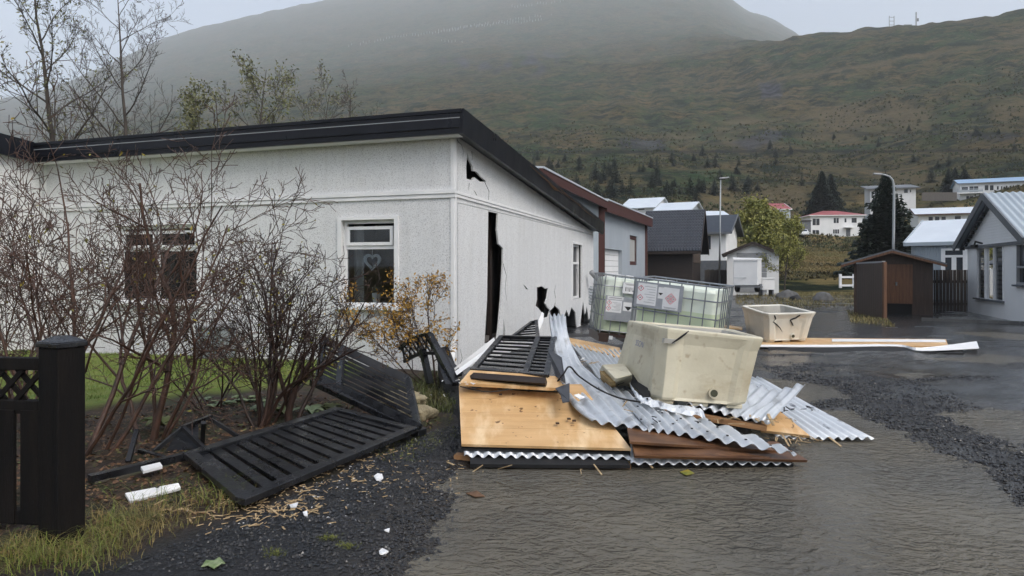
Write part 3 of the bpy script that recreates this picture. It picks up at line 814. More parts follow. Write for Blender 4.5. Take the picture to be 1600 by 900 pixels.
for k in range(70):
    a = random.uniform(0, 6.28); e = random.uniform(.03, .11); b = H(1.42, .17, 1.2)
    tip = b + Vector((math.cos(a) * e, math.sin(a) * e, random.uniform(.05, .14)))
    sd_ = Vector((math.sin(a), -math.cos(a), 0)) * .008
    mb.tri(b + (tip - b) * .3 - sd_, b + (tip - b) * .3 + sd_, tip)
obj("foliage", mb, M("pale_plant", (.22, .28, .22), .6, (.3, .33, .28), 20), t, kind="stuff", fixn=False)
mb = MB(); mb.box(H(1.47, .22, 1.035), .9, .26, .03, HU, HV, ZZ); obj("window_shelf", mb, m_white, house)
# small objects at the wall foot
t = thing("grey_box", "grey lidded box on the lawn against the house wall", "box", H(4.1, -.35, .12))
mb = MB(); mb.box(H(4.1, -.35, .38), .5, .36, .50, HU, HV, ZZ); obj("box_body", mb, M("faded_grey_plastic", (.22, .25, .26), .5, (.18, .2, .21), 3), t, bevel=.015)
mb = MB(); mb.box(H(4.1, -.35, .655), .54, .40, .05, HU, HV, ZZ); obj("lid", mb, m_gray, t, bevel=.01)

# ================================================================== THE WRECKAGE IN THE YARD
def corr_grid(mb, P, waves, ns, nt_, amp=.02, dents=.0, seed=0):
    """corrugated surface over P(s, t); ridges run along t"""
    e = 1e-3
    def fn(s, t):
        p = P(s, t)
        ds_ = P(min(1, s + e), t) - P(max(0, s - e), t); dt_ = P(s, min(1, t + e)) - P(s, max(0, t - e))
        n = ds_.cross(dt_)
        n = n.normalized() if n.length > 1e-12 else Vector((0, 0, 1))
        if n.z < 0: n = -n
        k = amp * math.sin(2 * math.pi * waves * s) + dents * N(p.x, p.y, 2.3, seed)
        return p + n * k
    mb.grid(fn, ns, nt_)
def sheet(name, label, P, waves, nt_=14, mat=None, amp=.02, dents=.028, group=None, extra=None, edge=0):
    mb = MB(); corr_grid(mb, P, waves, int(waves * 8), nt_, amp, dents, len(label))
    if extra:
        for P2, w2, n2 in extra: corr_grid(mb, P2, w2, int(w2 * 8), n2, amp, dents, 3)
    o = obj(name, mb, mat or m_steel, loc=P(.5, .5), smooth=True, fixn=False)
    md = o.modifiers.new("thickness", 'SOLIDIFY'); md.thickness = .003; md.offset = 0
    return tag(o, label, "metal sheet", group)
bil = lambda A, B, C, D: (lambda s, t: (A * (1 - s) + B * s) * (1 - t) + (D * (1 - s) + C * s) * t)
def screws(o, P, ns, nt_, rng):
    """little black screw heads on a sheet"""
    mb = MB()
    for j in range(nt_):
        for i in range(ns):
            s, t = (i + .5) / ns + rng.uniform(-.01, .01), (j + .5) / nt_ + rng.uniform(-.03, .03)
            if rng.random() < .25: continue
            p = P(s, t) + Vector((0, 0, .024))
            mb.box(p, .017, .017, .008)
    obj("screw_heads", mb, m_black, o, kind="stuff")
rng = random.Random(3)

# roof section with boards facing up, on the left of the heap
rs = thing("roof_section", "torn roof section showing pale orange plywood boards at the heap front left", "roof section", g3(850, 715, .02))
A, B, C, D = g3(721, 694, .17), g3(986, 701, .16), g3(908, 600, .47), g3(717, 603, .47)
for k in range(4):
    t0, t1 = k / 4 + .0012, (k + 1) / 4 - .0012
    P = bil(A, B, C, D); mb = MB(); mb.slab([P(0, t0), P(1, t0), P(1, t1), P(0, t1)], .022)
    obj("board", mb, m_ply, rs)
mb = MB(); mb.slab([g3(722, 701, .13), g3(985, 707, .12), g3(905, 610, .40), g3(718, 612, .40)], .02); obj("felt_or_fill_layer", mb, m_felt, rs)
mb = MB(); P = bil(g3(725, 712, .085), g3(987, 716, .08), g3(905, 625, .33), g3(720, 625, .33)); corr_grid(mb, P, 15, 120, 4, .016)
o = obj("underside_sheet", mb, m_steelw, rs, smooth=True, fixn=False); md = o.modifiers.new("thickness", 'SOLIDIFY'); md.thickness = .004
mb = MB(); mb.slab([g3(735, 725, .045), g3(985, 727, .045), g3(915, 640, .27), g3(728, 640, .27)], .03); obj("felt_or_fill_layer", mb, m_felt, rs)
for a, b in ((g3(712, 712, .05), g3(775, 719, .04)), (g3(780, 722, .02), g3(985, 727, .02))):
    mb = MB(); mb.beam(a, b, .09, .035); obj("batten", mb, m_plyedge, rs)
mb = MB()
for x, y in ((779, 608), (782, 617), (871, 662), (897, 658), (889, 655)):
    p = P(0, 0); q = bil(A, B, C, D)
    q = g3(x, y, lerp(.47, .17, (y - 603) / 91)); mb.box(q + Vector((0, 0, .004)), .03, .03, .012)
obj("knots", mb, M("knot_wood", (.05, .025, .012), .6), rs, kind="stuff")

pl = thing("plywood_sheet", "loose plywood sheet under the dark fence panel at the house foot", "plywood sheet", g3(800, 600, .5))
mb = MB(); mb.slab([g3(718, 598, .53), g3(882, 607, .50), g3(872, 588, .55), g3(735, 578, .60)], .03); obj("board", mb, m_ply, pl)
mb = MB(); mb.slab([g3(724, 606, .45), g3(884, 610, .45), g3(870, 590, .5), g3(735, 580, .55)], .02); obj("felt_or_fill_layer", mb, m_felt, pl)

m_shadeply = M("shade_dark_plywood", (.16, .075, .032), .5, (.07, .032, .016), 4, (.7, 3, 3))  # plywood with the shade under the curled sheet put into its colour
rr = thing("roof_section", "roof section with shade darkened brown plywood end beneath the large curled metal sheet", "roof section", g3(1110, 718, .02))
mb = MB(); mb.slab([g3(992, 712, .13), g3(1262, 719, .07), g3(1215, 690, .09), g3(985, 680, .24)], .025); obj("board", mb, m_shadeply, rr)
mb = MB(); mb.slab([g3(985, 690, .23), g3(1215, 704, .10), g3(1150, 680, .17), g3(980, 668, .27)], .02); obj("board", mb, m_shadeply, rr)
mb = MB(); P = bil(g3(985, 724, .055), g3(1236, 724, .04), g3(1215, 695, .06), g3(985, 690, .14)); corr_grid(mb, P, 14, 112, 3, .014)
o = obj("underside_sheet", mb, m_steelw, rr, smooth=True, fixn=False); md = o.modifiers.new("thickness", 'SOLIDIFY'); md.thickness = .004
mb = MB(); mb.slab([g3(995, 726, .035), g3(1240, 726, .02), g3(1215, 695, .05), g3(990, 690, .12)], .02); obj("felt_or_fill_layer", mb, m_felt, rr)
mb = MB(); mb.slab([g3(1075, 655, .2), g3(1170, 668, .15), g3(1180, 640, .2), g3(1075, 625, .28)], .14); obj("felt_or_fill_layer", mb, m_dark, rr)  # block in the near-black void colour, filling the hollow under the sheets
mb = MB(); mb.beam(g3(1030, 640, .30), g3(1195, 668, .14), .10, .05); obj("batten", mb, m_plyedge, rr)

# the large curled sheet: a rising strip and a wide flat part
Lc = [g3(*p) for p in ((925, 658, .31), (897, 637, .37), (881, 606, .43), (876, 580, .51), (868, 555, .62), (861, 525, .80), (858, 493, 1.0))]
Rc = [g3(*p) for p in ((1012, 671, .265), (975, 632, .34), (945, 600, .41), (912, 572, .48), (895, 545, .62), (887, 520, .80), (884, 493, 1.0))]
P1 = lambda s, t: spline(Lc, t) * (1 - s) + spline(Rc, t) * s + Vector((0, 0, .03 * math.sin(s * 3.14) * math.sin(t * 9)))
Fc = [g3(*p) for p in ((1012, 671, .265), (1060, 677, .24), (1150, 693, .19), (1245, 710, .125))]
Bc = [g3(*p) for p in ((945, 600, .41), (1010, 626, .35), (1105, 656, .27), (1240, 705, .14))]
P2 = lambda s, t: spline(Fc, s) * (1 - t) + spline(Bc, s) * t
Rc_low = lambda t: spline(Rc, t / 3.0)
P2b = lambda s, t: P2(s, t) * sstep(0, .15, s) + (Rc_low(t) * (1 - s) + P2(s, t) * s) * (1 - sstep(0, .15, s))
big = sheet("corrugated_sheet", "large corrugated steel sheet curling up against the house and lying across the heap", P1, 4, 40, m_steel, .021, .016, extra=[(P2b, 11, 14)])
screws(big, P2b, 10, 3, rng)
sh2 = sheet("corrugated_sheet", "corrugated steel sheet lying flat between the curled sheet and the chemical tanks",
      bil(g3(945, 602, .37), g3(1060, 630, .31), g3(985, 553, .42), g3(889, 536, .43)), 12, 10)
Pn = lambda s, t: bil(g3(1072, 634, .33), g3(1202, 664, .18), g3(1258, 622, .32), g3(1125, 590, .42))(s, t) + Vector((0, 0, .16 * sstep(.62, 1, s) * t))
sh3 = sheet("corrugated_sheet", "dented corrugated sheet with an upturned corner poking out beneath the front fish tub", Pn, 8, 12, dents=.05)
Po = bil(g3(1214, 684, .05), g3(1366, 685, .035), g3(1189, 590, .30), g3(1110, 590, .30))
sh4 = sheet("corrugated_sheet", "pale corrugated sheet sloping down into the muddy puddle on the heap right", Po, 10, 10, m_steelw, .016, .01)
# crumpled flashing between the sheets
fl = MB()
fp = [g3(*p) for p in ((985, 606, .45), (1002, 628, .37), (1045, 640, .33), (1100, 650, .30))]
fl.grid(lambda s, t: spline(fp, s) + Vector((.02 * N(s * 9, t, 3), .10 * (t - .5), .05 * t + .03 * N(s * 14, t * 3, 1.0, 4))), 26, 3)
tag(obj("metal_flashing", fl, m_steelw, loc=fp[1], fixn=False), "crumpled bright metal flashing beneath the broken tub corner", "flashing")
wt = MB(); wt.slab([g3(1190, 672, .12), g3(1266, 681, .07), g3(1216, 640, .22), g3(1190, 645, .24)], .03)
tag(obj("plywood_offcut", wt, m_ply, loc=g3(1220, 670, .1)), "pointed plywood piece under the upturned sheet corner", "plywood piece")
wt = MB(); wt.slab([g3(888, 537, .44), g3(975, 560, .42), g3(968, 543, .44), g3(886, 527, .47)], .05)
tag(obj("plywood_offcut", wt, m_ply, loc=g3(925, 545, .42)), "long plywood strip in front of the left chemical tank", "plywood piece")
cb = MB(); cp = [g3(*p) for p in ((868, 600, .50), (880, 585, .60), (890, 573, .66), (905, 588, .55), (935, 608, .46), (968, 622, .40), (1000, 628, .40))]
cb.tube([spline(cp, i / 40) for i in range(41)], .009, 5)
tag(obj("black_cable", cb, m_rubber, loc=cp[2], smooth=True), "thin black cable looped over the curled steel sheet", "cable")
c2 = [g3(*p) for p in ((719, 604, .49), (760, 612, .47), (800, 608, .48), (835, 604, .5), (872, 612, .47))]
cb = MB(); cb.tube([spline(c2, i / 24) for i in range(25)], .006, 4)
tag(obj("black_cable", cb, m_rubber, loc=c2[2]), "thin black wire drooping across the top plywood board", "cable")
for q, lb in (([(732, 603, .5), (741, 608, .47), (752, 606, .47), (750, 600, .5), (740, 599, .52)], "small torn flap of black roofing felt on the left plywood board"),
              ([(868, 608, .5), (876, 618, .47), (879, 630, .45), (890, 628, .45), (890, 600, .52)], "ragged black felt edge between plywood and curled sheet"),
              ([(855, 545, .72), (868, 588, .55), (884, 600, .55), (878, 560, .66)], "grey felt sheet folded beside the dark fence panel on the heap")):
    mb = MB(); pts = [g3(*p) for p in q]; k = len(pts); up = Vector((0, 0, .01))
    mb.v = pts + [p + up for p in pts]; mb.f = [tuple(range(k)), tuple(reversed(range(k, 2 * k)))] + [(i, (i + 1) % k, (i + 1) % k + k, i + k) for i in range(k)]
    tag(obj("roofing_felt", mb, M("grey_felt", (.035, .038, .045), .6, (.05, .052, .06), 8), loc=pts[0]), lb, "roofing felt")
mb = MB(); mb.slab([g3(896, 650 - 33, .47), g3(905, 623, .45), g3(914, 620, .45), g3(904, 615, .48)], .01)
tag(obj("white_fragment", mb, m_white, loc=g3(905, 620, .45)), "white fragment lying on the curled steel sheet", "fragment")
# dark felt torn down in front of the house corner
mb = MB()
fpts = [(at(686, 545, 9.3), at(700, 540, 9.3)), (at(684, 580, 8.9), at(712, 575, 8.8)), (at(692, 620, 8.2), at(718, 610, 8.0)), (at(703, 660, 7.2), at(718, 650, 7.0)), (at(712, 700, 6.1), at(720, 690, 6.2))]
mb.grid(lambda s, t: spline([a for a, b in fpts], t) * (1 - s) + spline([b for a, b in fpts], t) * s + Vector((0, .04 * math.sin(s * 6 + t * 4), 0)), 6, 16)
o = tag(obj("roofing_felt", mb, m_felt, loc=fpts[2][0], fixn=False, smooth=True), "black roofing felt hanging between house corner and plywood", "roofing felt")
md = o.modifiers.new("thickness", 'SOLIDIFY'); md.thickness = .008

# -------------------------------------------------------------- fence panels
def panel(name, label, c4, rails, posts, slats, lattice=None, cat="fence panel", mat=None, group=None, rw=.09, th=.045, sw=.09, sth=.02):
    """c4: bl, br, tr, tl corners; rails at t, posts at s, slats: list of ((s0,t0),(s1,t1))"""
    A, B, C, D = [Vector(c) for c in c4]; P = bil(A, B, C, D)
    n = (B - A).cross(D - A).normalized()
    if n.z < 0: n = -n
    t_ = thing(name, label, cat, (A + B + C + D) / 4, group); mat = mat or m_black
    for t in rails:
        mb = MB(); mb.beam(P(0, t), P(1, t), rw, th, n); obj("rail", mb, mat, t_, bevel=.004)
    for s in posts:
        mb = MB(); mb.beam(P(s, .02), P(s, .98), rw, th * .96, n); obj("stile", mb, mat, t_, bevel=.004)
    for a, b in slats:
        mb = MB(); mb.beam(P(*a) - n * .012, P(*b) - n * .012, sw, sth, n); obj("slat", mb, mat, t_)
    for a, b, o_ in (lattice or []):
        mb = MB(); mb.beam(P(*a) + n * o_, P(*b) + n * o_, .03, .012, n); obj("lattice_slat", mb, mat, t_)
    return t_
panel("fence_panel", "black slatted fence panel lying flat on the ground by the road edge",
      [g3(378, 786, .10), g3(651, 671, .13), g3(527, 639, .20), g3(289, 711, .18)], (.03, .97), (.02, .98),
      [((.07 + .87 * k / 12, .05), (.07 + .87 * k / 12, .95)) for k in range(13)], sw=.09)
Lp = [g3(495, 592, .42), g3(657, 672, .12), at(640, 592, 7.3), at(503, 527, 7.6)]
panel("fence_panel", "black fence panel with narrow louvres leaning over behind the flat panel", Lp, (.04, .97), (.02, .24, .98),
      [((.03, .13 + .76 * k / 7), (.23, .13 + .76 * k / 7)) for k in range(8)] + [((.26, .13 + .76 * k / 7), (.97, .13 + .76 * k / 7)) for k in range(8)], sw=.034, sth=.016, rw=.07)
mb = MB(); mb.beam(g3(490, 596, .40), g3(660, 676, .08), .11, .06)
tag(obj("timber_beam", mb, m_black, loc=g3(575, 630, .2), bevel=.005), "thick black timber along the lower edge of the leaning fence panel", "timber")
Q = [g3(735, 580, .57), g3(857, 590, .55), at(868, 527, 8.0), at(783, 525, 8.6)]
panel("fence_panel", "black louvred fence panel lying on plywood below the house slot", Q, (.03, .97), (.02, .70, .97),
      [((.04, .1 + .8 * k / 8), (.68, .1 + .8 * k / 8)) for k in range(9)] + [((.73, .08 + .85 * k / 11), (.95, .08 + .85 * k / 11)) for k in range(12)], sw=.035, sth=.02, rw=.06, th=.04)
Q = [at(795, 530, 9.4), at(842, 528, 9.2), at(838, 501, 10.2), at(832, 503, 10.3)]
panel("fence_panel", "broken black fence corner jutting up behind the louvred panel", Q, (.04, .96), (.03, .97),
      [((.05, .15 + .7 * k / 5), (.95, .15 + .7 * k / 5)) for k in range(6)], sw=.03, rw=.05)
mb = MB(); mb.slab([g3(733, 588, .56), g3(855, 597, .54), g3(853, 590, .60), g3(740, 582, .61)], .06)
tag(obj("timber_beam", mb, m_dkbrown, loc=g3(790, 590, .55)), "dark timber under the louvred fence panel on the heap", "timber")
# broken arched lattice section by the yellow bush
t = thing("broken_lattice", "broken arched black lattice leaning by the yellow leaved bush", "fence panel", at(672, 570, 8.6))
arc = [at(*p) for p in ((625, 545, 8.9), (640, 532, 8.8), (656, 525, 8.7), (672, 521, 8.6))]
low = [at(*p) for p in ((632, 565, 8.9), (648, 556, 8.8), (664, 552, 8.7), (683, 552, 8.6))]
for nm, c in (("arched_rail", arc), ("rail", low)):
    mb = MB()
    for i in range(8): mb.beam(spline(c, i / 8), spline(c, (i + 1) / 8 + .01), .05, .04)
    obj(nm, mb, m_black, t)
for k in range(9):
    mb = MB(); s = (k + .4) / 9.2; mb.beam(spline(arc, s), spline(low, min(1, s + .13)), .02, .018); obj("lattice_slat", mb, m_black, t)
for k in range(4):
    mb = MB(); s = (k + .5) / 4; mb.beam(spline(arc, s), spline(low, max(0, s - .2)), .02, .014); obj("lattice_slat", mb, m_black, t)
for a, b in ((at(671, 523, 8.6), at(712, 600, 8.0)), (at(660, 545, 8.7), at(672, 600, 8.6)), (at(683, 548, 8.6), at(718, 585, 8.2))):
    mb = MB(); mb.beam(a, b, .08, .06); obj("stile", mb, m_black, t)
mb = MB(); mb.slab([at(676, 545, 8.5), at(694, 545, 8.5), at(720, 600, 8.0), at(696, 600, 8.0)], .03, (0, -1, .2)); obj("broken_board", mb, m_black, t)

# -------------------------------------------------------------- standing fence, left edge
fn_ = thing("garden_fence", "black wooden garden fence with thick gatepost at the left edge", "fence", g3(95, 848, .02))
pb = g3(97, 846, .06); ax = Vector((.93, -.36, 0)).normalized(); ay = Vector((.36, .93, 0))
mb = MB(); mb.box(pb + ZZ * .52, .162, .162, 1.16, ax, ay, ZZ); pst = obj("gatepost", mb, m_blackpost, fn_, bevel=.008)
mb = MB()
ct = pb + ZZ * 1.10; h = .090
cc = [ct - ax * h - ay * h, ct + ax * h - ay * h, ct + ax * h + ay * h, ct - ax * h + ay * h]
mb.hexa(cc + [c + ZZ * .03 for c in cc]); mb.hexa([c + ZZ * .0305 for c in cc] + [ct + (c - ct) * .35 + ZZ * .062 for c in cc])
obj("post_cap", mb, m_black, pst, bevel=.006)
fx = Vector((-1, .10, 0)).normalized(); p0 = pb - ax * .06
PF = lambda a, z, c=0.: p0 + fx * a + ZZ * z + Vector((.1, .99, 0)) * c
for z, hh in ((1.0, .07), (.755, .075), (.13, .08)):
    mb = MB(); mb.beam(PF(.06, z), PF(1.6, z), .06, hh); obj("rail", mb, m_blackpost, fn_, bevel=.005)
for k in range(9):
    a = .12 + .155 * k
    mb = MB(); mb.beam(PF(a, .10, -.03), PF(a, .74, -.03), .115, .02, Vector((.1, .99, 0))); obj("picket", mb, m_blackpost, fn_)
for k in range(12):
    a = .06 + .12 * k
    for s, o_ in ((1, .0), (-1, -.014)):
        mb = MB(); mb.beam(PF(a, .79 if s > 0 else .97, o_), PF(a + .17, .97 if s > 0 else .79, o_), .028, .012, Vector((.1, .99, 0))); obj("lattice_slat", mb, m_blackpost, fn_)
# timber, broken white panels and scraps
mb = MB(); mb.beam(g3(142, 760, .07), g3(300, 722, .07), .12, .08)
tag(obj("edging_timber", mb, m_oldwood, loc=g3(220, 745, .05), bevel=.006), "mossy old timber lying along the flower bed", "timber")
mb = MB(); mb.beam(g3(140, 748, .13), g3(290, 712, .14), .07, .05)
tag(obj("edging_timber", mb, m_black, loc=g3(215, 735, .1)), "black timber resting on the mossy timber", "timber")
def flat(name, px, z, th, mat, label, cat, tilt=0):
    pts = [g3(x, y, z) for x, y in px]; k = len(pts); mb = MB()
    for i, p in enumerate(pts): p.z = max(gz(p.x, p.y), -.005) + z + tilt * (i % 2)
    mb.v = pts + [p + Vector((0, 0, th)) for p in pts]
    mb.f = [tuple(reversed(range(k))), tuple(range(k, 2 * k))] + [(i, (i + 1) % k, (i + 1) % k + k, i + k) for i in range(k)]
    return tag(obj(name, mb, mat, loc=pts[0]), label, cat)
t = thing("broken_trim", "broken white foam edged trim lying by the mossy timber", "trim piece", g3(240, 770, .06))
mb = MB(); mb.slab([g3(203, 783, .09), g3(283, 762, .10), g3(279, 754, .13), g3(195, 770, .12)], .022); obj("white_strip", mb, m_white, t, bevel=.004)
mb = MB(); mb.slab([g3(202, 782, .075), g3(250, 771, .08), g3(246, 764, .10), g3(199, 774, .09)], .018); obj("white_strip", mb, m_white, t, bevel=.003)
mb = MB(); mb.box(g3(246, 761, .135), .018, .018, .006); obj("screw_hole", mb, m_dark, t)
mb = MB(); mb.slab([g3(224, 736, .16), g3(254, 728, .16), g3(250, 722, .17), g3(220, 729, .17)], .02)
tag(obj("white_fragment", mb, m_white, loc=g3(236, 730, .15)), "square white cladding piece on top of the black timber", "fragment")
for px, lb in (([(584, 753), (590, 750), (597, 749), (599, 755), (594, 757), (588, 759)], "small square white fragment in the mud below the flat fence panel"),
               ([(592, 870), (597, 866), (603, 868), (607, 872), (600, 875), (593, 876)], "white fragment at the bottom edge of the gravel"),
               ([(600, 834), (609, 833), (608, 837), (601, 837)], "tiny white fragment on dark gravel above the lowest one"),
               ([(452, 797), (466, 796), (463, 802), (454, 803)], "white fragment among the wood chips"),
               ([(473, 808), (480, 807), (481, 812), (475, 813)], "tiny white crumb just right of the wood chips")):
    flat("white_fragment", px, .004, .007, m_white, lb, "fragment", .008)
for px, lb, m_ in (([(314, 898), (322, 891), (334, 890), (343, 887), (352, 891), (346, 895), (334, 899), (325, 897)], "pale green leaf on the gravel at the bottom edge", m_leafp),
               ([(1062, 737), (1075, 735), (1085, 739), (1072, 744)], "yellow green leaf floating on the puddle near the heap", m_leafy),
               ([(728, 770), (745, 768), (758, 775), (742, 778)], "brown leaf at the puddle edge", m_litter)):
    flat("fallen_leaf", px, .008, .004, m_, lb, "leaf", .01)
# broken low trellis behind the flat panel
t = thing("broken_trellis", "small broken black trellis and board lying in the flower bed", "trellis", g3(270, 690, .1))
for a, b in ((g3(240, 706, .10), g3(285, 668, .26)), (g3(285, 668, .26), g3(330, 650, .25)), (g3(218, 704, .12), g3(258, 716, .1)), (g3(318, 660, .34), g3(316, 694, .12)), (g3(330, 655, .28), g3(372, 682, .12)), (g3(200, 722, .1), g3(214, 672, .3)), (g3(286, 668, .27), g3(318, 700, .12))):
    mb = MB(); mb.beam(a, b, .035, .03); obj("lath", mb, m_black, t)
mb = MB(); mb.slab([g3(258, 706, .11), g3(310, 700, .11), g3(310, 660, .25), g3(286, 662, .25)], .02); obj("board", mb, m_black, t)

# -------------------------------------------------------------- insulation, rock wool
mb = MB()
bmm = bmesh.new(); bmesh.ops.create_icosphere(bmm, subdivisions=4, radius=1)
for c, sx, sy, sz in ((g3(625, 627, .12), .26, .15, .12), (g3(650, 648, .10), .20, .14, .10)):
    n0 = len(mb.v)
    for v in bmm.verts:
        p = Vector((v.co.x * sx, v.co.y * sy, v.co.z * sz))
        k = 1 + .35 * noise.noise(p * 7 + c) + .2 * noise.noise(p * 19 + c) + .1 * noise.noise(p * 45)
        mb.v.append(c + p * k)
    for f in bmm.faces: mb.f.append(tuple(n0 + v.index for v in f.verts))
bmm.free()
tag(obj("insulation_wool", mb, m_wool, loc=g3(635, 640, .05), smooth=True), "pale tuft of mineral wool insulation by the leaning fence panel", "insulation")

# ================================================================== TUBS AND TANKS
def tub(name, label, c8, corner_break=False, text=None, crack=None):
    """insulated fish tub between 8 corners: bottom FL FR BR BL, top FL FR BR BL"""
    c8 = [Vector(c) for c in c8]
    cen = sum(c8[:4], Vector()) / 4
    def T(x, y, z):                       # unit box -> place
        b = (c8[0] * (1 - x) + c8[1] * x) * (1 - y) + (c8[3] * (1 - x) + c8[2] * x) * y
        t = (c8[4] * (1 - x) + c8[5] * x) * (1 - y) + (c8[7] * (1 - x) + c8[6] * x) * y
        return b * (1 - z) + t * z
    def ring(inset, z, rad=.1, dent=0.0, n=64):
        pts = []
        per = []
        for side in range(4):
            for k in range(n // 4):
                u = k / (n // 4)
                # rounded-square param: along each side, corners eased
                e = rad
                uu = e * .5 + u * (1 - e)
                q = {0: (uu, 0), 1: (1, uu), 2: (1 - uu, 1), 3: (0, 1 - uu)}[side]
                d = 0.0
                if dent and .12 < uu < .88 and not (.12 < uu < .20 or .80 < uu < .88): d = dent
                x, y = q
                x = .5 + (x - .5) * (1 - 2 * inset); y = .5 + (y - .5) * (1 - 2 * inset)
                if side == 0: y += d
                if side == 1: x -= d
                if side == 2: y -= d
                if side == 3: x += d
                pts.append(T(x, y, z))
        return pts
    t_ = thing(name, label, "fish tub", cen)
    rings = [ring(.055, .06, .12, .0), ring(.045, .10, .12, .02), ring(.034, .45, .12, .020), ring(.018, .80, .12, .016), ring(.006, .90, .1, .006), ring(.0, .945, .1, 0), ring(-.002, .985, .1, 0), ring(.012, 1.0, .1, 0), ring(.05, 1.0, .1, 0), ring(.065, .97, .1, 0)]
    mb = MB(); n = len(rings[0])
    mb.v = [p for r in rings for p in r]
    for j in range(len(rings) - 1):
        for i in range(n):
            mb.f.append((j * n + i, j * n + (i + 1) % n, (j + 1) * n + (i + 1) % n, (j + 1) * n + i))
    mb.f.append(tuple(reversed(range(n))))
    obj("tub_shell", mb, m_tub, t_, smooth=False, bevel=.006)
    rin = [ring(.066, .97, .1), ring(.09, .45, .14), ring(.11, .20, .16)]
    mb = MB(); mb.v = [p for r in rin for p in r]
    for j in range(2):
        for i in range(n): mb.f.append((j * n + i, j * n + (i + 1) % n, (j + 1) * n + (i + 1) % n, (j + 1) * n + i))
    mb.f.append(tuple(2 * n + i for i in range(n)))
    obj("tub_lining", mb, m_tubin, t_, fixn=False)
    for (x0, x1), (y0, y1) in (((.08, .24), (.08, .92)), ((.76, .92), (.08, .92)), ((.42, .58), (.08, .92))):
        mb = MB(); mb.hexa([T(x0, y0, 0), T(x1, y0, 0), T(x1, y1, 0), T(x0, y1, 0), T(x0, y0, .059), T(x1, y0, .059), T(x1, y1, .059), T(x0, y1, .059)])
        obj("foot", mb, m_tub, t_, bevel=.01)
    mb = MB(); c = T(.60, .052, .20); ex = (T(.7, .08, .22) - T(.6, .08, .22)).normalized(); ez = (T(.64, .08, .3) - T(.64, .08, .2)).normalized(); ey = ex.cross(ez)
    mb.tube([c - ey * .03, c + ey * .022], .05, 16); dr = obj("drain_collar", mb, m_tub, t_)
    mb = MB(); mb.tube([c - ey * .02, c + ey * .026], .034, 16); obj("drain_plug", mb, m_oldwood, dr)
    return t_, T
c8 = [g3(1022, 634, .35), g3(1176, 646, .27), at(1135, 585, 7.15), g3(940, 590, .42), at(1036, 511, 6.25), at(1196, 528, 6.2), at(1143, 514, 7.3), at(980, 500, 7.3)]
tb, T = tub("fish_tub", "large cream plastic fish tub with a broken lower corner tilted on the heap", c8)
# torn lip near the corner, dark slit, blue letters
mb = MB()
for x0, x1, z0, z1 in ((.02, .13, .80, .86), ):
    mb.hexa([T(x0, -.012, z0), T(x1, -.012, z0), T(x1, .03, z0), T(x0, .03, z0), T(x0, -.02, z1), T(x1, -.02, z1), T(x1, .03, z1), T(x0, .03, z1)])
obj("handle_recess", mb, m_tubin, tb)
mb = MB()
sl = [T(.245 - .03 * k - .05 * (k / 5) ** 2, -.022, .985 - .045 * k) for k in range(5)]
mb.tube(sl, [.004, .009, .011, .009, .003], 5); obj("tear", mb, m_dark, tb)
def text_on(parent, s, origin, ex, ez, size, mat, name):
    cu = bpy.data.curves.new(name, 'FONT'); cu.body = s; cu.size = size; cu.extrude = .0005
    tmp = bpy.data.objects.new(name, cu); COL.objects.link(tmp)
    dg = bpy.context.evaluated_depsgraph_get(); me = bpy.data.meshes.new_from_object(tmp.evaluated_get(dg))
    bpy.data.objects.remove(tmp); bpy.data.curves.remove(cu)
    ex = ex.normalized(); ey = ez.normalized(); n = ex.cross(ey)
    b = wloc(parent)
    for v in me.vertices: v.co = origin + ex * v.co.x + ey * v.co.y + n * v.co.z - b
    o = bpy.data.objects.new(name, me); COL.objects.link(o); o.parent = parent
    me.materials.append(mat); return o
yo = lambda z: .035
text_on(tb, "SSON", T(.022, .58, .66) + Vector((-.02, -.012, 0)), T(.0, .2, .66) - T(.0, .58, .66), T(.03, .5, .8) - T(.03, .5, .6), .085, m_blueink, "stencil_letters")
bk = MB()
cp = g3(963, 600, .47)
bc = [(936, 578, .50), (956, 603, .40), (988, 603, .40), (983, 580, .46), (940, 570, .60), (962, 592, .55), (988, 585, .56), (975, 568, .62)]
bk.hexa([g3(*p) for p in bc])
t = thing("tub_fragment", "broken off cream tub corner with yellow foam lying beside the large tub", "tub fragment", cp)
obj("shell_piece", bk, m_tub, t, bevel=.012)
bk = MB(); bk.hexa([p + Vector((-.01, -.02, -.02)) for p in [g3(940, 590, .44), g3(955, 607, .37), g3(965, 607, .37), g3(950, 588, .44), g3(938, 576, .56), g3(955, 592, .52), g3(962, 592, .52), g3(948, 576, .56)]])
obj("foam_core", bk, M("yellow_foam", (.42, .30, .13), .9, (.28, .18, .07), 14, bump=.6, bscale=60), t)
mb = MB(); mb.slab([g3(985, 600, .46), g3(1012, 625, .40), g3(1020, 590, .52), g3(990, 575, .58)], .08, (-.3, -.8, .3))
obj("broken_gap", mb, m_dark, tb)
mb = MB(); mb.slab([at(1190, 540, 6.19), at(1193, 540, 6.19), at(1180, 630, 6.1), at(1178, 630, 6.1)], .01, (0, -1, 0))
c8 = [g3(1197, 537, .10), g3(1267, 533, .13), at(1232, 520, 14.6), g3(1160, 523, .12), at(1197, 490, 13.3), at(1278, 488, 13.5), at(1222, 475, 15.0), at(1157, 477, 14.4)]
m_tub = M("worn_white_tub_plastic", (.70, .68, .60), .5, (.62, .60, .52), 2.0, bump=.3, bscale=14, stain=(.36, .29, .2), stscale=2.0, stlo=.6, sthi=.85)
tb2, T2 = tub("fish_tub", "smaller looking cream fish tub with dark cracks standing farther back", c8)
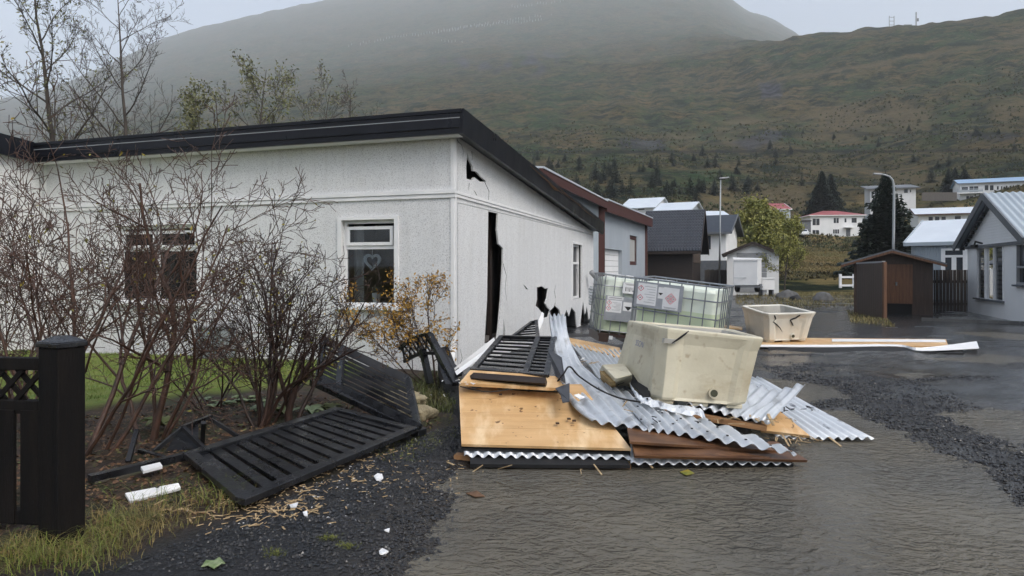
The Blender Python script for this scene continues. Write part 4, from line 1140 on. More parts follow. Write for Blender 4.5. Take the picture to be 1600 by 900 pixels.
for pts in ([(.16, .93), (.2, .82), (.15, .72), (.24, .60), (.3, .5), (.36, .35)], [(.66, .92), (.6, .82), (.5, .75), (.55, .62), (.57, .55)]):
    mb = MB(); mb.tube([T2(x, -.005 + .035 * (z < .85) * 1.0, z) for x, z in pts], [.012, .022, .016, .014, .010, .003][:len(pts)], 4); obj("crack", mb, m_dark, tb2)

def ibc(name, label, base, yaw, roll, labels, level=.62):
    """chemical tank in a steel cage on a pallet"""
    t_ = thing(name, label, "chemical tank", base)
    RM = Matrix.Rotation(yaw, 3, 'Z') @ Matrix.Rotation(roll, 3, 'Y')
    X, Y, Z_ = (RM @ Vector(a) for a in ((1, 0, 0), (0, 1, 0), (0, 0, 1)))
    L = lambda x, y, z: base + X * x + Y * y + Z_ * z
    Wd, Dp = 1.2, 1.0
    def add(nm, fn, mat, parent=None, **k):
        mb = MB(); fn(mb); return obj(nm, mb, mat, parent or t_, **k)
    # bottle, rounded
    def bottle(z0, z1, cap0, cap1):
        def f(mb):
            n = 48; rs = []
            zs = [(z0, .07 if cap0 else 0), (z0 + .03, .02 if cap0 else 0)] if cap0 else [(z0, 0)]
            zs += [(z1 - .06, 0), (z1 - .015, .03), (z1, .10)] if cap1 else [(z1, 0)]
            for z, ins in zs:
                for i in range(n):
                    a = 2 * math.pi * i / n; c, s = math.cos(a), math.sin(a)
                    e = .22; x = math.copysign(abs(c) ** e, c) * (Wd / 2 - .035 - ins); y = math.copysign(abs(s) ** e, s) * (Dp / 2 - .035 - ins)
                    mb.v.append(L(x, y, z))
            for j in range(len(zs) - 1):
                for i in range(n): mb.f.append((j * n + i, j * n + (i + 1) % n, (j + 1) * n + (i + 1) % n, (j + 1) * n + i))
            mb.f.append(tuple(reversed(range(n)))); mb.f.append(tuple((len(zs) - 1) * n + i for i in range(n)))
        return f
    zl = .16 + level
    add("filled_bottle", bottle(.16, zl, True, False), m_liquid)
    add("empty_bottle_top", bottle(zl + .001, 1.12, False, True), m_bottle)
    for x in (-.5, 0, .5):
        add("pallet_block", lambda mb: mb.box(L(x, 0, .055), .16, Dp, .10, X, Y, Z_), m_pallet)
    add("pallet_deck", lambda mb: mb.box(L(0, 0, .13), Wd, Dp, .05, X, Y, Z_), m_pallet)
    r = .011
    hzs = [.20, .46, .72, .96, 1.16]
    for z in hzs:
        def f(mb):
            e = .012
            c = [(-Wd / 2, -Dp / 2), (Wd / 2, -Dp / 2), (Wd / 2, Dp / 2), (-Wd / 2, Dp / 2)]
            for k in range(4):
                a, b = c[k], c[(k + 1) % 4]; mb.tube([L(a[0], a[1], z), L(b[0], b[1], z)], r * (1.25 if z == 1.16 else .9), 6)
        add("cage_hoop", f, m_cage)
    for k in range(8):
        x = -Wd / 2 + .02 + (Wd - .04) * k / 7
        for y in (-Dp / 2 - .012, Dp / 2 + .012):
            add("cage_bar", lambda mb: mb.tube([L(x, y, .15), L(x, y, 1.17)], r * .8, 6), m_cage)
    for k in range(1, 7):
        y = -Dp / 2 + Dp * k / 7
        for x in (-Wd / 2 - .012, Wd / 2 + .012):
            add("cage_bar", lambda mb: mb.tube([L(x, y, .15), L(x, y, 1.17)], r * .8, 6), m_cage)
    for pl_ in labels:
        x0, x1, z0, z1 = pl_["rect"]; yf = -Dp / 2 - .028
        pt = add("sign_plate", lambda mb: mb.box(L((x0 + x1) / 2, yf, (z0 + z1) / 2), x1 - x0, .006, z1 - z0, X, Y, Z_), m_plate)
        for kind, a0, a1, b0, b1 in pl_["stickers"]:
            sx0, sx1 = lerp(x0, x1, a0), lerp(x0, x1, a1); sz0, sz1 = lerp(z0, z1, b0), lerp(z0, z1, b1)
            cx, cz = (sx0 + sx1) / 2, (sz0 + sz1) / 2; wd_, ht_ = sx1 - sx0, sz1 - sz0
            add("paper_label", lambda mb: mb.box(L(cx, yf - .0045, cz), wd_, .002, ht_, X, Y, Z_), m_label, pt)
            def dia(mb, x, z, s, th=.007):
                q = [(x, z + s), (x + s, z), (x, z - s), (x - s, z)]
                for k in range(4):
                    a, b = q[k], q[(k + 1) % 4]; mb.beam(L(a[0], yf - .0065, a[1]), L(b[0], yf - .0065, b[1]), th, .001, Y)
            def lines(mb, xa, xb, za, zb, n):
                for k in range(n):
                    z = lerp(za, zb, k / max(1, n - 1)); mb.box(L((xa + xb * (1 - .12 * (k % 3))) / 2 + 0, yf - .0065, z), (xb - xa) * (1 - .18 * (k % 3)), .001, .006, X, Y, Z_)
            if kind == "two":
                add("hazard_diamond", lambda mb: (dia(mb, sx0 + .045, cz + ht_ * .26, .04), dia(mb, sx0 + .045, cz - ht_ * .18, .04)), m_red, pt)
                add("hazard_mark", lambda mb: (mb.box(L(sx0 + .045, yf - .0066, cz + ht_ * .28), .008, .001, .034, X, Y, Z_), mb.box(L(sx0 + .045, yf - .0066, cz - ht_ * .18), .02, .001, .012, X, Y, Z_)), m_ink, pt)
                add("label_print", lambda mb: lines(mb, sx0 + .10, sx1 - .02, sz1 - .04, sz0 + .04, 7), m_greyink, pt)
            if kind == "four":
                add("hazard_diamond", lambda mb: [dia(mb, cx + dx * .038, cz + dz * .038, .036) for dx, dz in ((0, 1), (1, 0), (0, -1), (-1, 0))] and None, m_red, pt)
                add("hazard_mark", lambda mb: [mb.box(L(cx + dx * .038, yf - .0066, cz + dz * .038), .016, .001, .016, X, Y, Z_) for dx, dz in ((0, 1), (1, 0), (0, -1), (-1, 0))] and None, m_ink, pt)
                add("label_print", lambda mb: lines(mb, sx0 + .02, sx1 - .02, sz0 + .03, sz0 + .018, 2), m_greyink, pt)
            if kind == "corrosive":
                def f(mb):
                    s = min(wd_, ht_) * .46
                    mb.quad(L(cx - s, yf - .0066, cz), L(cx, yf - .0066, cz - s), L(cx + s, yf - .0066, cz), L(cx, yf - .0066, cz + s * .02))
                add("hazard_mark", f, m_ink, pt, fixn=False)
            if kind == "text": add("label_print", lambda mb: lines(mb, sx0 + .02, sx1 - .02, sz1 - .03, sz0 + .03, 5), m_greyink, pt)
            if kind == "code":
                def f(mb):
                    for k in range(9): mb.box(L(lerp(sx0 + .05, sx1 - .05, k / 8), yf - .0065, cz - ht_ * .1), .006 + .006 * (k % 3 == 0), .001, ht_ * .4, X, Y, Z_)
                add("label_print", lambda mb: (f(mb), lines(mb, sx0 + .03, sx1 - .03, sz1 - .02, sz1 - .035, 2)), m_ink, pt)
    return t_, L, (X, Y, Z_)
m_liquid = M("pale_green_liquid_tank", (.62, .70, .50), .35, (.57, .66, .46), 1.5, bump=.05, bscale=6)
m_bottle = M("milky_plastic", (.76, .82, .72), .35, (.72, .78, .67), 1.5, bump=.05, bscale=6)
for m_ in (m_liquid, m_bottle):
    b_ = m_.node_tree.nodes["Principled BSDF"]; b_.inputs["Subsurface Weight"].default_value = .0
tank1, L1, ax1 = ibc("chemical_tank", "caged white chemical tank on a brown pallet beside the gable wall", g3(972, 538, .30) + Vector((.12, .35, 0)), R(3), R(6.5),
    [{"rect": (-.55, .30, .38, .80), "stickers": [("text", .04, .36, .86, .98), ("two", .03, .34, .34, .83), ("corrosive", .37, .58, .45, .80), ("four", .64, .96, .06, .66)]},
     {"rect": (-.28, .02, .86, 1.05), "stickers": [("code", .02, .98, .02, .98)]}])
mb = MB(); p = L1(.02, -.53, .20); mb.tube([p, p + ax1[1] * -.05], .05, 12); va = obj("valve", mb, m_rubber, tank1)
mb = MB(); mb.box(p + ax1[2] * .07 + ax1[1] * -.04, .14, .03, .04, (ax1[0] + ax1[2] * .15).normalized(), ax1[1], ax1[2]); obj("valve_lever", mb, m_redplastic, va)
for x in (-.38, -.05):
    mb = MB(); mb.box(L1(x, -.505, .09), .06, .006, .06, ax1[0], ax1[1], ax1[2]); obj("pallet_tag", mb, m_label, tank1)
tank2, L2, ax2 = ibc("chemical_tank", "tilted caged chemical tank with red hazard labels behind the large tub", Vector((2.38, 9.75, .26)), R(-28), R(6.5),
    [{"rect": (-.56, .12, .76, 1.12), "stickers": [("two", .06, .46, .10, .93), ("corrosive", .49, .60, .42, .86), ("four", .60, .92, .04, .88)]}])
mb = MB(); mb.box(L2(.56, -.53, .42), .14, .004, .34, ax2[0], ax2[1], ax2[2]); obj("paper_label", mb, m_label, tank2)
dp = thing("downpipe_elbow", "grey downpipe elbow poking out behind the house corner", "pipe", at(932, 440, 19.2))
mb = MB(); mb.tube([at(924, 425, 19.0), at(930, 432, 19.1), at(938, 440, 19.2), at(941, 450, 19.2)], .075, 10); obj("pipe_bend", mb, m_gray, dp, smooth=True)
st = bil(at(921, 476, 17.5), at(938, 476, 17.2), at(938, 449, 17.4), at(921, 447, 17.7))
mb = MB()
corr_grid(mb, lambda s, t: st(t, s), 6, 48, 2, .03)
o = tag(obj("corrugated_sheet", mb, m_steelw, loc=st(.5, .5), fixn=False), "upright pale corrugated sheet between house corner and left tank", "metal sheet"); md = o.modifiers.new("thickness", 'SOLIDIFY'); md.thickness = .01

# flat plywood stack behind the tubs
t = thing("board_stack", "long pale boards and white sheet lying on black felt across the wet yard", "board stack", g3(1350, 545, .02))
mb = MB(); mb.slab([g3(1165, 543, .05), g3(1506, 552, .04), g3(1500, 535, .05), g3(1165, 530, .06)], .045); obj("felt_or_fill_layer", mb, m_felt, t)
mb = MB(); mb.slab([g3(1165, 539, .105), g3(1482, 541, .10), g3(1478, 530, .11), g3(1165, 527, .115)], .03); obj("plywood", mb, m_ply, t)
mb = MB()
e0 = [g3(*p) for p in ((1165, 541.5, .09), (1300, 542, .085), (1400, 541, .10), (1440, 548, .07), (1530, 544, .10))]
e1 = [g3(*p) for p in ((1165, 538.5, .11), (1300, 538.5, .115), (1400, 538, .13), (1440, 543, .12), (1526, 533, .15))]
mb.grid(lambda s, t_: spline(e0, s) * (1 - t_) + spline(e1, s) * t_, 24, 2)
o = obj("white_sheet", mb, m_white, t, fixn=False); md = o.modifiers.new("thickness", 'SOLIDIFY'); md.thickness = .008
mb = MB(); mb.slab([g3(1300, 533, .13), g3(1478, 534, .12), g3(1476, 530.5, .13), g3(1300, 529.5, .14)], .012); obj("white_strip", mb, m_white, t)
mb = MB()
e2 = [g3(*p) for p in ((1200, 553, .0), (1300, 555, .0), (1400, 552, .0), (1506, 553, .0))]
e3 = [g3(*p) for p in ((1200, 542, .085), (1300, 543, .08), (1400, 542, .095), (1500, 547, .07))]
mb.grid(lambda s, t_: spline(e2, s) * (1 - t_) + spline(e3, s) * t_ + Vector((0, -.03 * math.sin(t_ * 3) + .03 * math.sin(s * 17), 0)), 24, 3)
obj("felt_flap", mb, m_felt, t, fixn=False)
mb = MB(); mb.slab([at(1100, 507, 14.5), at(1160, 514, 14.2), at(1160, 511, 14.9), at(1100, 504, 15.2)], .03)
tag(obj("plywood_offcut", mb, m_ply, loc=at(1130, 510, 14.6)), "pale board edge showing between the tilted tank and the farther tub", "plywood piece")

# ================================================================== BUILDINGS BEHIND
def windowed(parent, P, a0, a1, z0, z1, n=1, frame=.07, fm=None, pm=None, label=None):
    """window on the plane P(a, c, z), c outwards is negative"""
    f = MB()
    for q in ((a0, a0 + frame, z0, z1), (a1 - frame, a1, z0, z1), (a0 + frame, a1 - frame, z0, z0 + frame), (a0 + frame, a1 - frame, z1 - frame, z1)):
        f.hexa([P(q[0], -.05, q[2]), P(q[1], -.05, q[2]), P(q[1], .02, q[2]), P(q[0], .02, q[2]), P(q[0], -.05, q[3]), P(q[1], -.05, q[3]), P(q[1], .02, q[3]), P(q[0], .02, q[3])])
    for k in range(1, n):
        a = lerp(a0, a1, k / n)
        f.hexa([P(a - frame / 2, -.045, z0 + frame), P(a + frame / 2, -.045, z0 + frame), P(a + frame / 2, .01, z0 + frame), P(a - frame / 2, .01, z0 + frame),
                P(a - frame / 2, -.045, z1 - frame), P(a + frame / 2, -.045, z1 - frame), P(a + frame / 2, .01, z1 - frame), P(a - frame / 2, .01, z1 - frame)])
    w_ = obj("window", f, fm or m_white, parent)
    g = MB(); g.quad(P(a0 + frame, -.015, z0 + frame), P(a1 - frame, -.015, z0 + frame), P(a1 - frame, -.015, z1 - frame), P(a0 + frame, -.015, z1 - frame))
    obj("pane", g, pm or m_pane, w_, fixn=False)
    return w_
def building(name, label, FL, FR, depth, z0, eave, ridge, rtype, wall, roof, trim=None, over=.35, cat="house", wins=(), lwins=(), ridge_in=.5, group=None, rth=.14):
    """FL, FR: front corners on the ground plan (x, y); gable: 'side' ridge along the front, 'front' gable to the front, 'hip', 'mono'"""
    FL = Vector((FL[0], FL[1], 0)); FR = Vector((FR[0], FR[1], 0))
    e1 = FR - FL; W = e1.length; e1 /= W; e2 = Vector((-e1.y, e1.x, 0))
    P = lambda a, c, z: FL + e1 * a + e2 * c + ZZ * z
    PLw = lambda a, c, z: FL + e2 * (depth - a) + e1 * c + ZZ * z          # left wall, seen from outside
    t = thing(name, label, cat, P(W / 2, depth / 2, z0), group)
    mb = MB(); D = depth
    if rtype == 'side':
        prof = lambda a: [P(a, 0, z0 - 3), P(a, D, z0 - 3), P(a, D, eave), P(a, D * ridge_in, ridge), P(a, 0, eave)]
        A, B = prof(0), prof(W); n = 0; mb.v = A + B
        mb.f = [(0, 1, 2, 3, 4), (9, 8, 7, 6, 5), (0, 4, 9, 5), (1, 2, 7, 6), (2, 3, 8, 7), (3, 4, 9, 8)]
        obj("wall", mb, wall, t)
        mb = MB(); o = over; k = (ridge - eave) / (D * ridge_in); kb = (ridge - eave) / (D * (1 - ridge_in))
        mb.slab([P(-o, -o, eave - o * k + rth), P(W + o, -o, eave - o * k + rth), P(W + o, D * ridge_in, ridge + rth), P(-o, D * ridge_in, ridge + rth)], rth - .01)
        mb.slab([P(-o, D + o, eave - o * kb + rth), P(W + o, D + o, eave - o * kb + rth), P(W + o, D * ridge_in + .004, ridge + rth), P(-o, D * ridge_in + .004, ridge + rth)], rth - .01)
        obj("roof", mb, roof, t)
    elif rtype == 'front':
        prof = lambda c: [P(0, c, z0 - 3), P(W, c, z0 - 3), P(W, c, eave), P(W / 2, c, ridge), P(0, c, eave)]
        A, B = prof(0), prof(D); mb.v = A + B
        mb.f = [(0, 1, 2, 3, 4), (9, 8, 7, 6, 5), (0, 4, 9, 5), (1, 2, 7, 6), (2, 3, 8, 7), (3, 4, 9, 8)]
        obj("wall", mb, wall, t)
        mb = MB(); o = over; k = (ridge - eave) / (W / 2)
        for s in (0, 1):
            x0, x1 = (-o, W / 2) if s == 0 else (W + o, W / 2 + .004)
            mb.slab([P(x0, -o, eave - o * k + rth), P(x1, -o, ridge + rth), P(x1, D + o, ridge + rth), P(x0, D + o, eave - o * k + rth)], rth - .01)
        obj("roof", mb, roof, t)
    elif rtype == 'hip':
        mb.hexa([P(0, 0, z0 - 3), P(W, 0, z0 - 3), P(W, D, z0 - 3), P(0, D, z0 - 3), P(0, 0, eave), P(W, 0, eave), P(W, D, eave), P(0, D, eave)]); obj("wall", mb, wall, t)
        mb = MB(); o = over; h = D * .45
        q = [P(-o, -o, eave + .1), P(W + o, -o, eave + .1), P(W + o, D + o, eave + .1), P(-o, D + o, eave + .1), P(h, D / 2, ridge), P(W - h, D / 2, ridge)]
        mb.v = q; mb.f = [(0, 1, 5, 4), (1, 2, 5), (2, 3, 4, 5), (3, 0, 4), (3, 2, 1, 0)]; obj("roof", mb, roof, t)
        mb = MB()
        mb.hexa([P(-o, -o, eave - .08), P(W + o, -o, eave - .08), P(W + o, D + o, eave - .08), P(-o, D + o, eave - .08), P(-o, -o, eave + .09), P(W + o, -o, eave + .09), P(W + o, D + o, eave + .09), P(-o, D + o, eave + .09)]); obj("eaves_board", mb, m_white, t)
    elif rtype == 'mono':
        mb.hexa([P(0, 0, z0 - 3), P(W, 0, z0 - 3), P(W, D, z0 - 3), P(0, D, z0 - 3), P(0, 0, eave), P(W, 0, eave), P(W, D, ridge), P(0, D, ridge)]); obj("wall", mb, wall, t)
        mb = MB(); o = over; mb.slab([P(-o, -o, eave + rth), P(W + o, -o, eave + rth), P(W + o, D + o, ridge + rth), P(-o, D + o, ridge + rth)], rth - .01); obj("roof", mb, roof, t)
    if trim is not None:
        mb = MB(); o = over + .03
        if rtype == 'side':
            k = (ridge - eave) / (D * ridge_in)
            mb.beam(P(-o, -o, eave - o * k + .06), P(W + o, -o, eave - o * k + .06), .05, .18)
            for a in (-o, W + o):
                mb.beam(P(a, -o, eave - o * k + .08), P(a, D * ridge_in, ridge + .10), .05, .20); mb.beam(P(a, D * ridge_in, ridge + .10), P(a, D + o, eave - o * k + .08), .05, .20)
        elif rtype == 'front':
            k = (ridge - eave) / (W / 2)
            mb.beam(P(-o, -o, eave - o * k + .06), P(W / 2, -o, ridge + .08), .05, .2); mb.beam(P(W / 2, -o, ridge + .08), P(W + o, -o, eave - o * k + .06), .05, .2)
        else:
            mb.beam(P(-o, -o, eave + .06), P(W + o, -o, eave + .06), .05, .2)
            mb.beam(P(-o, -o, eave + .06), P(-o, D + o, ridge + .06), .05, .2)
        obj("fascia", mb, trim, t)
    for wn in wins: windowed(t, P, *wn)
    for wn in lwins: windowed(t, PLw, *wn)
    return t, P, W, e1, e2
def ab(FLp, FRp, pxs, zs):
    """helper: window rectangles measured as bearings along a front wall"""
    out = []
    FLv, FRv = Vector(FLp), Vector(FRp); e = (FRv - FLv); L_ = e.length; e /= L_
    def a_of(px):
        t = (px - 800) / F; return (FLv.x - FLv.y * t) / (e.y * t - e.x)
    def z_of(px, py):
        y = FLv.y + e.y * a_of(px); return EYE - (py - HZ) / F * y
    for (x0, x1, y0, y1), n in zip(pxs, zs): out.append((a_of(x0), a_of(x1), z_of(x0, y1), z_of(x0, y0), n))
    return out
def xy(px, d): return ((px - 800) / F * d, d)

# workshop: corrugated side, rendered end, red trims
ws = thing("workshop", "blue grey workshop with dark red roof trim and white roller door", "workshop", at(960, 440, 33))
A0, A1, A2 = Vector((*xy(836, 21.9), 0)), Vector((*xy(936, 32), 0)), Vector((*xy(1008.5, 43.5), 0))
ht = EYE + 100 * 32 / F
nb = Vector((-.93, .36, 0))
WP = lambda p, q: (lambda a, c, z: p + (q - p).normalized() * a + Vector((-(q - p).normalized().y, (q - p).normalized().x, 0)) * c + ZZ * z)
P1w = WP(A0, A1); L1w = (A1 - A0).length
mb = MB(); corr_grid(mb, lambda s, t: P1w(s * L1w, 0, lerp(-.2, ht, t)), 30, 240, 1, .03); obj("corrugated_wall", mb, m_lblue, ws, fixn=False)
P2w = WP(A1, A2); L2w = (A2 - A1).length
wa = ab(A1[:2], A2[:2], [(944, 972, 388, 440), (984, 995.5, 367, 414)], (1, 1))
mb = MB(); mb.poly(rect(0, L2w, -.2, ht + .0), [rect(wa[0][0], wa[0][1], .0, wa[0][3]), rect(wa[1][0], wa[1][1], wa[1][2], wa[1][3])], .25, lambda a, z, c: P2w(a, c, z)); obj("rendered_wall", mb, m_bluegrey, ws)
mb = MB(); n_sl = 9
for k in range(n_sl):
    z0_, z1_ = lerp(0, wa[0][3], k / n_sl) + .01, lerp(0, wa[0][3], (k + 1) / n_sl) - .01
    mb = MB(); mb.hexa([P2w(wa[0][0] + .02, .2, z0_), P2w(wa[0][1] - .02, .2, z0_), P2w(wa[0][1] - .02, .24, z0_), P2w(wa[0][0] + .02, .24, z0_), P2w(wa[0][0] + .02, .2, z1_), P2w(wa[0][1] - .02, .2, z1_), P2w(wa[0][1] - .02, .24, z1_), P2w(wa[0][0] + .02, .24, z1_)]); obj("door_slat", mb, m_wwall, ws)
windowed(ws, lambda a, c, z: P2w(a, c + .12, z), wa[1][0], wa[1][1], wa[1][2], wa[1][3], 1, .22, m_redpaint, m_curtain)
mb = MB(); mb.beam(P1w(L1w - .2, -.06, -.2), P1w(L1w - .2, -.06, ht - .1), .5, .12, (0, 1, 0)); obj("corner_post", mb, m_redpaint, ws)
mb = MB(); mb.beam(P2w(L2w - .1, -.04, -.2), P2w(L2w - .1, -.04, ht - .1), .2, .1, (0, 1, 0)); obj("corner_post", mb, m_redpaint, ws)
mb = MB(); mb.beam(P1w(-.5, -.35, ht - .02), P1w(L1w + .1, -.35, ht - .02), .12, .35); obj("fascia", mb, m_redpaint, ws)
mb = MB(); mb.beam(P2w(-.1, -.35, ht - .05), P2w(L2w + .3, -.35, ht - .05), .12, .58); obj("fascia", mb, m_redpaint, ws)
mb = MB(); u_ = ZZ * (ht + .22)
mb.slab([P1w(-.5, -.45, ht + .2), P1w(L1w, -.45, ht + .2), P1w(L1w, 9, ht + 1.0), P1w(-.5, 9, ht + 1.0)], .06); mb.slab([P2w(-.1, -.45, ht + .27), P2w(L2w + .3, -.45, ht + .27), P2w(L2w + .3, 9, ht + 1.0), P2w(-.1, 9, ht + 1.0)], .06); obj("roof", mb, m_wroof, ws)
mb = MB(); mb.hexa([A0 + nb * 8, A0 + nb * .3, A1 + nb * .3, A1 + nb * 8, A0 + nb * 8 + ZZ * ht, A0 + nb * .3 + ZZ * ht, A1 + nb * .3 + ZZ * ht, A1 + nb * 8 + ZZ * ht]); obj("inner_block", mb, m_dkgray, ws)
mb = MB(); q = P2w(L2w, 0.3, 0); q2 = P2w(L2w, 8, 0); mb.hexa([P2w(.3, .3, 0), P2w(L2w - .02, .3, 0), P2w(L2w - .02, 8, 0), P2w(.3, 8, 0)] + [v + ZZ * ht for v in (P2w(.3, .3, 0), P2w(L2w - .02, .3, 0), P2w(L2w - .02, 8, 0), P2w(.3, 8, 0))]); obj("inner_block", mb, m_dkgray, ws)

# dark cottage with tiled roof
FLp, FRp = xy(1012, 45), xy(1082, 44)
ct_, Pc, Wc, e1c, e2c = building("dark_cottage", "dark brown timber cottage with black tiled pitched roof beside the workshop", FLp, FRp, 6.4, 0, 3.05, 5.55, 'side', m_dkbrown, m_slate, m_dkbrown, .55, "cottage")
mb = MB(); k = (5.55 - 3.05) / 3.2
corr_grid(mb, lambda s, t: Pc(lerp(-.6, Wc + .6, s), lerp(-.6, 3.2, t), 3.05 + lerp(-.6, 3.2, t) * k + .20 + .03 * ((t * 14) % 1)), 22, 176, 42, .035)
obj("tile_courses", mb, m_slate, ct_, fixn=False)
m_gableboard = M('gable_boards', (.085, .058, .042), .7, (.055, .038, .028), 4)
for k_ in range(13):                        # weatherboards on the gable end
    z_ = 2.0 + .12 * k_; hw = max(.2, 3.2 * (5.55 - max(3.05, z_)) / 2.5 - .3) if z_ > 3.05 else 3.0
    mb = MB(); mb.hexa([Pc(Wc + .01, 3.2 - hw, z_), Pc(Wc + .045, 3.2 - hw, z_), Pc(Wc + .045, 3.2 + hw, z_), Pc(Wc + .01, 3.2 + hw, z_), Pc(Wc + .01, 3.2 - hw, z_ + .11), Pc(Wc + .03, 3.2 - hw, z_ + .11), Pc(Wc + .03, 3.2 + hw, z_ + .11), Pc(Wc + .01, 3.2 + hw, z_ + .11)])
    obj("weatherboard", mb, m_gableboard if k_ < 9 else m_dkbrown, ct_)
for k_ in range(16):
    z_ = -.1 + .19 * k_; mb = MB(); mb.hexa([Pc(0, -.035, z_), Pc(Wc, -.035, z_), Pc(Wc, 0, z_), Pc(0, 0, z_), Pc(0, -.012, z_ + .18), Pc(Wc, -.012, z_ + .18), Pc(Wc, 0, z_ + .18), Pc(0, 0, z_ + .18)]); obj("weatherboard", mb, m_dkbrown, ct_)

# white house behind the cottage
FLp, FRp = xy(1090, 56), xy(1134, 55)
hz_ = lambda px, py, d: EYE - (py - HZ) / F * d
wh, Pw, Ww, *_ = building("white_house", "tall white house with dark slate roof and black basement behind the cottage", FLp, FRp, 6.5, 0, hz_(0, 361, 55), hz_(0, 338, 58), 'side', m_wwall, m_slate, m_dkgray, .5,
    wins=ab(FLp, FRp, [(1101, 1112, 367, 391)], (1,)))
mb = MB(); zb = hz_(0, 407, 55); mb.hexa([Pw(-.05, -.06, -1), Pw(Ww + .06, -.06, -1), Pw(Ww + .06, 6, -1), Pw(-.05, 6, -1), Pw(-.05, -.06, zb), Pw(Ww + .06, -.06, zb), Pw(Ww + .06, 6, zb), Pw(-.05, 6, zb)]); obj("basement_wall", mb, m_dkgray, wh)
# grey plank fence below it
pf = thing("plank_fence", "weathered grey plank fence between dark cottage and trailer", "fence", at(1120, 445, 50))
for k in range(14):
    p = at(1102 + 2.45 * k, 446, 50); p.z = -.1; mb = MB(); mb.box(p + ZZ * .75, .105, .03, 1.7 + .06 * (k % 3)); obj("fence_plank", mb, m_hut, pf)
mb = MB(); mb.box(at(1119, 425, 50.05), 1.7, .04, .08); obj("rail", mb, m_hut, pf)

# far roofs over the cottage
building("far_house", "far house with weathered white roof just above the workshop roof", xy(972, 92), xy(1021, 90), 9, 4, hz_(0, 324, 90), hz_(0, 312, 96), 'side', m_wwall, m_wroof, None, .4, wins=ab(xy(972, 92), xy(1021, 90), [(996, 1008, 325, 329)], (1,)))
building("far_house", "far house with bright white roof rising behind the dark cottage ridge", xy(1023, 84), xy(1075, 82), 8, 4, hz_(0, 330, 82), hz_(0, 318.5, 87), 'side', m_lblue, m_wroof, None, .4)
building("far_house", "low far house with pale grey roof behind the slate roofed white house", xy(1098, 96), xy(1140, 96), 8, 4, hz_(0, 340, 96), hz_(0, 332, 101), 'side', m_lblue, m_wroof, None, .4, wins=ab(xy(1098, 96), xy(1140, 96), [(1137, 1139.6, 345, 349)], (1,)))
# white garage
FLp, FRp = xy(1136, 46), xy(1217, 45)
ga, Pg, Wg, *_ = building("garage", "white gabled garage with wide grey door behind the box trailer", FLp, FRp, 7, 0, hz_(0, 397, 45), hz_(0, 381, 45), 'front', m_wwall, m_dkbrown, m_dkbrown, .3, "garage")
wa = ab(FLp, FRp, [(1151, 1198, 395, 440)], (1,))[0]
for k in range(6):
    z0_, z1_ = lerp(0, wa[3], k / 6) + .012, lerp(0, wa[3], (k + 1) / 6) - .012
    mb = MB(); mb.hexa([Pg(wa[0], -.04, z0_), Pg(wa[1], -.04, z0_), Pg(wa[1], .02, z0_), Pg(wa[0], .02, z0_), Pg(wa[0], -.04, z1_), Pg(wa[1], -.04, z1_), Pg(wa[1], .02, z1_), Pg(wa[0], .02, z1_)]); obj("door_panel", mb, m_gray, ga)
# box trailer
tr = thing("box_trailer", "white box trailer parked on the grass in front of the garage", "trailer", at(1165, 450, 38))
q = lambda px, py, d: at(px, py, d)
b_ = [q(1146, 446, 37.6), q(1184, 446, 37), q(1190, 444, 39.4), q(1146, 444, 40)]; tp = [q(1146, 407, 37.6), q(1184, 407, 37), q(1190, 406, 39.4), q(1146, 405, 40)]
mb = MB(); mb.hexa(b_ + tp); obj("box_body", mb, m_wwall, tr, bevel=.03)
mb = MB(); c_ = sum(tp, Vector()) / 4; mb.hexa([c_ + (p - c_) * 1.04 for p in tp] + [c_ + (p - c_) * 1.03 + ZZ * .10 for p in tp]); obj("lid", mb, m_white, tr)
mb = MB(); mb.box(b_[0] * .5 + b_[1] * .5 + ZZ * .42 + Vector((0, -.012, 0)), 1.3, .02, .03); obj("seam", mb, m_gray, tr)
for x in (1150, 1181):
    mb = MB(); p = q(x, 449, 38.2); mb.tube([p, p + Vector((.16, 0, 0))], .26, 16); obj("wheel", mb, m_rubber, tr)
mb = MB(); mb.box(q(1165, 447.5, 38), 1.25, 1.9, .08); obj("chassis", mb, m_dkgray, tr)
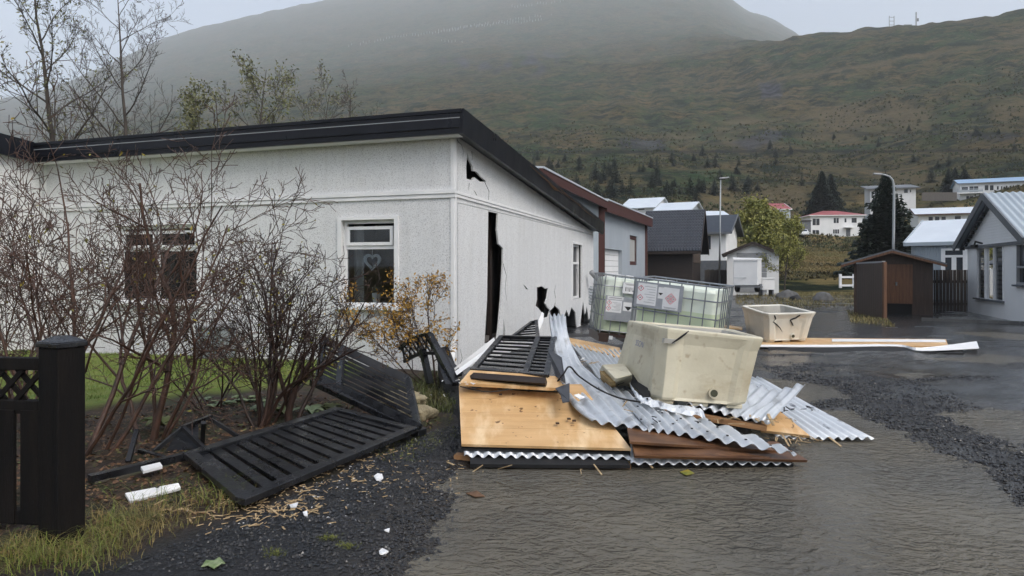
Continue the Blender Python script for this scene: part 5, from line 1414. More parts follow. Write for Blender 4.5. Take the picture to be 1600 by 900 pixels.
# white van-like car behind the trailer
def car(label, c, yaw, L_=4.2, Wd=1.75, Ht=1.5, mat=None, sc=1):
    t = thing("parked_car", label, "car", c)
    E1 = Vector((math.cos(yaw), math.sin(yaw), 0)); E2 = Vector((-E1.y, E1.x, 0))
    P = lambda x, y, z: c + E1 * x + E2 * y + ZZ * z
    prof = [(-.5, .28), (-.5, .62), (-.47, .86), (-.30, .94), (-.17, 1.42), (-.02, 1.5), (.26, 1.5), (.42, 1.40), (.48, .95), (.5, .80), (.5, .28)]
    mb = MB(); k = len(prof)
    for y, s in ((-1, 1), (1, 1)):
        for x, z in prof: mb.v.append(P(x * L_, y * Wd / 2 * (1 if z < 1 else .86), z * Ht / 1.5))
    mb.f = [tuple(range(k)), tuple(reversed(range(k, 2 * k)))] + [(i, (i + 1) % k, (i + 1) % k + k, i + k) for i in range(k)]
    obj("body", mb, mat or m_wwall, t, bevel=.05)
    for y in (-1, 1):
        for a, b in ((-.2, .05), (.07, .30)):
            mb = MB(); mb.quad(P(a * L_ + (.25 if a < -.1 else 0), y * Wd * .468, .98), P(b * L_, y * Wd * .468, .98), P(b * L_, y * Wd * .435, 1.36), P((a + .05) * L_ + (.1 if a < -.1 else 0), y * Wd * .435, 1.36)); obj("side_window", mb, m_pane, t)
    mb = MB(); mb.quad(P(-.302 * L_, -Wd * .4, .98), P(-.302 * L_, Wd * .4, .98), P(-.182 * L_, Wd * .37, 1.39), P(-.182 * L_, -Wd * .37, 1.39)); obj("windscreen", mb, m_pane, t)
    for x in (-.32, .31):
        for y in (-1, 1):
            mb = MB(); mb.tube([P(x * L_, y * Wd * .40, .31), P(x * L_, y * Wd * .515, .31)], .31, 18); wl = obj("wheel", mb, m_rubber, t)
            mb = MB(); mb.tube([P(x * L_, y * Wd * .50, .31), P(x * L_, y * Wd * .52, .31)], .19, 14); obj("rim", mb, m_gray, wl)
    for y in (-.36, .36):
        mb = MB(); mb.box(P(-.497 * L_, y * Wd, .72), .06, .3, .14, E1, E2, ZZ); obj("headlight", mb, m_label, t)
    return t
ub = thing("utility_box", "white lidded utility box standing right of the box trailer", "box", at(1197, 438, 40))
p = at(1197, 438, 40); p.z = .25
mb = MB(); mb.box(p + ZZ * .42, .74, .7, .62); obj("box_body", mb, m_wwall, ub, bevel=.02)
mb = MB(); mb.box(p + ZZ * .78, .82, .78, .09); obj("lid", mb, m_white, ub, bevel=.01)
for sx_ in (-.3, .3):
    mb = MB(); mb.box(p + Vector((sx_, 0, -.08)), .08, .6, .36); obj("leg", mb, m_dkgray, ub)
p = on_hill(1254, 138); car("white car parked beside the red roofed house on the slope", p + ZZ * .1, R(78))

# red roofed white house on the slope
d0 = 144; FLp, FRp = xy(1267, d0), xy(1350, d0 - 1)
zb = hz_(0, 370, d0)
rows = [(1269, 1281, 341, 352.5), (1302, 1311, 340, 349), (1319, 1323, 340.5, 348), (1330, 1339, 340, 348.5), (1269, 1280, 359, 366), (1301, 1311.5, 358, 365.5), (1344.5, 1348.5, 357.5, 365.5), ]
rh, Pr, Wr, *_ = building("red_roof_house", "white two storey house with low red hipped roof on the grassy slope", FLp, FRp, 9, zb, hz_(0, 337, d0), hz_(0, 329.5, d0 + 4), 'hip', m_wwall, m_redroof, None, .5, wins=ab(FLp, FRp, rows, (2, 2, 1, 1, 2, 3, 1)))
wa = ab(FLp, FRp, [(1322, 1328.5, 357, 369)], (1,))[0]
mb = MB(); mb.hexa([Pr(wa[0], -.06, wa[2]), Pr(wa[1], -.06, wa[2]), Pr(wa[1], .02, wa[2]), Pr(wa[0], .02, wa[2]), Pr(wa[0], -.06, wa[3]), Pr(wa[1], -.06, wa[3]), Pr(wa[1], .02, wa[3]), Pr(wa[0], .02, wa[3])]); obj("door", mb, m_dkgray, rh)
mb = MB(); mb.box(Pr((wa[0] + wa[1]) / 2, -.5, wa[3] + .2), 1.9, 1.0, .16); obj("porch_roof", mb, m_white, rh)
mb = MB(); mb.box(Pr(Wr + .6, 4, zb + 1.0), .5, 6, 3); 
gw_ = thing("hedge_wall", "low dark wall between red roofed house and tree", "wall", at(1254, 362, 140))
mb = MB(); mb.box(at(1254, 353, 139.5), 3.3, .4, 2.6); obj("wall_face", mb, m_dkgray, gw_); mb = MB(); mb.box(at(1254, 345.2, 139.5), 3.5, .7, .2); obj("coping", mb, m_dkbrown, gw_)
d0 = 128; FLp, FRp = xy(1206, d0), xy(1235, d0)
building("narrow_house", "narrow pale house with faded red roof partly hidden by the yellow green tree", FLp, FRp, 7, hz_(0, 366, d0), hz_(0, 327, d0), hz_(0, 319, d0 + 3.5), 'side', m_lblue, m_redroof, m_white, .2, wins=ab(FLp, FRp, [(1219, 1224, 330, 342)], (1,)))
# house on the hill behind the spruce
d0 = 152; FLp, FRp = xy(1360, d0 + 3), xy(1431, d0)
building("hill_house", "white house with dark flat roof peeping out on both sides of the big spruce", FLp, FRp, 8, hz_(0, 324, d0), hz_(0, 294, d0), hz_(0, 289, d0 + 8), 'mono', m_wwall, m_dkgray, m_dkgray, .8,
    wins=ab(FLp, FRp, [(1361, 1364, 299, 308), (1366.5, 1370, 297.5, 306), (1361, 1364, 313, 320), (1366, 1369.5, 313, 320), (1412, 1419, 295, 302), (1421, 1424, 296, 301)], (1,) * 6))
gf = thing("slope_fence", "grey board fence across the slope right of the big spruce", "fence", at(1465, 312, 147))
mb = None
for k in range(34):
    x = 1441 + 1.62 * k; p = at(x, 313.5, 147); mb = MB(); mb.box(p + ZZ * .9, .20, .05, 1.85); obj("fence_board", mb, m_hut, gf)
# long white house with blue roof
d0 = 150; FLp, FRp = xy(1500, d0), xy(1625, d0 - 6)
rows = [(1502, 1513, 292, 301), (1514, 1529, 291, 301), (1538, 1545, 289, 298), (1546, 1553, 289, 298), (1557, 1561, 290.5, 297), (1563.5, 1567, 290.5, 297), (1570.5, 1574.5, 290, 297), (1576.5, 1580, 290, 297), (1585, 1587, 290, 296.5), (1588.5, 1590.5, 290, 296.5), (1594, 1599, 289.5, 297),
        (1509, 1514.5, 306, 312.5), (1517, 1521.5, 306, 312.5), (1523, 1528.5, 306, 312.5), (1535, 1545, 305, 312)]
bh, Pb, Wb, *_ = building("blue_roof_house", "long white house with blue roof and balcony high on the right slope", FLp, FRp, 9, hz_(0, 320, d0), hz_(0, 287, d0), hz_(0, 282, d0 + 4), 'side', m_wwall, m_blueroof, m_dkgray, .5, wins=ab(FLp, FRp, rows, (1, 2, 1, 1, 1, 1, 1, 1, 1, 1, 1, 1, 1, 1, 2)))
wa = ab(FLp, FRp, [(1497, 1534, 298, 303)], (1,))[0]
mb = MB(); mb.hexa([Pb(wa[0] - .4, -1.3, wa[2] - .1), Pb(wa[1], -1.3, wa[2] - .1), Pb(wa[1], 0, wa[2] - .1), Pb(wa[0] - .4, 0, wa[2] - .1), Pb(wa[0] - .4, -1.3, wa[2] + .12), Pb(wa[1], -1.3, wa[2] + .12), Pb(wa[1], 0, wa[2] + .12), Pb(wa[0] - .4, 0, wa[2] + .12)]); bal = obj("balcony", mb, m_wwall, bh)
mb = MB(); mb.beam(Pb(wa[0] - .4, -1.28, wa[2] + .9), Pb(wa[1], -1.28, wa[2] + .9), .06, .08); mb.beam(Pb(wa[0] - .4, -1.28, wa[2] + .45), Pb(wa[1], -1.28, wa[2] + .45), .04, .5); obj("railing", mb, m_lblue, bal)
# bungalow with white roof and red ends
d0 = 104; FLp, FRp = xy(1435, d0), xy(1528, d0 - 3)
building("bungalow", "white bungalow with white roof and dark red gable boards behind the pale blue house", FLp, FRp, 8, hz_(0, 352, d0), hz_(0, 335, d0), hz_(0, 327.5, d0 + 4), 'side', m_wwall, m_wroof, m_redpaint, .6,
    wins=ab(FLp, FRp, [(1450, 1458.5, 338, 345.5), (1460, 1468.5, 338, 345.5), (1470, 1478.5, 338, 345.5), (1491, 1502, 337, 345), (1512, 1519, 336, 344)], (1,) * 5))
# pale blue corrugated house
FLp, FRp = xy(1424, 35), xy(1520, 33.0)
lb, Pl, Wl, *_ = building("pale_blue_house", "pale blue corrugated house with bright white metal roof behind the shed", FLp, FRp, 5.6, 0, hz_(0, 379, 34), hz_(0, 349, 37), 'side', m_lblue, m_wroof, m_lblue, .25)
mb = MB(); corr_grid(mb, lambda s, t: Pl(s * Wl, -.03, lerp(-.2, hz_(0, 379, 34) - .1, t)), 34, 272, 1, .022); obj("corrugated_cladding", mb, m_lblue, lb, fixn=False)
wa = ab(FLp, FRp, [(1474, 1509, 388.5, 424)], (1,))[0]
bx = lambda a0, a1, z0, z1, c0=-.10, c1=-.03: [Pl(a0, c0, z0), Pl(a1, c0, z0), Pl(a1, c1, z0), Pl(a0, c1, z0), Pl(a0, c0, z1), Pl(a1, c0, z1), Pl(a1, c1, z1), Pl(a0, c1, z1)]
mb = MB(); mb.hexa(bx(wa[0] - .08, wa[0] + .10, wa[2] - .5, wa[3])); mb.hexa(bx(wa[1] - .10, wa[1] + .08, wa[2] - .5, wa[3])); mb.hexa(bx(wa[0] + .101, wa[1] - .101, wa[3] - .1, wa[3])); mb.hexa(bx(wa[0] + .101, wa[1] - .101, wa[3] - .45, wa[3] - .33)); mb.hexa(bx((wa[0] + wa[1]) / 2 - .1, (wa[0] + wa[1]) / 2 + .1, wa[2] - .5, wa[3] - .451)); 
dr = obj("door_frame", mb, m_white, lb)
for a0, a1, z0, z1 in ((wa[0] + .1, wa[1] - .1, wa[3] - .33, wa[3] - .1), (wa[0] + .1, (wa[0] + wa[1]) / 2 - .1, wa[2] - .5, wa[3] - .45), ((wa[0] + wa[1]) / 2 + .1, wa[1] - .1, wa[2] - .5, wa[3] - .45)):
    mb = MB(); mb.hexa(bx(a0, a1, z0, z1, -.06, -.05)); obj("pane", mb, m_pane, dr)
# brown shed
FLp, FRp = xy(1334, 23.7), xy(1458, 22.5)
shd, Ps, Wsd, *_ = building("garden_shed", "dark brown garden shed with low gable roof and orange brown door", FLp, FRp, 3, .0, hz_(0, 409, 23), hz_(0, 392, 23), 'front', m_brown, m_dkgray, None, .38, "shed", rth=.06)
for sgn_ in (0, 1):
    mb = MB(); kk_ = (hz_(0, 392, 23) - hz_(0, 409, 23)) / (Wsd / 2); a_ = -.38 if sgn_ == 0 else Wsd + .38
    mb.beam(Ps(a_, -.36, hz_(0, 409, 23) - .38 * kk_ - .03), Ps(Wsd / 2, -.36, hz_(0, 392, 23) - .03), .03, .08); obj('barge_board', mb, m_orange, shd)
def boards_on(parent, P, a0, a1, z0, z1, n, mat, c=-.02, th=.02, nm="board"):
    for k in range(n):
        u0, u1 = lerp(a0, a1, k / n) + .004, lerp(a0, a1, (k + 1) / n) - .004
        mb = MB(); mb.hexa([P(u0, c - th, z0), P(u1, c - th, z0), P(u1, c, z0), P(u0, c, z0), P(u0, c - th, z1), P(u1, c - th, z1), P(u1, c, z1), P(u0, c, z1)]); obj(nm, mb, mat, parent)
wa = ab(FLp, FRp, [(1386, 1426, 413, 474)], (1,))[0]
zd0, zd1 = hz_(0, 474, 23), hz_(0, 413, 23)
boards_on(shd, Ps, 0, wa[0] - .02, -.05, hz_(0, 411, 23), 9, m_brown, 0)
boards_on(shd, Ps, wa[1] + .02, Wsd, -.05, hz_(0, 413, 23), 5, m_brown, 0)
mb = MB(); mb.hexa([Ps(wa[0], -.03, zd0), Ps(wa[1], -.03, zd0), Ps(wa[1], -.005, zd0), Ps(wa[0], -.005, zd0), Ps(wa[0], -.03, zd1), Ps(wa[1], -.03, zd1), Ps(wa[1], -.005, zd1), Ps(wa[0], -.005, zd1)]); dr = obj("door", mb, m_orange, shd)
boards_on(dr, Ps, wa[0], wa[1], zd0, zd1, 7, m_orange, -.031, .02, "door_board")
mb = MB(); mb.box(Ps(wa[0] + .28, -.09, (zd0 + zd1) / 2), .03, .06, .12); obj("handle", mb, m_cage, dr)
mb = MB(); mb.hexa([Ps(wa[0] + .02, -.02, 0), Ps(wa[1] - .02, -.02, 0), Ps(wa[1] - .02, -.003, 0), Ps(wa[0] + .02, -.003, 0), Ps(wa[0] + .02, -.02, zd0 - .02), Ps(wa[1] - .02, -.02, zd0 - .02), Ps(wa[1] - .02, -.003, zd0 - .02), Ps(wa[0] + .02, -.003, zd0 - .02)]); obj("dark_gap", mb, m_dark, shd)
sc_ = thing("screen_panel", "brown plank screen standing out from the shed front with pale top cap", "screen", at(1362, 495, 22))
S0, S1 = at(1340, 487, 23.2), at(1381, 500, 21.0)
S0.z = S1.z = -.05
e_ = (S1 - S0).normalized(); L_ = (S1 - S0).length; nn = Vector((e_.y, -e_.x, 0))
PS = lambda a, c, z: S0 + e_ * a + nn * -c + ZZ * z
boards_on(sc_, PS, 0, L_, 0, 1.83, 12, m_brown, 0, .03)
mb = MB(); mb.beam(PS(0, 0, 1.84), PS(L_, 0, 1.87), .09, .05); obj("top_cap", mb, m_gray, sc_)
mb = MB(); mb.beam(PS(L_ + .05, 0, -.1), PS(L_ + .05, 0, 1.86), .10, .10, (0, 1, 0)); obj("end_post", mb, m_orange, sc_)
bf = thing("board_fence", "dark brown upright board fence between shed and white gabled house", "fence", at(1485, 485, 25))
for k in range(20):
    x = 1460 + 2.72 * k; p = at(x, 486, 25.2); p.z = 0; mb = MB(); mb.box(p + ZZ * .78 + Vector((0, -.03 * (k % 2), 0)), .066 if k % 2 else .05, .025, 1.56); obj("fence_board", mb, m_dkbrown, bf)
mb = MB(); mb.box(at(1486, 440, 25.3), 1.35, .05, .1); mb.box(at(1486, 475, 25.3), 1.35, .05, .1); obj("rail", mb, m_dkbrown, bf)
# white gabled house at the right edge
P0 = Vector((*xy(1512, 24.0), 0)); wd_ = Vector((-.345, -.938, 0)); nout = Vector((-.938, .345, 0))
PR = lambda a, c, z: P0 + wd_ * a + nout * -c + ZZ * z            # a along the gable towards the camera, c inwards
RW, RE, RA = 6.0, 2.42, 3.78
rgt = thing("gabled_house", "white gabled house with grey barge boards and tall blinds at the right edge", "house", PR(3, 3, 0))
mb = MB()
prof = [(0, -.3), (RW, -.3), (RW, RE), (RW / 2, RA), (0, RE)]
hol = [ab((P0.x, P0.y), (P0.x + wd_.x * 6, P0.y + wd_.y * 6), [(1527, 1568, 394, 477)], (3,))[0], ab((P0.x, P0.y), (P0.x + wd_.x * 6, P0.y + wd_.y * 6), [(1589, 1660, 388, 450)], (2,))[0]]
za, zb_ = .62, 2.28
mb.poly(prof, [rect(hol[0][0], hol[0][1], za, zb_), rect(hol[1][0], min(hol[1][1], 5.6), 1.15, zb_)], .2, lambda a, z, c: PR(a, c, z)); obj("gable_wall", mb, m_wwall, rgt)
mb = MB(); mb.hexa([PR(0, .2, -.3), PR(RW, .2, -.3), PR(RW, 10, -.3), PR(0, 10, -.3), PR(0, .2, RE), PR(RW, .2, RE), PR(RW, 10, RE), PR(0, 10, RE)])
obj("side_walls", mb, m_wwall, rgt)
nb_ = 15
for k in range(nb_):                       # clapboards in the gable
    z0_, z1_ = lerp(2.40, RA - .05, k / nb_), lerp(2.40, RA - .05, (k + 1) / nb_)
    w0 = RW / 2 * max(0.0, (RA - max(RE, z1_)) / (RA - RE))
    mb = MB(); mb.hexa([PR(RW / 2 - w0, -.04, z0_), PR(RW / 2 + w0, -.04, z0_), PR(RW / 2 + w0, 0, z0_), PR(RW / 2 - w0, 0, z0_), PR(RW / 2 - w0, -.018, z1_), PR(RW / 2 + w0, -.018, z1_), PR(RW / 2 + w0, 0, z1_), PR(RW / 2 - w0, 0, z1_)]); obj("siding_board", mb, m_wwall, rgt)
mb = MB(); mb.beam(PR(.0, -.05, 2.345), PR(RW, -.05, 2.345), .06, .09); obj("trim_band", mb, m_dkgray, rgt)
k_ = (RA - RE) / (RW / 2); ov = .32
for s, (a0, a1) in enumerate(((-.45, RW / 2), (RW + .45, RW / 2))):
    z0_ = RE - .45 * k_ + .10; z1_ = RA + .10
    mb = MB(); mb.slab([PR(a0, -ov, z0_ + .1), PR(a1, -ov, z1_ + .1), PR(a1, 10, z1_ + .1), PR(a0, 10, z0_ + .1)], .09); obj("roof", mb, m_lblue, rgt)
    mb = MB(); mb.beam(PR(a0, -ov - .02, z0_ + .02), PR(a1, -ov - .02, z1_ + .02), .05, .22); obj("barge_board", mb, m_dkgray, rgt)
    mb = MB(); mb.beam(PR(a0, -ov + .2, z0_ - .02), PR(a1, -ov + .2, z1_ - .02), .05, .10); obj("inner_barge_board", mb, m_dkgray, rgt)
    mb = MB(); corr_grid(mb, lambda u, v: PR(lerp(a0, a1, v), lerp(-ov, 10, u), lerp(z0_, z1_, v) + .125), 56, 448, 1, .02); obj("roof_sheet", mb, m_lblue, rgt, fixn=False)
mb = MB()
for k in range(9):
    a = lerp(.1, 2.4, k / 8); z_ = RE + a * k_ - .12; mb.box(PR(a, -.16, z_ - .03), .07, .07, .12)
obj("string_lights", mb, m_rubber, rgt, kind="stuff")
w_ = None
fmb = MB(); a0, a1 = hol[0][0], hol[0][1]
for a in (a0, lerp(a0, a1, 1 / 3), lerp(a0, a1, 2 / 3), a1): fmb.box(PR(a, .02, (za + zb_) / 2), .05, .09, zb_ - za, wd_, nout, ZZ)
fr_ = obj("window", fmb, m_white, rgt)
mb = MB(); mb.box(PR((a0 + a1) / 2, -.04, za - .03), a1 - a0 + .2, .14, .05, wd_, nout, ZZ); obj("sill", mb, m_dkgray, fr_)
for k in range(3):
    b0, b1 = lerp(a0, a1, k / 3) + .03, lerp(a0, a1, (k + 1) / 3) - .03
    mb = MB(); mb.quad(PR(b0, .04, za), PR(b1, .04, za), PR(b1, .04, zb_), PR(b0, .04, zb_)); obj("pane", mb, m_glass, fr_)
    for j in range(11):
        z_ = lerp(za + .12, zb_ - .1, j / 10); mb = MB(); mb.box(PR((b0 + b1) / 2, .10, z_), b1 - b0, .012, .085, wd_, nout, ZZ); obj("blind_slat", mb, m_gray, fr_)
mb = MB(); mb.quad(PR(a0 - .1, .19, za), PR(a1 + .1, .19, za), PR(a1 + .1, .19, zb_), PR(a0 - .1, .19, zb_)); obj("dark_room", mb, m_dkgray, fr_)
a0, a1 = hol[1][0], min(hol[1][1], 5.6)
fmb = MB()
for p in ((a0, a0 + .06, 1.15, zb_), (a1 - .06, a1, 1.15, zb_), (a0 + .06, a1 - .06, 1.15, 1.21), (a0 + .06, a1 - .06, 1.62, 1.68)): fmb.box(PR((p[0] + p[1]) / 2, .02, (p[2] + p[3]) / 2), p[1] - p[0], .08, p[3] - p[2], wd_, nout, ZZ)
fr_ = obj("window", fmb, m_gray, rgt)
mb = MB(); mb.box(PR((a0 + a1) / 2, -.04, 1.12), a1 - a0 + .15, .14, .05, wd_, nout, ZZ); obj("sill", mb, m_dkgray, fr_)
mb = MB(); mb.quad(PR(a0, .05, 1.15), PR(a1, .05, 1.15), PR(a1, .05, zb_), PR(a0, .05, zb_)); obj("pane", mb, m_pane, fr_)
mb = MB(); p = PR(1.25, -.12, 2.37); mb.box(p, .1, .5, .10, nout, wd_, ZZ); mb.tube([p + Vector((0, 0, .03)), p + Vector((-.1, -.2, .15)), p + Vector((-.1, -.6, .06))], .03, 6); obj("wall_lamp", mb, m_rubber, rgt)
mb = MB(); mb.beam(PR(-.35, -.05, .2), PR(-.35, -.05, RE - .2), .03, .03, (0, 1, 0)); 
mb = MB(); mb.hexa([PR(-.01, -.03, -.2), PR(RW, -.03, -.2), PR(RW, -.001, -.2), PR(-.01, -.001, -.2), PR(-.01, -.03, .06), PR(RW, -.03, .06), PR(RW, -.001, .06), PR(-.01, -.001, .06)]); obj("plinth", mb, m_dkgray, rgt)
# kerb and pavement in front of it
pv = [at(1512, 486, 25.0), at(1512, 510, 19), at(1640, 515, 17.9), at(1640, 500, 24)]
mb = MB(); g_ = [Vector((*xy(1455, 24.2), .07)), Vector((*xy(1470, 20.2), .07)), Vector((*xy(1640, 18.6), .07)), Vector((*xy(1640, 24), .07))]
mb.slab(g_, .2); obj("pavement", mb, M("wet_concrete", (.12, .12, .115), .25, (.08, .08, .078), 1.2, rvar=.15), kind="structure")
mb = MB()
for k in range(14):
    a, b = lerp(1440, 1680, k / 14), lerp(1440, 1680, (k + 1) / 14) - .8
    da, db = lerp(20.3, 18.2, k / 14), lerp(20.3, 18.2, (k + 1) / 14)
    mb = MB(); mb.beam(Vector((*xy(a, da), .05)), Vector((*xy(b, db), .05)), .14, .14)
    if k == 0:
        kb = thing("kerb", "row of grey kerb stones along the yard by the white gabled house", "kerb", Vector((*xy(1440, 20.3), 0)))
    obj("kerb_stone", mb, M("kerb_concrete", (.10, .10, .098), .5, (.07, .07, .068), 5) if k == 0 else bpy.data.materials["kerb_concrete"], kb)
# white post and rail piece, field stones, tarps
wf = thing("rail_fence", "short white post and rail fence left of the brown shed", "fence", at(1318, 450, 30))
for x in (1313, 1334):
    mb = MB(); p = at(x, 450, 30); mb.box(at(x, 439, 30), .10, .08, .62); obj("post", mb, m_white, wf)
for y in (433, 446):
    mb = MB(); mb.beam(at(1311, y, 29.96), at(1336, y, 29.96), .04, .09); obj("rail", mb, m_white, wf)
bmm = bmesh.new(); bmesh.ops.create_icosphere(bmm, subdivisions=3, radius=1)
def boulder(label, p, sx, sy, sz, mat, nm="boulder", cat="boulder", seed=0):
    mb = MB()
    for v in bmm.verts:
        q = Vector((v.co.x, v.co.y, v.co.z)); k = 1 + .28 * noise.noise(q * 1.1 + Vector((seed, 0, 0))) + .12 * noise.noise(q * 3 + Vector((0, seed, 0)))
        mb.v.append(p + Vector((q.x * sx * k, q.y * sy * k, max(-.3, q.z) * sz * k)))
    mb.f = [tuple(v.index for v in f.verts) for f in bmm.faces]
    return tag(obj(nm, mb, mat, loc=p, smooth=True), label, cat)
boulder("flat grey boulder on the verge behind the far tub", at(1230, 466, 36), .62, .5, .45, m_rock, seed=1)
boulder("grey rounded boulder beside the shed verge", at(1285, 468, 33), .5, .4, .40, m_rock, seed=2)
boulder("dark tarpaulin heap on the verge between the two boulders", at(1244, 469, 34), .3, .3, .28, m_rubber, "tarpaulin", "tarpaulin", 3)

# ================================================================== LAMPS, MASTS, SNOW FENCES
def lamp_post(label, pts, head):
    t = thing("street_lamp", label, "street lamp", pts[0])
    mb = MB(); n = len(pts); mb.tube(pts, [.075 - .035 * i / (n - 1) for i in range(n)], 10); obj("pole", mb, m_lamp, t, smooth=True)
    mb = MB(); a, b = head; d_ = (b - a); mb.hexa([a + Vector((0, -.1, -.05)), b + Vector((0, -.09, -.04)), b + Vector((0, .09, -.04)), a + Vector((0, .1, -.05)), a + Vector((0, -.07, .05)), b + Vector((0, -.05, .03)), b + Vector((0, .05, .03)), a + Vector((0, .07, .05))]); obj("lamp_head", mb, m_gray, t, bevel=.02)
d_ = 48
lamp_post("straight street lamp with small flat head rising behind the tilted tank", [at(1124, 447, d_), at(1125, 360, d_), at(1126, 281, d_)], (at(1124, 278.5, d_), at(1139, 277, d_)))
d_ = 36; arc_ = [at(1396, 470, d_), at(1396, 380, d_), at(1397, 300, d_), at(1396.5, 290, d_), at(1395, 282, d_), at(1390, 276, d_), at(1382, 273, d_), at(1375, 272, d_)]
lamp_post("tall street lamp with curved arm in front of the big spruce", arc_, (at(1377, 272, d_), at(1364.5, 271, d_)))
mt = thing("lattice_mast", "two legged pylon with cross bars on the right ridge", "mast", on_hill(1393, 690))
for x in (1389.5, 1397):
    mb = MB(); mb.beam(at(x, 47, 690), at(x, 25, 690), .5, .5, (0, 1, 0)); obj("pole", mb, m_gray, mt)
for y in (27, 33, 39):
    mb = MB(); mb.beam(at(1389.5, y, 690), at(1397, y, 690), .4, .4); obj("cross_bar", mb, m_gray, mt)
mt = thing("antenna_mast", "slim antenna mast with small dish on the right ridge", "mast", on_hill(1432, 690))
mb = MB(); mb.beam(at(1431.5, 44, 690), at(1431.5, 19, 690), .9, .9, (0, 1, 0)); obj("pole", mb, m_gray, mt)
mb = MB(); mb.box(at(1434, 31, 690), 1.6, .8, 3); obj("antenna", mb, m_dkgray, mt)
mb = MB(); mb.box(at(1417, 42, 690), 7, 4, 2.4); t = thing("hill_hut", "tiny low hut on the right ridge between pylon and antenna", "hut", at(1417, 42, 690)); obj("wall", mb, m_dkgray, t); mb = MB(); mb.box(at(1417, 40, 690), 8, 5, .6); obj("roof", mb, m_gray, t)
k = 0
for x0, y0, x1, y1, d_ in ((545, 72, 640, 56, 1250), (640, 58, 730, 44, 1280), (685, 50, 862, 24, 1330), (735, 43, 850, 33, 1200), (690, 65, 722, 66, 1120), (800, 12, 880, 3, 1400)):
    n = max(6, int(abs(x1 - x0) / 4.2)); mb = MB(); w_ = ["lowest left", "second from left", "long upper", "middle", "short lowest", "topmost fading"][k]; k += 1
    base = None
    for i in range(n):
        px, py = lerp(x0, x1, i / (n - 1)), lerp(y0, y1, i / (n - 1)) + random.uniform(-1.6, 1.6)
        if random.random() < .2: continue
        # walk out along the bearing to where the slope is seen at that height
        lo_, hi_ = 600., 5100.
        for _ in range(24):
            md_ = (lo_ + hi_) / 2; q_ = on_hill(px, md_)
            if HZ - (q_.z - EYE) / q_.y * F > py: lo_ = md_
            else: hi_ = md_
        p = on_hill(px, lo_)
        if base is None: base = p
        mb.box(p + ZZ * lo_ * .001, lo_ * .0007, .6, lo_ * .0045)
    tag(obj("snow_fence", mb, m_gray, loc=base), w_ + " row of avalanche snow fence posts on the misty mountain", "snow fence", "avalanche snow fences on the mountain")

# ================================================================== VEGETATION
TWIG = [.0029]
def grow(mb, p, d, L_, r, lvl, rg, spec, tips):
    """a tapering limb with side shoots; spec[lvl] = (children, length ratio, spread, upward pull, wobble)"""
    n = max(3, min(9, int(L_ / .16) if lvl < 2 else 3))
    pts = [p.copy()]; dirs = []
    kids, ratio, spread, up, wob = spec[lvl] if lvl < len(spec) else (0, 0, 0, .1, .15)
    d = d.normalized()
    for i in range(n):
        d = (d + Vector((rg.gauss(0, wob), rg.gauss(0, wob), rg.gauss(0, wob) + up / n))).normalized()
        p = p + d * (L_ / n); pts.append(p.copy()); dirs.append(d.copy())
    last = lvl >= len(spec) - 1
    sides = 7 if r > .05 else (5 if r > .018 else (4 if r > .008 else 3))
    mb.tube(pts, [max(TWIG[0] if lvl else TWIG[0] * 1.8, r * (1 - .72 * i / n)) for i in range(n + 1)], sides, cap=False)
    if last or kids == 0:
        tips.append((pts[-1], d)); tips.append((pts[n // 2], d)); return
    for k in range(kids):
        f = .22 + .78 * (k + rg.random() * .7) / kids
        i = min(n - 1, int(f * n)); q = pts[i].lerp(pts[i + 1], f * n - i)
        ax_ = dirs[i].cross(Vector((rg.gauss(0, 1), rg.gauss(0, 1), rg.gauss(0, 1)))).normalized()
        dd = (Matrix.Rotation(R(spread * rg.uniform(.6, 1.3)), 3, ax_) @ dirs[i])
        grow(mb, q, dd, L_ * ratio * rg.uniform(.6, 1.15) * (1.15 - .45 * f), r * (1 - .6 * f) * .58, lvl + 1, rg, spec, tips)
    tips.append((pts[-1], d))
def leaves(tips, rg, share, size, num, jit):
    mb = MB()
    for p, d in tips:
        if rg.random() > share: continue
        for _ in range(num):
            c = p + Vector((rg.gauss(0, jit), rg.gauss(0, jit), rg.gauss(0, jit)))
            a = Vector((rg.gauss(0, 1), rg.gauss(0, 1), rg.gauss(0, 1))).normalized(); b = a.cross(Vector((rg.gauss(0, 1), rg.gauss(0, 1), rg.gauss(0, 1)))).normalized()
            s = size * rg.uniform(.6, 1.25)
            mb.quad(c - a * s, c - b * s * .45, c + a * s, c + b * s * .45)
    return mb
def shrub(label, base, stems, spec, bark, seed, leaf=None, share=.1, lsize=.02, lnum=1, lj=.03, group=None):
    rg = random.Random(seed)
    t = thing("bare_shrub", label, "shrub", base, group); tips = []
    for off, d, L_, r in stems:
        mb = MB(); tp = []
        b = base + Vector((off[0], off[1], 0)); b.z = gz(b.x, b.y) - .05
        grow(mb, b, Vector(d), L_, r, 0, rg, spec, tp)
        obj("stem", mb, bark, t, smooth=True, fixn=False); tips += tp
    if leaf is not None:
        mb = leaves(tips, rg, share, lsize, lnum, lj); obj("foliage", mb, leaf, t, kind="stuff", fixn=False)
    return t
def fan(rg, n, spread, L0, L1, r0, r1, base_r, lean=(0, 0)):
    out = []
    for k in range(n):
        a = 2 * math.pi * (k + rg.random() * .8) / n; e = spread * math.sqrt(rg.uniform(.05, 1))
        out.append(((math.cos(a) * base_r * rg.random(), math.sin(a) * base_r * rg.random()), (math.cos(a) * e + lean[0], math.sin(a) * e * .8 + lean[1], 1), rg.uniform(L0, L1), rg.uniform(r0, r1)))
    return out
rg = random.Random(11)
SP = [(7, .50, 38, .18, .11), (6, .52, 44, .16, .15), (5, .46, 46, .12, .18), (0, 0, 0, .1, .2)]
b1 = g3(128, 716, .05)
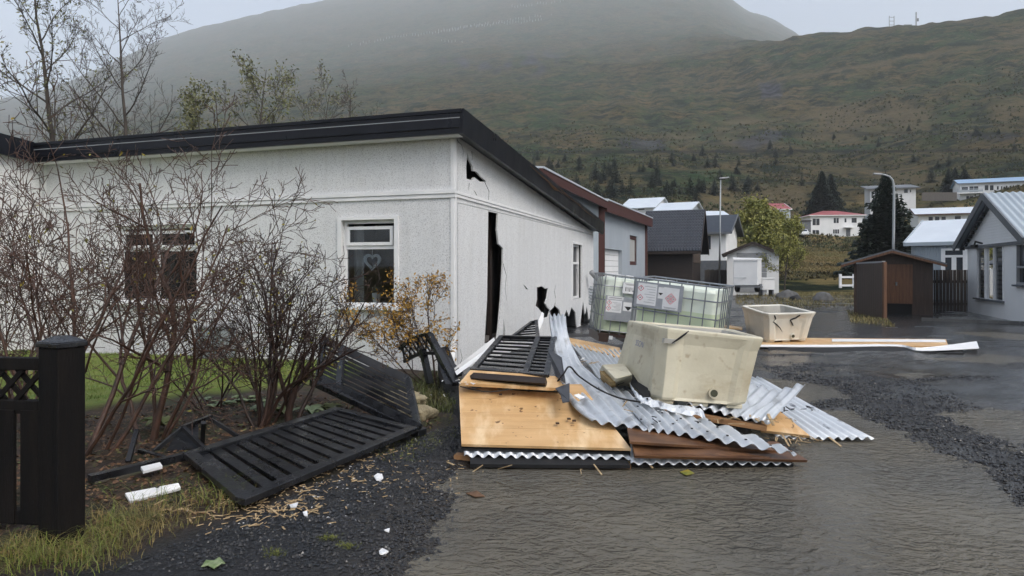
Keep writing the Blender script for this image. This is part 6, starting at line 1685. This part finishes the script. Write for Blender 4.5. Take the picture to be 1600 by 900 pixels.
shrub("tall bare reddish shrub behind the gatepost with many upright stems", b1, fan(rg, 9, .66, 1.7, 2.6, .014, .026, .22), SP, m_bark, 21, m_leafy, .03)
shrub("thick stemmed bare shrub in front of the double window", g3(238, 694, .05), [((0, 0), (.20, .1, 1), 2.35, .034), ((.05, .05), (.42, .1, 1), 1.9, .022), ((-.1, .0), (-.35, .1, 1), 1.9, .022), ((-.05, .1), (-.08, .2, 1), 2.1, .020), ((.1, 0), (.65, 0, 1), 1.5, .016)], SP, m_bark, 22, m_leafy, .035)
shrub("bare spreading shrub at the far left in front of the wing", g3(25, 668, .05), fan(rg, 8, .7, 1.5, 2.3, .012, .022, .25), SP, m_bark, 25, m_leafg, .02)
shrub("dense dark bare shrub left of the single window", g3(412, 668, .05), fan(rg, 10, .48, 1.3, 1.95, .014, .026, .12, (.0, 0)), [(8, .50, 38, .14, .11), (6, .52, 44, .12, .15), (5, .48, 46, .1, .18), (0, 0, 0, .1, .2)], m_barkd, 23, m_leafy, .05)
shrub("reddish trunked bare shrub with two thick stems by the leaning panel", g3(452, 668, .05), [((0, 0), (.02, .05, 1), .9, .045), ((.05, .05), (.22, .3, 1), 1.4, .026), ((0, .05), (-.1, .1, 1), 1.8, .024)], SP, m_barkd, 24, m_leafy, .06)
shrub("low bare shrub with orange yellow leaves below the single window", g3(676, 602, .05), [((0, 0), (-.55, 0, 1), 1.25, .016), ((0, 0), (-.95, .0, .8), 1.3, .015), ((-.1, 0), (-1.2, .1, .75), 1.35, .014), ((.05, 0), (.08, 0, 1), 1.35, .018), ((.0, 0), (-.25, 0, 1), 1.2, .014)], SP, m_barkd, 32, m_leafo, .60, .025, 2, .04)
shrub("low twiggy shrub beside the lawn between the two window shrubs", g3(330, 640, .08), fan(rg, 7, .9, .7, 1.2, .008, .014, .2), SP[1:], m_barkd, 33, m_leafg, .03)

def bare_tree(label, base, H_, lean, seed, leaf=None, share=.0, lsize=.07, lnum=2, lj=.12, r=.13, spread=46, dens=9, multi=1, name="bare_tree"):
    rg = random.Random(seed); t = thing(name, label, "tree", base); tips = []
    top = MB(); tr_ = MB()
    for m_i in range(multi):
        d = Vector((lean[0] + (m_i - (multi - 1) / 2) * .28, lean[1], 1)).normalized()
        p = base + Vector((m_i * .25, 0, 0)); pts = [p.copy()]; n = 12; Hm = H_ * (1 - .12 * m_i)
        for i in range(n):
            d = (d + Vector((rg.gauss(0, .05), rg.gauss(0, .05), .04))).normalized(); p = p + d * Hm / n; pts.append(p.copy())
        tr_.tube(pts, [max(.012, r * (1 - .92 * i / n)) for i in range(n + 1)], 8)
        nk = dens * 2
        for k in range(nk):
            f = .22 + .76 * k / nk; i = int(f * n); q = pts[i].lerp(pts[min(n, i + 1)], f * n - i)
            a = k * 2.4 + rg.random(); dd = Vector((math.cos(a), math.sin(a), rg.uniform(.5, 1.1)))
            grow(top, q, dd, Hm * .36 * (1.1 - .75 * f) * rg.uniform(.75, 1.2), r * (1 - .85 * f) * .5, 0, rg, [(7, .52, 40, .35, .08), (5, .50, 42, .3, .12), (4, .48, 40, .3, .15), (0, 0, 0, .2, .16)], tips)
    obj("trunk", tr_, m_barkt, t, smooth=True)
    obj("crown", top, m_barkt, t, fixn=False)
    if leaf is not None: obj("foliage", leaves(tips, rg, share, lsize, lnum, lj), leaf, t, kind="stuff", fixn=False)
    return t
TWIG[0] = .0055
TB = lambda px, d: Vector(((px - 800) / F * d, d, -.2))
bare_tree("tall bare tree with a few grey green leaves at the far left behind the roof", TB(93, 27), 14.2, (-.02, 0), 41, m_leaft, .20, .075, 2, .12, .17)
bare_tree("bare tree with slender twigs, second from left behind the roof", TB(225, 28), 13.6, (-.10, 0), 42, None, r=.14, dens=10)
bare_tree("small green leaved tree low behind the roof between two bare trees", TB(318, 26), 8.6, (-.03, 0), 43, m_leaft, .5, .07, 2, .16, .09, dens=6)
bare_tree("bare tree with scattered pale yellow leaves behind the middle of the roof", TB(405, 29), 10.6, (-.04, 0), 44, m_leaft, .3, .075, 2, .14, .12, dens=9)
bare_tree("bare upright tree with thin twigs behind the roof right of centre", TB(480, 30), 10.2, (-.02, 0), 45, m_leaft, .12, .07, 2, .14, .10, dens=8)
bare_tree("small bare tree tip furthest right above the roof", TB(565, 31), 10.0, (-.03, 0), 46, None, r=.08, dens=6)
# yellow-green broadleaf tree and sapling by the garage
def leafy_tree(label, base, H_, spread, seed, n_lf, r, dens, name="broadleaf_tree", sz=.16):
    t = bare_tree(label, base, H_, (.02, 0), seed, m_autumn, .55, sz, 3, .26, r, spread, dens, 3, name)
p = at(1196, 440, 62); leafy_tree("broad yellow green tree thinning in autumn behind the white garage", Vector((p.x, p.y, .2)), 7.4, 55, 51, 0, .14, 7)
p = at(1226, 448, 40); bare_tree("slim sapling with sparse yellow leaves right of the garage", Vector((p.x, p.y, -.1)), 4.6, (-.02, 0), 52, m_autumn, .4, .07, 2, .1, .05, 46, 7, 1, "sapling")

def conifer_meshes(H_, R_, tiers, per, seed):
    rg = random.Random(seed); mb = MB()
    for j in range(tiers):
        f = j / tiers; z = H_ * (.04 + .95 * f); rad = R_ * (1 - f) ** .85 * rg.uniform(.85, 1.1) + .04 * R_
        k = max(4, int(per * (1 - .65 * f)))
        for i in range(k):
            a = 2 * math.pi * (i + rg.random()) / k; L_ = rad * rg.uniform(.62, 1.12); dr = Vector((math.cos(a), math.sin(a), 0)); sd_ = Vector((-dr.y, dr.x, 0))
            droop = -.10 * L_ - .05 * H_ / tiers; w_ = L_ * .24 + .04 * R_
            for q in range(4):                      # feathery shoots along the bough
                u = (q + .4) / 4; c = dr * L_ * u + Vector((0, 0, z + droop * u * u + rg.gauss(0, .02) * R_))
                wq = w_ * (1 - .5 * u)
                for sgn in (-1, 1):
                    tip = c + sd_ * sgn * wq * rg.uniform(.7, 1.2) + dr * L_ * .22 + Vector((0, 0, -.06 * R_ * rg.random() + .02 * R_))
                    mb.tri(c - dr * L_ * .14, c + dr * L_ * .16 + Vector((0, 0, .02 * R_)), tip)
                    mb.tri(c + Vector((0, 0, -.05 * R_)), c + dr * L_ * .2, tip + Vector((0, 0, -.07 * R_)))
            mb.tri(dr * L_ * .8 + sd_ * w_ * .25 + Vector((0, 0, z + droop * .7)), dr * L_ * .8 - sd_ * w_ * .25 + Vector((0, 0, z + droop * .7)), dr * L_ * 1.08 + Vector((0, 0, z + droop)))
    tk = MB(); tk.tube([Vector((0, 0, -.5)), Vector((0, 0, H_ * .5)), Vector((0, 0, H_ * 1.0))], [R_ * .09, R_ * .05, .01 * R_], 7)
    return mb, tk
def conifer(name, label, base, H_, R_, tiers, per, seed, group=None):
    mb, tk = conifer_meshes(H_, R_, tiers, per, seed); t = thing(name, label, "tree", base, group)
    for m_ in (mb, tk): m_.v = [v + Vector(base) for v in m_.v]
    obj("crown", mb, m_spruce, t, fixn=False); obj("trunk", tk, m_barkt, t)
    return t
p = at(1384, 428, 62); p.z -= .6; conifer("spruce_tree", "big dark spruce behind the curved street lamp", p, 10.2, 3.7, 27, 24, 61)
p = on_hill(1284, 158); conifer("spruce_tree", "taller left spruce of the dark pair behind the red roofed house", p - ZZ * .8, hz_(0, 265, 158) - p.z + .8, 4.6, 40, 26, 62)
p = on_hill(1298, 160); conifer("spruce_tree", "right spruce of the dark pair behind the red roofed house", p - ZZ * .8, hz_(0, 270, 160) - p.z + .8, 4.2, 38, 24, 63)
p = on_hill(1482, 165); conifer("spruce_tree", "round dark spruce left of the blue roofed house", p - ZZ, hz_(0, 261, 165) - p.z + 1, 2.6, 24, 20, 64)
p = on_hill(1492, 166); conifer("spruce_tree", "bushy dark spruce touching the blue roof corner", p - ZZ, hz_(0, 260, 166) - p.z + 1, 2.8, 24, 20, 65)
p = on_hill(1507, 168); conifer("spruce_tree", "rightmost dark spruce above the blue roofed house", p - ZZ, hz_(0, 262, 168) - p.z + 1, 2.7, 22, 20, 66)
# young conifers dotted over the lower slope
proto = []
for s in range(4):
    mb, tk = conifer_meshes(4.2, 1.35 + .15 * s, 13, 10, 70 + s); mb2 = MB(); mb2.v = mb.v + tk.v; n0 = len(mb.v); mb2.f = mb.f + [tuple(i + n0 for i in f) for f in tk.f]
    me = bpy.data.meshes.new("young_conifer"); me.from_pydata([tuple(v) for v in mb2.v], [], mb2.f); me.materials.append(m_spruce); proto.append(me)
rg = random.Random(5)
spots = [(840, 250), (872, 262), (905, 255), (930, 280), (1030, 290), (1005, 268), (1017, 262), (1042, 305), (1062, 303), (1092, 300), (1116, 305), (1146, 298), (1143, 285), (1168, 297), (1088, 318), (1040, 318), (1253, 290), (1235, 240), (1212, 246), (1098, 243), (985, 305), (972, 300), (958, 308), (1050, 255), (960, 260), (1420, 205), (1455, 285), (1303, 216), (1120, 246), (1490, 215), (1560, 210)]
for k in range(48): spots.append((rg.uniform(830, 1190), rg.triangular(236, 312, 292)))
for k in range(10): spots.append((rg.uniform(1190, 1590), rg.uniform(205, 262)))
for k, (px, py) in enumerate(spots):
    lo_, hi_ = 60., 700.
    for _ in range(26):
        md_ = (lo_ + hi_) / 2; q_ = on_hill(px, md_)
        if HZ - (q_.z - EYE) / q_.y * F > py: lo_ = md_
        else: hi_ = md_
    o = bpy.data.objects.new("young_conifer", proto[k % 4]); COL.objects.link(o); o.location = on_hill(px, lo_) - ZZ * .2
    s = rg.uniform(.6, 1.25); o.scale = (s, s, s * rg.uniform(.9, 1.2)); o.rotation_euler = (0, 0, rg.uniform(0, 6))
    tag(o, "small dark young conifer dotted on the lower hillside", "tree", "young conifers planted on the lower hillside")
# heath clumps over the slope
def clumps(name, mat, n, d0, d1, s0, s1, seed, px0=-60, px1=1660, keep=None):
    rg = random.Random(seed); mb = MB()
    for _ in range(n):
        d = math.exp(rg.uniform(math.log(d0), math.log(d1))); px = rg.uniform(px0, px1)
        x = (px - 800) / F * d
        if N(x, d, 1 / 30., seed) + .5 * N(x, d, 1 / 9., seed) < (-.05 if keep is None else keep): continue
        p = Vector((x, d, terrain_z(x, d))); s = rg.uniform(s0, s1) * (d / 200) ** .5
        for k in range(7):
            a = rg.uniform(0, 6.28); b = Vector((math.cos(a), math.sin(a), 0)); c = Vector((-b.y, b.x, 0))
            q = p + b * s * rg.uniform(0, .5)
            mb.tri(q - c * s * .3, q + c * s * .3, q + b * s * rg.uniform(.3, .8) + ZZ * s * rg.uniform(.4, 1.0))
    return obj(name, mb, mat, kind="stuff", fixn=False)
clumps("hillside_scrub", M("heath_scrub", (.045, .068, .024), .9, (.095, .088, .038), .05), 24000, 105, 400, .35, .9, 3)
clumps("tussock_grass", M("tussock", (.10, .075, .036), .9, (.06, .06, .026), .08), 15000, 60, 420, .35, .9, 8, keep=-.02)
# verge grass and weeds along the far side of the yard
def blades(name, mat, spots_, n, h0, h1, lean, seed, wdt=.006, seg=2, kind="stuff"):
    rg = random.Random(seed); mb = MB()
    for k in range(n):
        x, y = spots_(rg); z = gz(x, y) if y < 44 else terrain_z(x, y)
        h = rg.uniform(h0, h1); a = rg.uniform(0, 6.28); l_ = h * rg.uniform(.1, lean); dr = Vector((math.cos(a), math.sin(a), 0)); sd_ = Vector((-dr.y, dr.x, 0)) * wdt
        b = Vector((x, y, z - .01)); pr = None
        for i in range(seg + 1):
            f = i / seg; c = b + dr * l_ * f * f + ZZ * h * (f - .35 * f * f * lean)
            w_ = sd_ * (1 - f)
            if pr is not None:
                if i < seg: mb.quad(pr[0], pr[1], c + w_, c - w_)
                else: mb.tri(pr[0], pr[1], c)
            pr = (c - w_, c + w_)
    return obj(name, mb, mat, kind=kind, fixn=False)
def in_px(poly):
    P = ground_poly(poly); x0, x1 = min(p[0] for p in P), max(p[0] for p in P); y0, y1 = min(p[1] for p in P), max(p[1] for p in P)
    def f(rg):
        while True:
            x, y = rg.uniform(x0, x1), rg.uniform(y0, y1)
            if in_poly(x, y, P): return x, y
    return f
blades("lawn_grass", m_grass, in_px([(-60, 562), (60, 558), (560, 577), (560, 598), (440, 616), (300, 628), (150, 645), (-60, 680)]), 26000, .03, .09, .9, 1, .004, 1)
blades("verge_grass", m_straw, in_px([(1150, 462), (1330, 456), (1340, 478), (1240, 486), (1150, 478)]), 5000, .06, .22, .8, 2, .012, 1)
blades("verge_grass", m_straw, in_px([(1322, 486), (1385, 500), (1400, 513), (1330, 506)]), 1200, .04, .16, .8, 3, .01, 1)
def tuft_spots(cs):
    def f(rg):
        px, py, s = rg.choice(cs); p = g3(px, py, 0); return p.x + rg.gauss(0, s), p.y + rg.gauss(0, s)
    return f
blades("grass_tufts", m_straw, tuft_spots([(150, 845, .12), (190, 835, .12), (220, 830, .10), (170, 872, .12), (130, 890, .09), (60, 893, .09), (200, 850, .12), (20, 885, .10)]), 1000, .08, .24, 1.7, 4, .0022, 4)
blades("grass_tufts", m_grass, tuft_spots([(140, 885, .10), (70, 896, .08), (30, 890, .08), (160, 855, .1), (240, 800, .15), (330, 790, .12)]), 600, .08, .26, 1.6, 5, .0022, 4)
blades("grass_tufts", m_straw, in_px([(0, 862), (150, 860), (300, 790), (420, 790), (380, 806), (260, 850), (100, 890), (0, 900)]), 500, .05, .20, 1.4, 6, .003, 3)
blades("weeds", m_moss, in_px([(560, 715), (640, 690), (706, 650), (712, 690), (640, 735)]), 900, .015, .06, 1.2, 7, .005, 1)
blades("weeds", M("weed_green", (.06, .085, .02), .7, (.10, .09, .03), 5), in_px([(640, 600), (716, 590), (712, 650), (660, 660), (610, 620)]), 1600, .05, .22, 1.0, 8, .007, 2)
for px, py, lb in ((543, 861, "bright green moss tuft on the gravel, larger of two"), (515, 851, "small green moss tuft left of the larger one on the gravel"), (428, 876, "dull flat moss patch on the gravel near the bottom edge")):
    p = g3(px, py, 0); P_ = p.copy(); rg2 = random.Random(px); o = blades("moss_tuft", m_moss, lambda rg: (P_.x + rg.gauss(0, .028), P_.y + rg.gauss(0, .022)), 420, .012, .04, 1.2, px, .004, 1, None)
    tag(o, lb, "moss")
# leafy plants and cabbages along the bed
def leafy_plant(name, label, p, n, L_, wd_, mat, seed, up=.8, group=None):
    rg = random.Random(seed); t = thing(name, label, "plant", p, group)
    for k in range(n):
        a = 2.4 * k + rg.random(); dr = Vector((math.cos(a), math.sin(a), 0)); sd_ = Vector((-dr.y, dr.x, 0)); l_ = L_ * rg.uniform(.6, 1.1); mb = MB(); rows_ = 5
        pr = []
        for i in range(rows_ + 1):
            f = i / rows_; c = p + dr * l_ * f + ZZ * (l_ * up * f * (1.25 - f) + .01); w_ = wd_ * math.sin(math.pi * min(1, .12 + f * .88)) ** .8 * rg.uniform(.85, 1.1)
            mb.v += [c - sd_ * w_ + ZZ * w_ * .35, c, c + sd_ * w_ + ZZ * w_ * .35]
        for i in range(rows_):
            for j in range(2): mb.f.append((i * 3 + j, i * 3 + j + 1, i * 3 + j + 4, i * 3 + j + 3))
        obj("leaf", mb, mat, t, smooth=True, fixn=False)
    return t
m_leafc = M("cabbage_leaf", (.20, .25, .15), .55, (.09, .13, .06), 12)
lp = [(440, 640, "leafy green plant left of the red stemmed shrub base"), (486, 640, "leafy pale green plant right of the red stemmed shrub base"), (512, 632, "leafy plant tucked beneath the leaning panel beam"), (408, 634, "broad leaved pale plant between two dark shrubs"), (255, 660, "large leaved green plant beside the broken trellis")]
for k, (px, py, lb) in enumerate(lp):
    p = g3(px, py + 14, 0.06); p.z = gz(p.x, p.y); leafy_plant("leafy_plant", lb, p, 9, .20, .05, m_leafg if k % 2 == 0 else m_leafc, 90 + k)
for k in range(12):
    px = 322 + 9.2 * k + random.uniform(-3, 3); py = 634 + random.uniform(-6, 8); p = g3(px, py, .06); p.z = gz(p.x, p.y)
    leafy_plant("cabbage_plant", "pale grey green low rosette plant in the row between lawn and bed", p, 7, .085, .035, m_leafp if k % 3 else m_leafc, 120 + k, .6, "pale rosette plants along the bed")
for k, (px, py, lb) in enumerate(((40, 600, "green leafy plant at the wing wall far left"), (10, 570, "second leafy plant at the left edge by the wing wall"))):
    p = g3(px, py, .1); p.z = gz(p.x, p.y); leafy_plant("leafy_plant", lb, p, 12, .30, .06, m_leafg, 140 + k, 1.3)
# leaf litter, chips, gravel
PANEL = [(p_.x, p_.y) for p_ in (g3(378, 786, .1), g3(651, 671, .13), g3(527, 639, .2), g3(289, 711, .18))]
def litter(name, mat, f, n, s0, s1, seed, zoff=.006, asp=.5, tilt=.5):
    rg = random.Random(seed); mb = MB()
    for _ in range(n):
        x, y = f(rg)
        if in_poly(x, y, PANEL) and rg.random() < .8: continue
        z = gz(x, y) + zoff; a = rg.uniform(0, 6.28); s = rg.uniform(s0, s1)
        A_ = Vector((math.cos(a), math.sin(a), rg.gauss(0, tilt * .5))) * s; B_ = Vector((-math.sin(a), math.cos(a), rg.gauss(0, tilt))) * s * asp; c = Vector((x, y, z + rg.uniform(0, s * .3)))
        mb.quad(c - A_, c - B_, c + A_, c + B_)
    return obj(name, mb, mat, kind="stuff", fixn=False)
bed = in_px([(-40, 700), (140, 660), (320, 640), (450, 630), (620, 640), (690, 670), (600, 710), (450, 770), (300, 820), (100, 880), (-40, 890)])
litter("fallen_leaves", m_litter, bed, 6500, .008, .024, 1)
litter("ground_cover", m_leafg, bed, 1100, .008, .022, 7)
litter("fallen_leaves", M("pale_litter", (.30, .20, .10), .7, (.16, .09, .04), 9), bed, 1100, .006, .020, 2, asp=.35)
def band(a, b, sg):
    A_, B_ = g3(*a), g3(*b)
    def f(rg):
        p = A_.lerp(B_, rg.random()); return p.x + rg.gauss(0, sg), p.y + rg.gauss(0, sg)
    return f
def chips(name, mat, f, n, l0, l1, seed):
    rg = random.Random(seed); mb = MB()
    for _ in range(n):
        x, y = f(rg); a = rg.uniform(0, 6.28); l_ = rg.uniform(l0, l1); c = Vector((x, y, gz(x, y) + .008)); d_ = Vector((math.cos(a), math.sin(a), rg.gauss(0, .12))) * l_
        mb.beam(c - d_, c + d_, l_ * rg.uniform(.10, .35), .004)
    return obj(name, mat=mat, mb=mb, kind="stuff", fixn=False)
chips("wood_chips", m_chip, band((470, 785), (395, 815), .17), 170, .006, .032, 1)
chips("wood_chips", m_chip, band((440, 800), (600, 715), .15), 190, .006, .028, 2)
chips("wood_chips", m_chip, band((250, 820), (400, 800), .12), 50, .006, .05, 3)
chips("wood_chips", m_chip, band((720, 760), (800, 745), .16), 80, .006, .028, 4)
chips("wood_chips", m_chip, band((600, 770), (720, 740), .2), 60, .005, .022, 5)
chips("white_crumbs", m_white, band((400, 806), (600, 750), .25), 70, .003, .010, 6)
def stones(name, mat, f, n, s0, s1, seed):
    rg = random.Random(seed); mb = MB(); k = 0
    oc = [(1, 0, 0), (-1, 0, 0), (0, 1, 0), (0, -1, 0), (0, 0, 1), (0, 0, -1)]
    fc = [(0, 2, 4), (2, 1, 4), (1, 3, 4), (3, 0, 4), (2, 0, 5), (1, 2, 5), (3, 1, 5), (0, 3, 5)]
    while k < n:
        x, y = f(rg); z, so_, tu, we = ground_info(x, y)
        if gravel_mask(x, y) < rg.random(): k += .2; continue
        if z < -.014 or (so_ > .5 and rg.random() < .85): k += .34; continue
        s = rg.uniform(s0, s1) * rg.uniform(.4, 1); n0 = len(mb.v); a = rg.uniform(0, 3)
        for v in oc:
            q = Vector(v) * s * rg.uniform(.6, 1.25); q.z *= .6
            mb.v.append(Vector((x + q.x * math.cos(a) - q.y * math.sin(a), y + q.x * math.sin(a) + q.y * math.cos(a), z + q.z + s * .2)))
        mb.f += [tuple(n0 + i for i in t) for t in fc]; k += 1
    return obj(name, mb, mat, kind="stuff")
stones("gravel", m_stone, in_px([(180, 900), (420, 800), (640, 690), (720, 670), (730, 780), (700, 905)]), 7000, .006, .020, 1)
stones("gravel", m_stone, in_px([(1180, 560), (1480, 556), (1640, 600), (1640, 830), (1560, 770), (1400, 690), (1240, 640)]), 13000, .006, .024, 2)
stones("gravel", M("pale_gravel_stone", (.13, .13, .125), .5, (.07, .07, .07), 9), in_px([(180, 900), (420, 800), (640, 690), (720, 670), (730, 780), (700, 905)]), 350, .004, .014, 3)
stones("gravel", bpy.data.materials["pale_gravel_stone"], in_px([(1180, 560), (1480, 556), (1640, 600), (1640, 830), (1560, 770), (1400, 690), (1240, 640)]), 700, .006, .016, 4)
clumps("meadow_grass", M("meadow_grass", (.25, .185, .08), .9, (.14, .13, .05), .25), 5500, 62, 140, .12, .36, 9, px0=1190, px1=1350, keep=-.6)
# small wreckage: splinters, nails and scraps lying on and round the heap
rg = random.Random(77)
def scraps(name, mat, spots_, n, l0, l1, w0, seed):
    r_ = random.Random(seed); mb = MB()
    for _ in range(n):
        px, py, z, s = r_.choice(spots_); c = g3(px, py, z); c = c + Vector((r_.gauss(0, s), r_.gauss(0, s * .5), r_.uniform(0, .02)))
        a = r_.uniform(0, 6.28); d_ = Vector((math.cos(a), math.sin(a), r_.gauss(0, .25))) * r_.uniform(l0, l1)
        mb.beam(c - d_, c + d_, d_.length * r_.uniform(.08, w0), .006)
    return obj(name, mb, mat, kind="stuff")
scraps("wood_splinters", m_chip, [(1000, 640, .33, .25), (930, 570, .45, .2), (1180, 655, .22, .2), (990, 718, .03, .2), (860, 722, .02, .3), (1230, 690, .05, .15)], 90, .015, .09, .3, 1)
scraps("felt_scraps", m_felt, [(960, 600, .42, .25), (1050, 660, .3, .2), (1220, 640, .28, .12), (1280, 640, .15, .15)], 26, .01, .04, .7, 2)
scraps("white_scraps", m_white, [(1000, 630, .36, .2), (900, 560, .5, .12), (730, 600, .53, .1), (700, 620, .08, .15), (1060, 650, .3, .15)], 26, .008, .03, .8, 3)
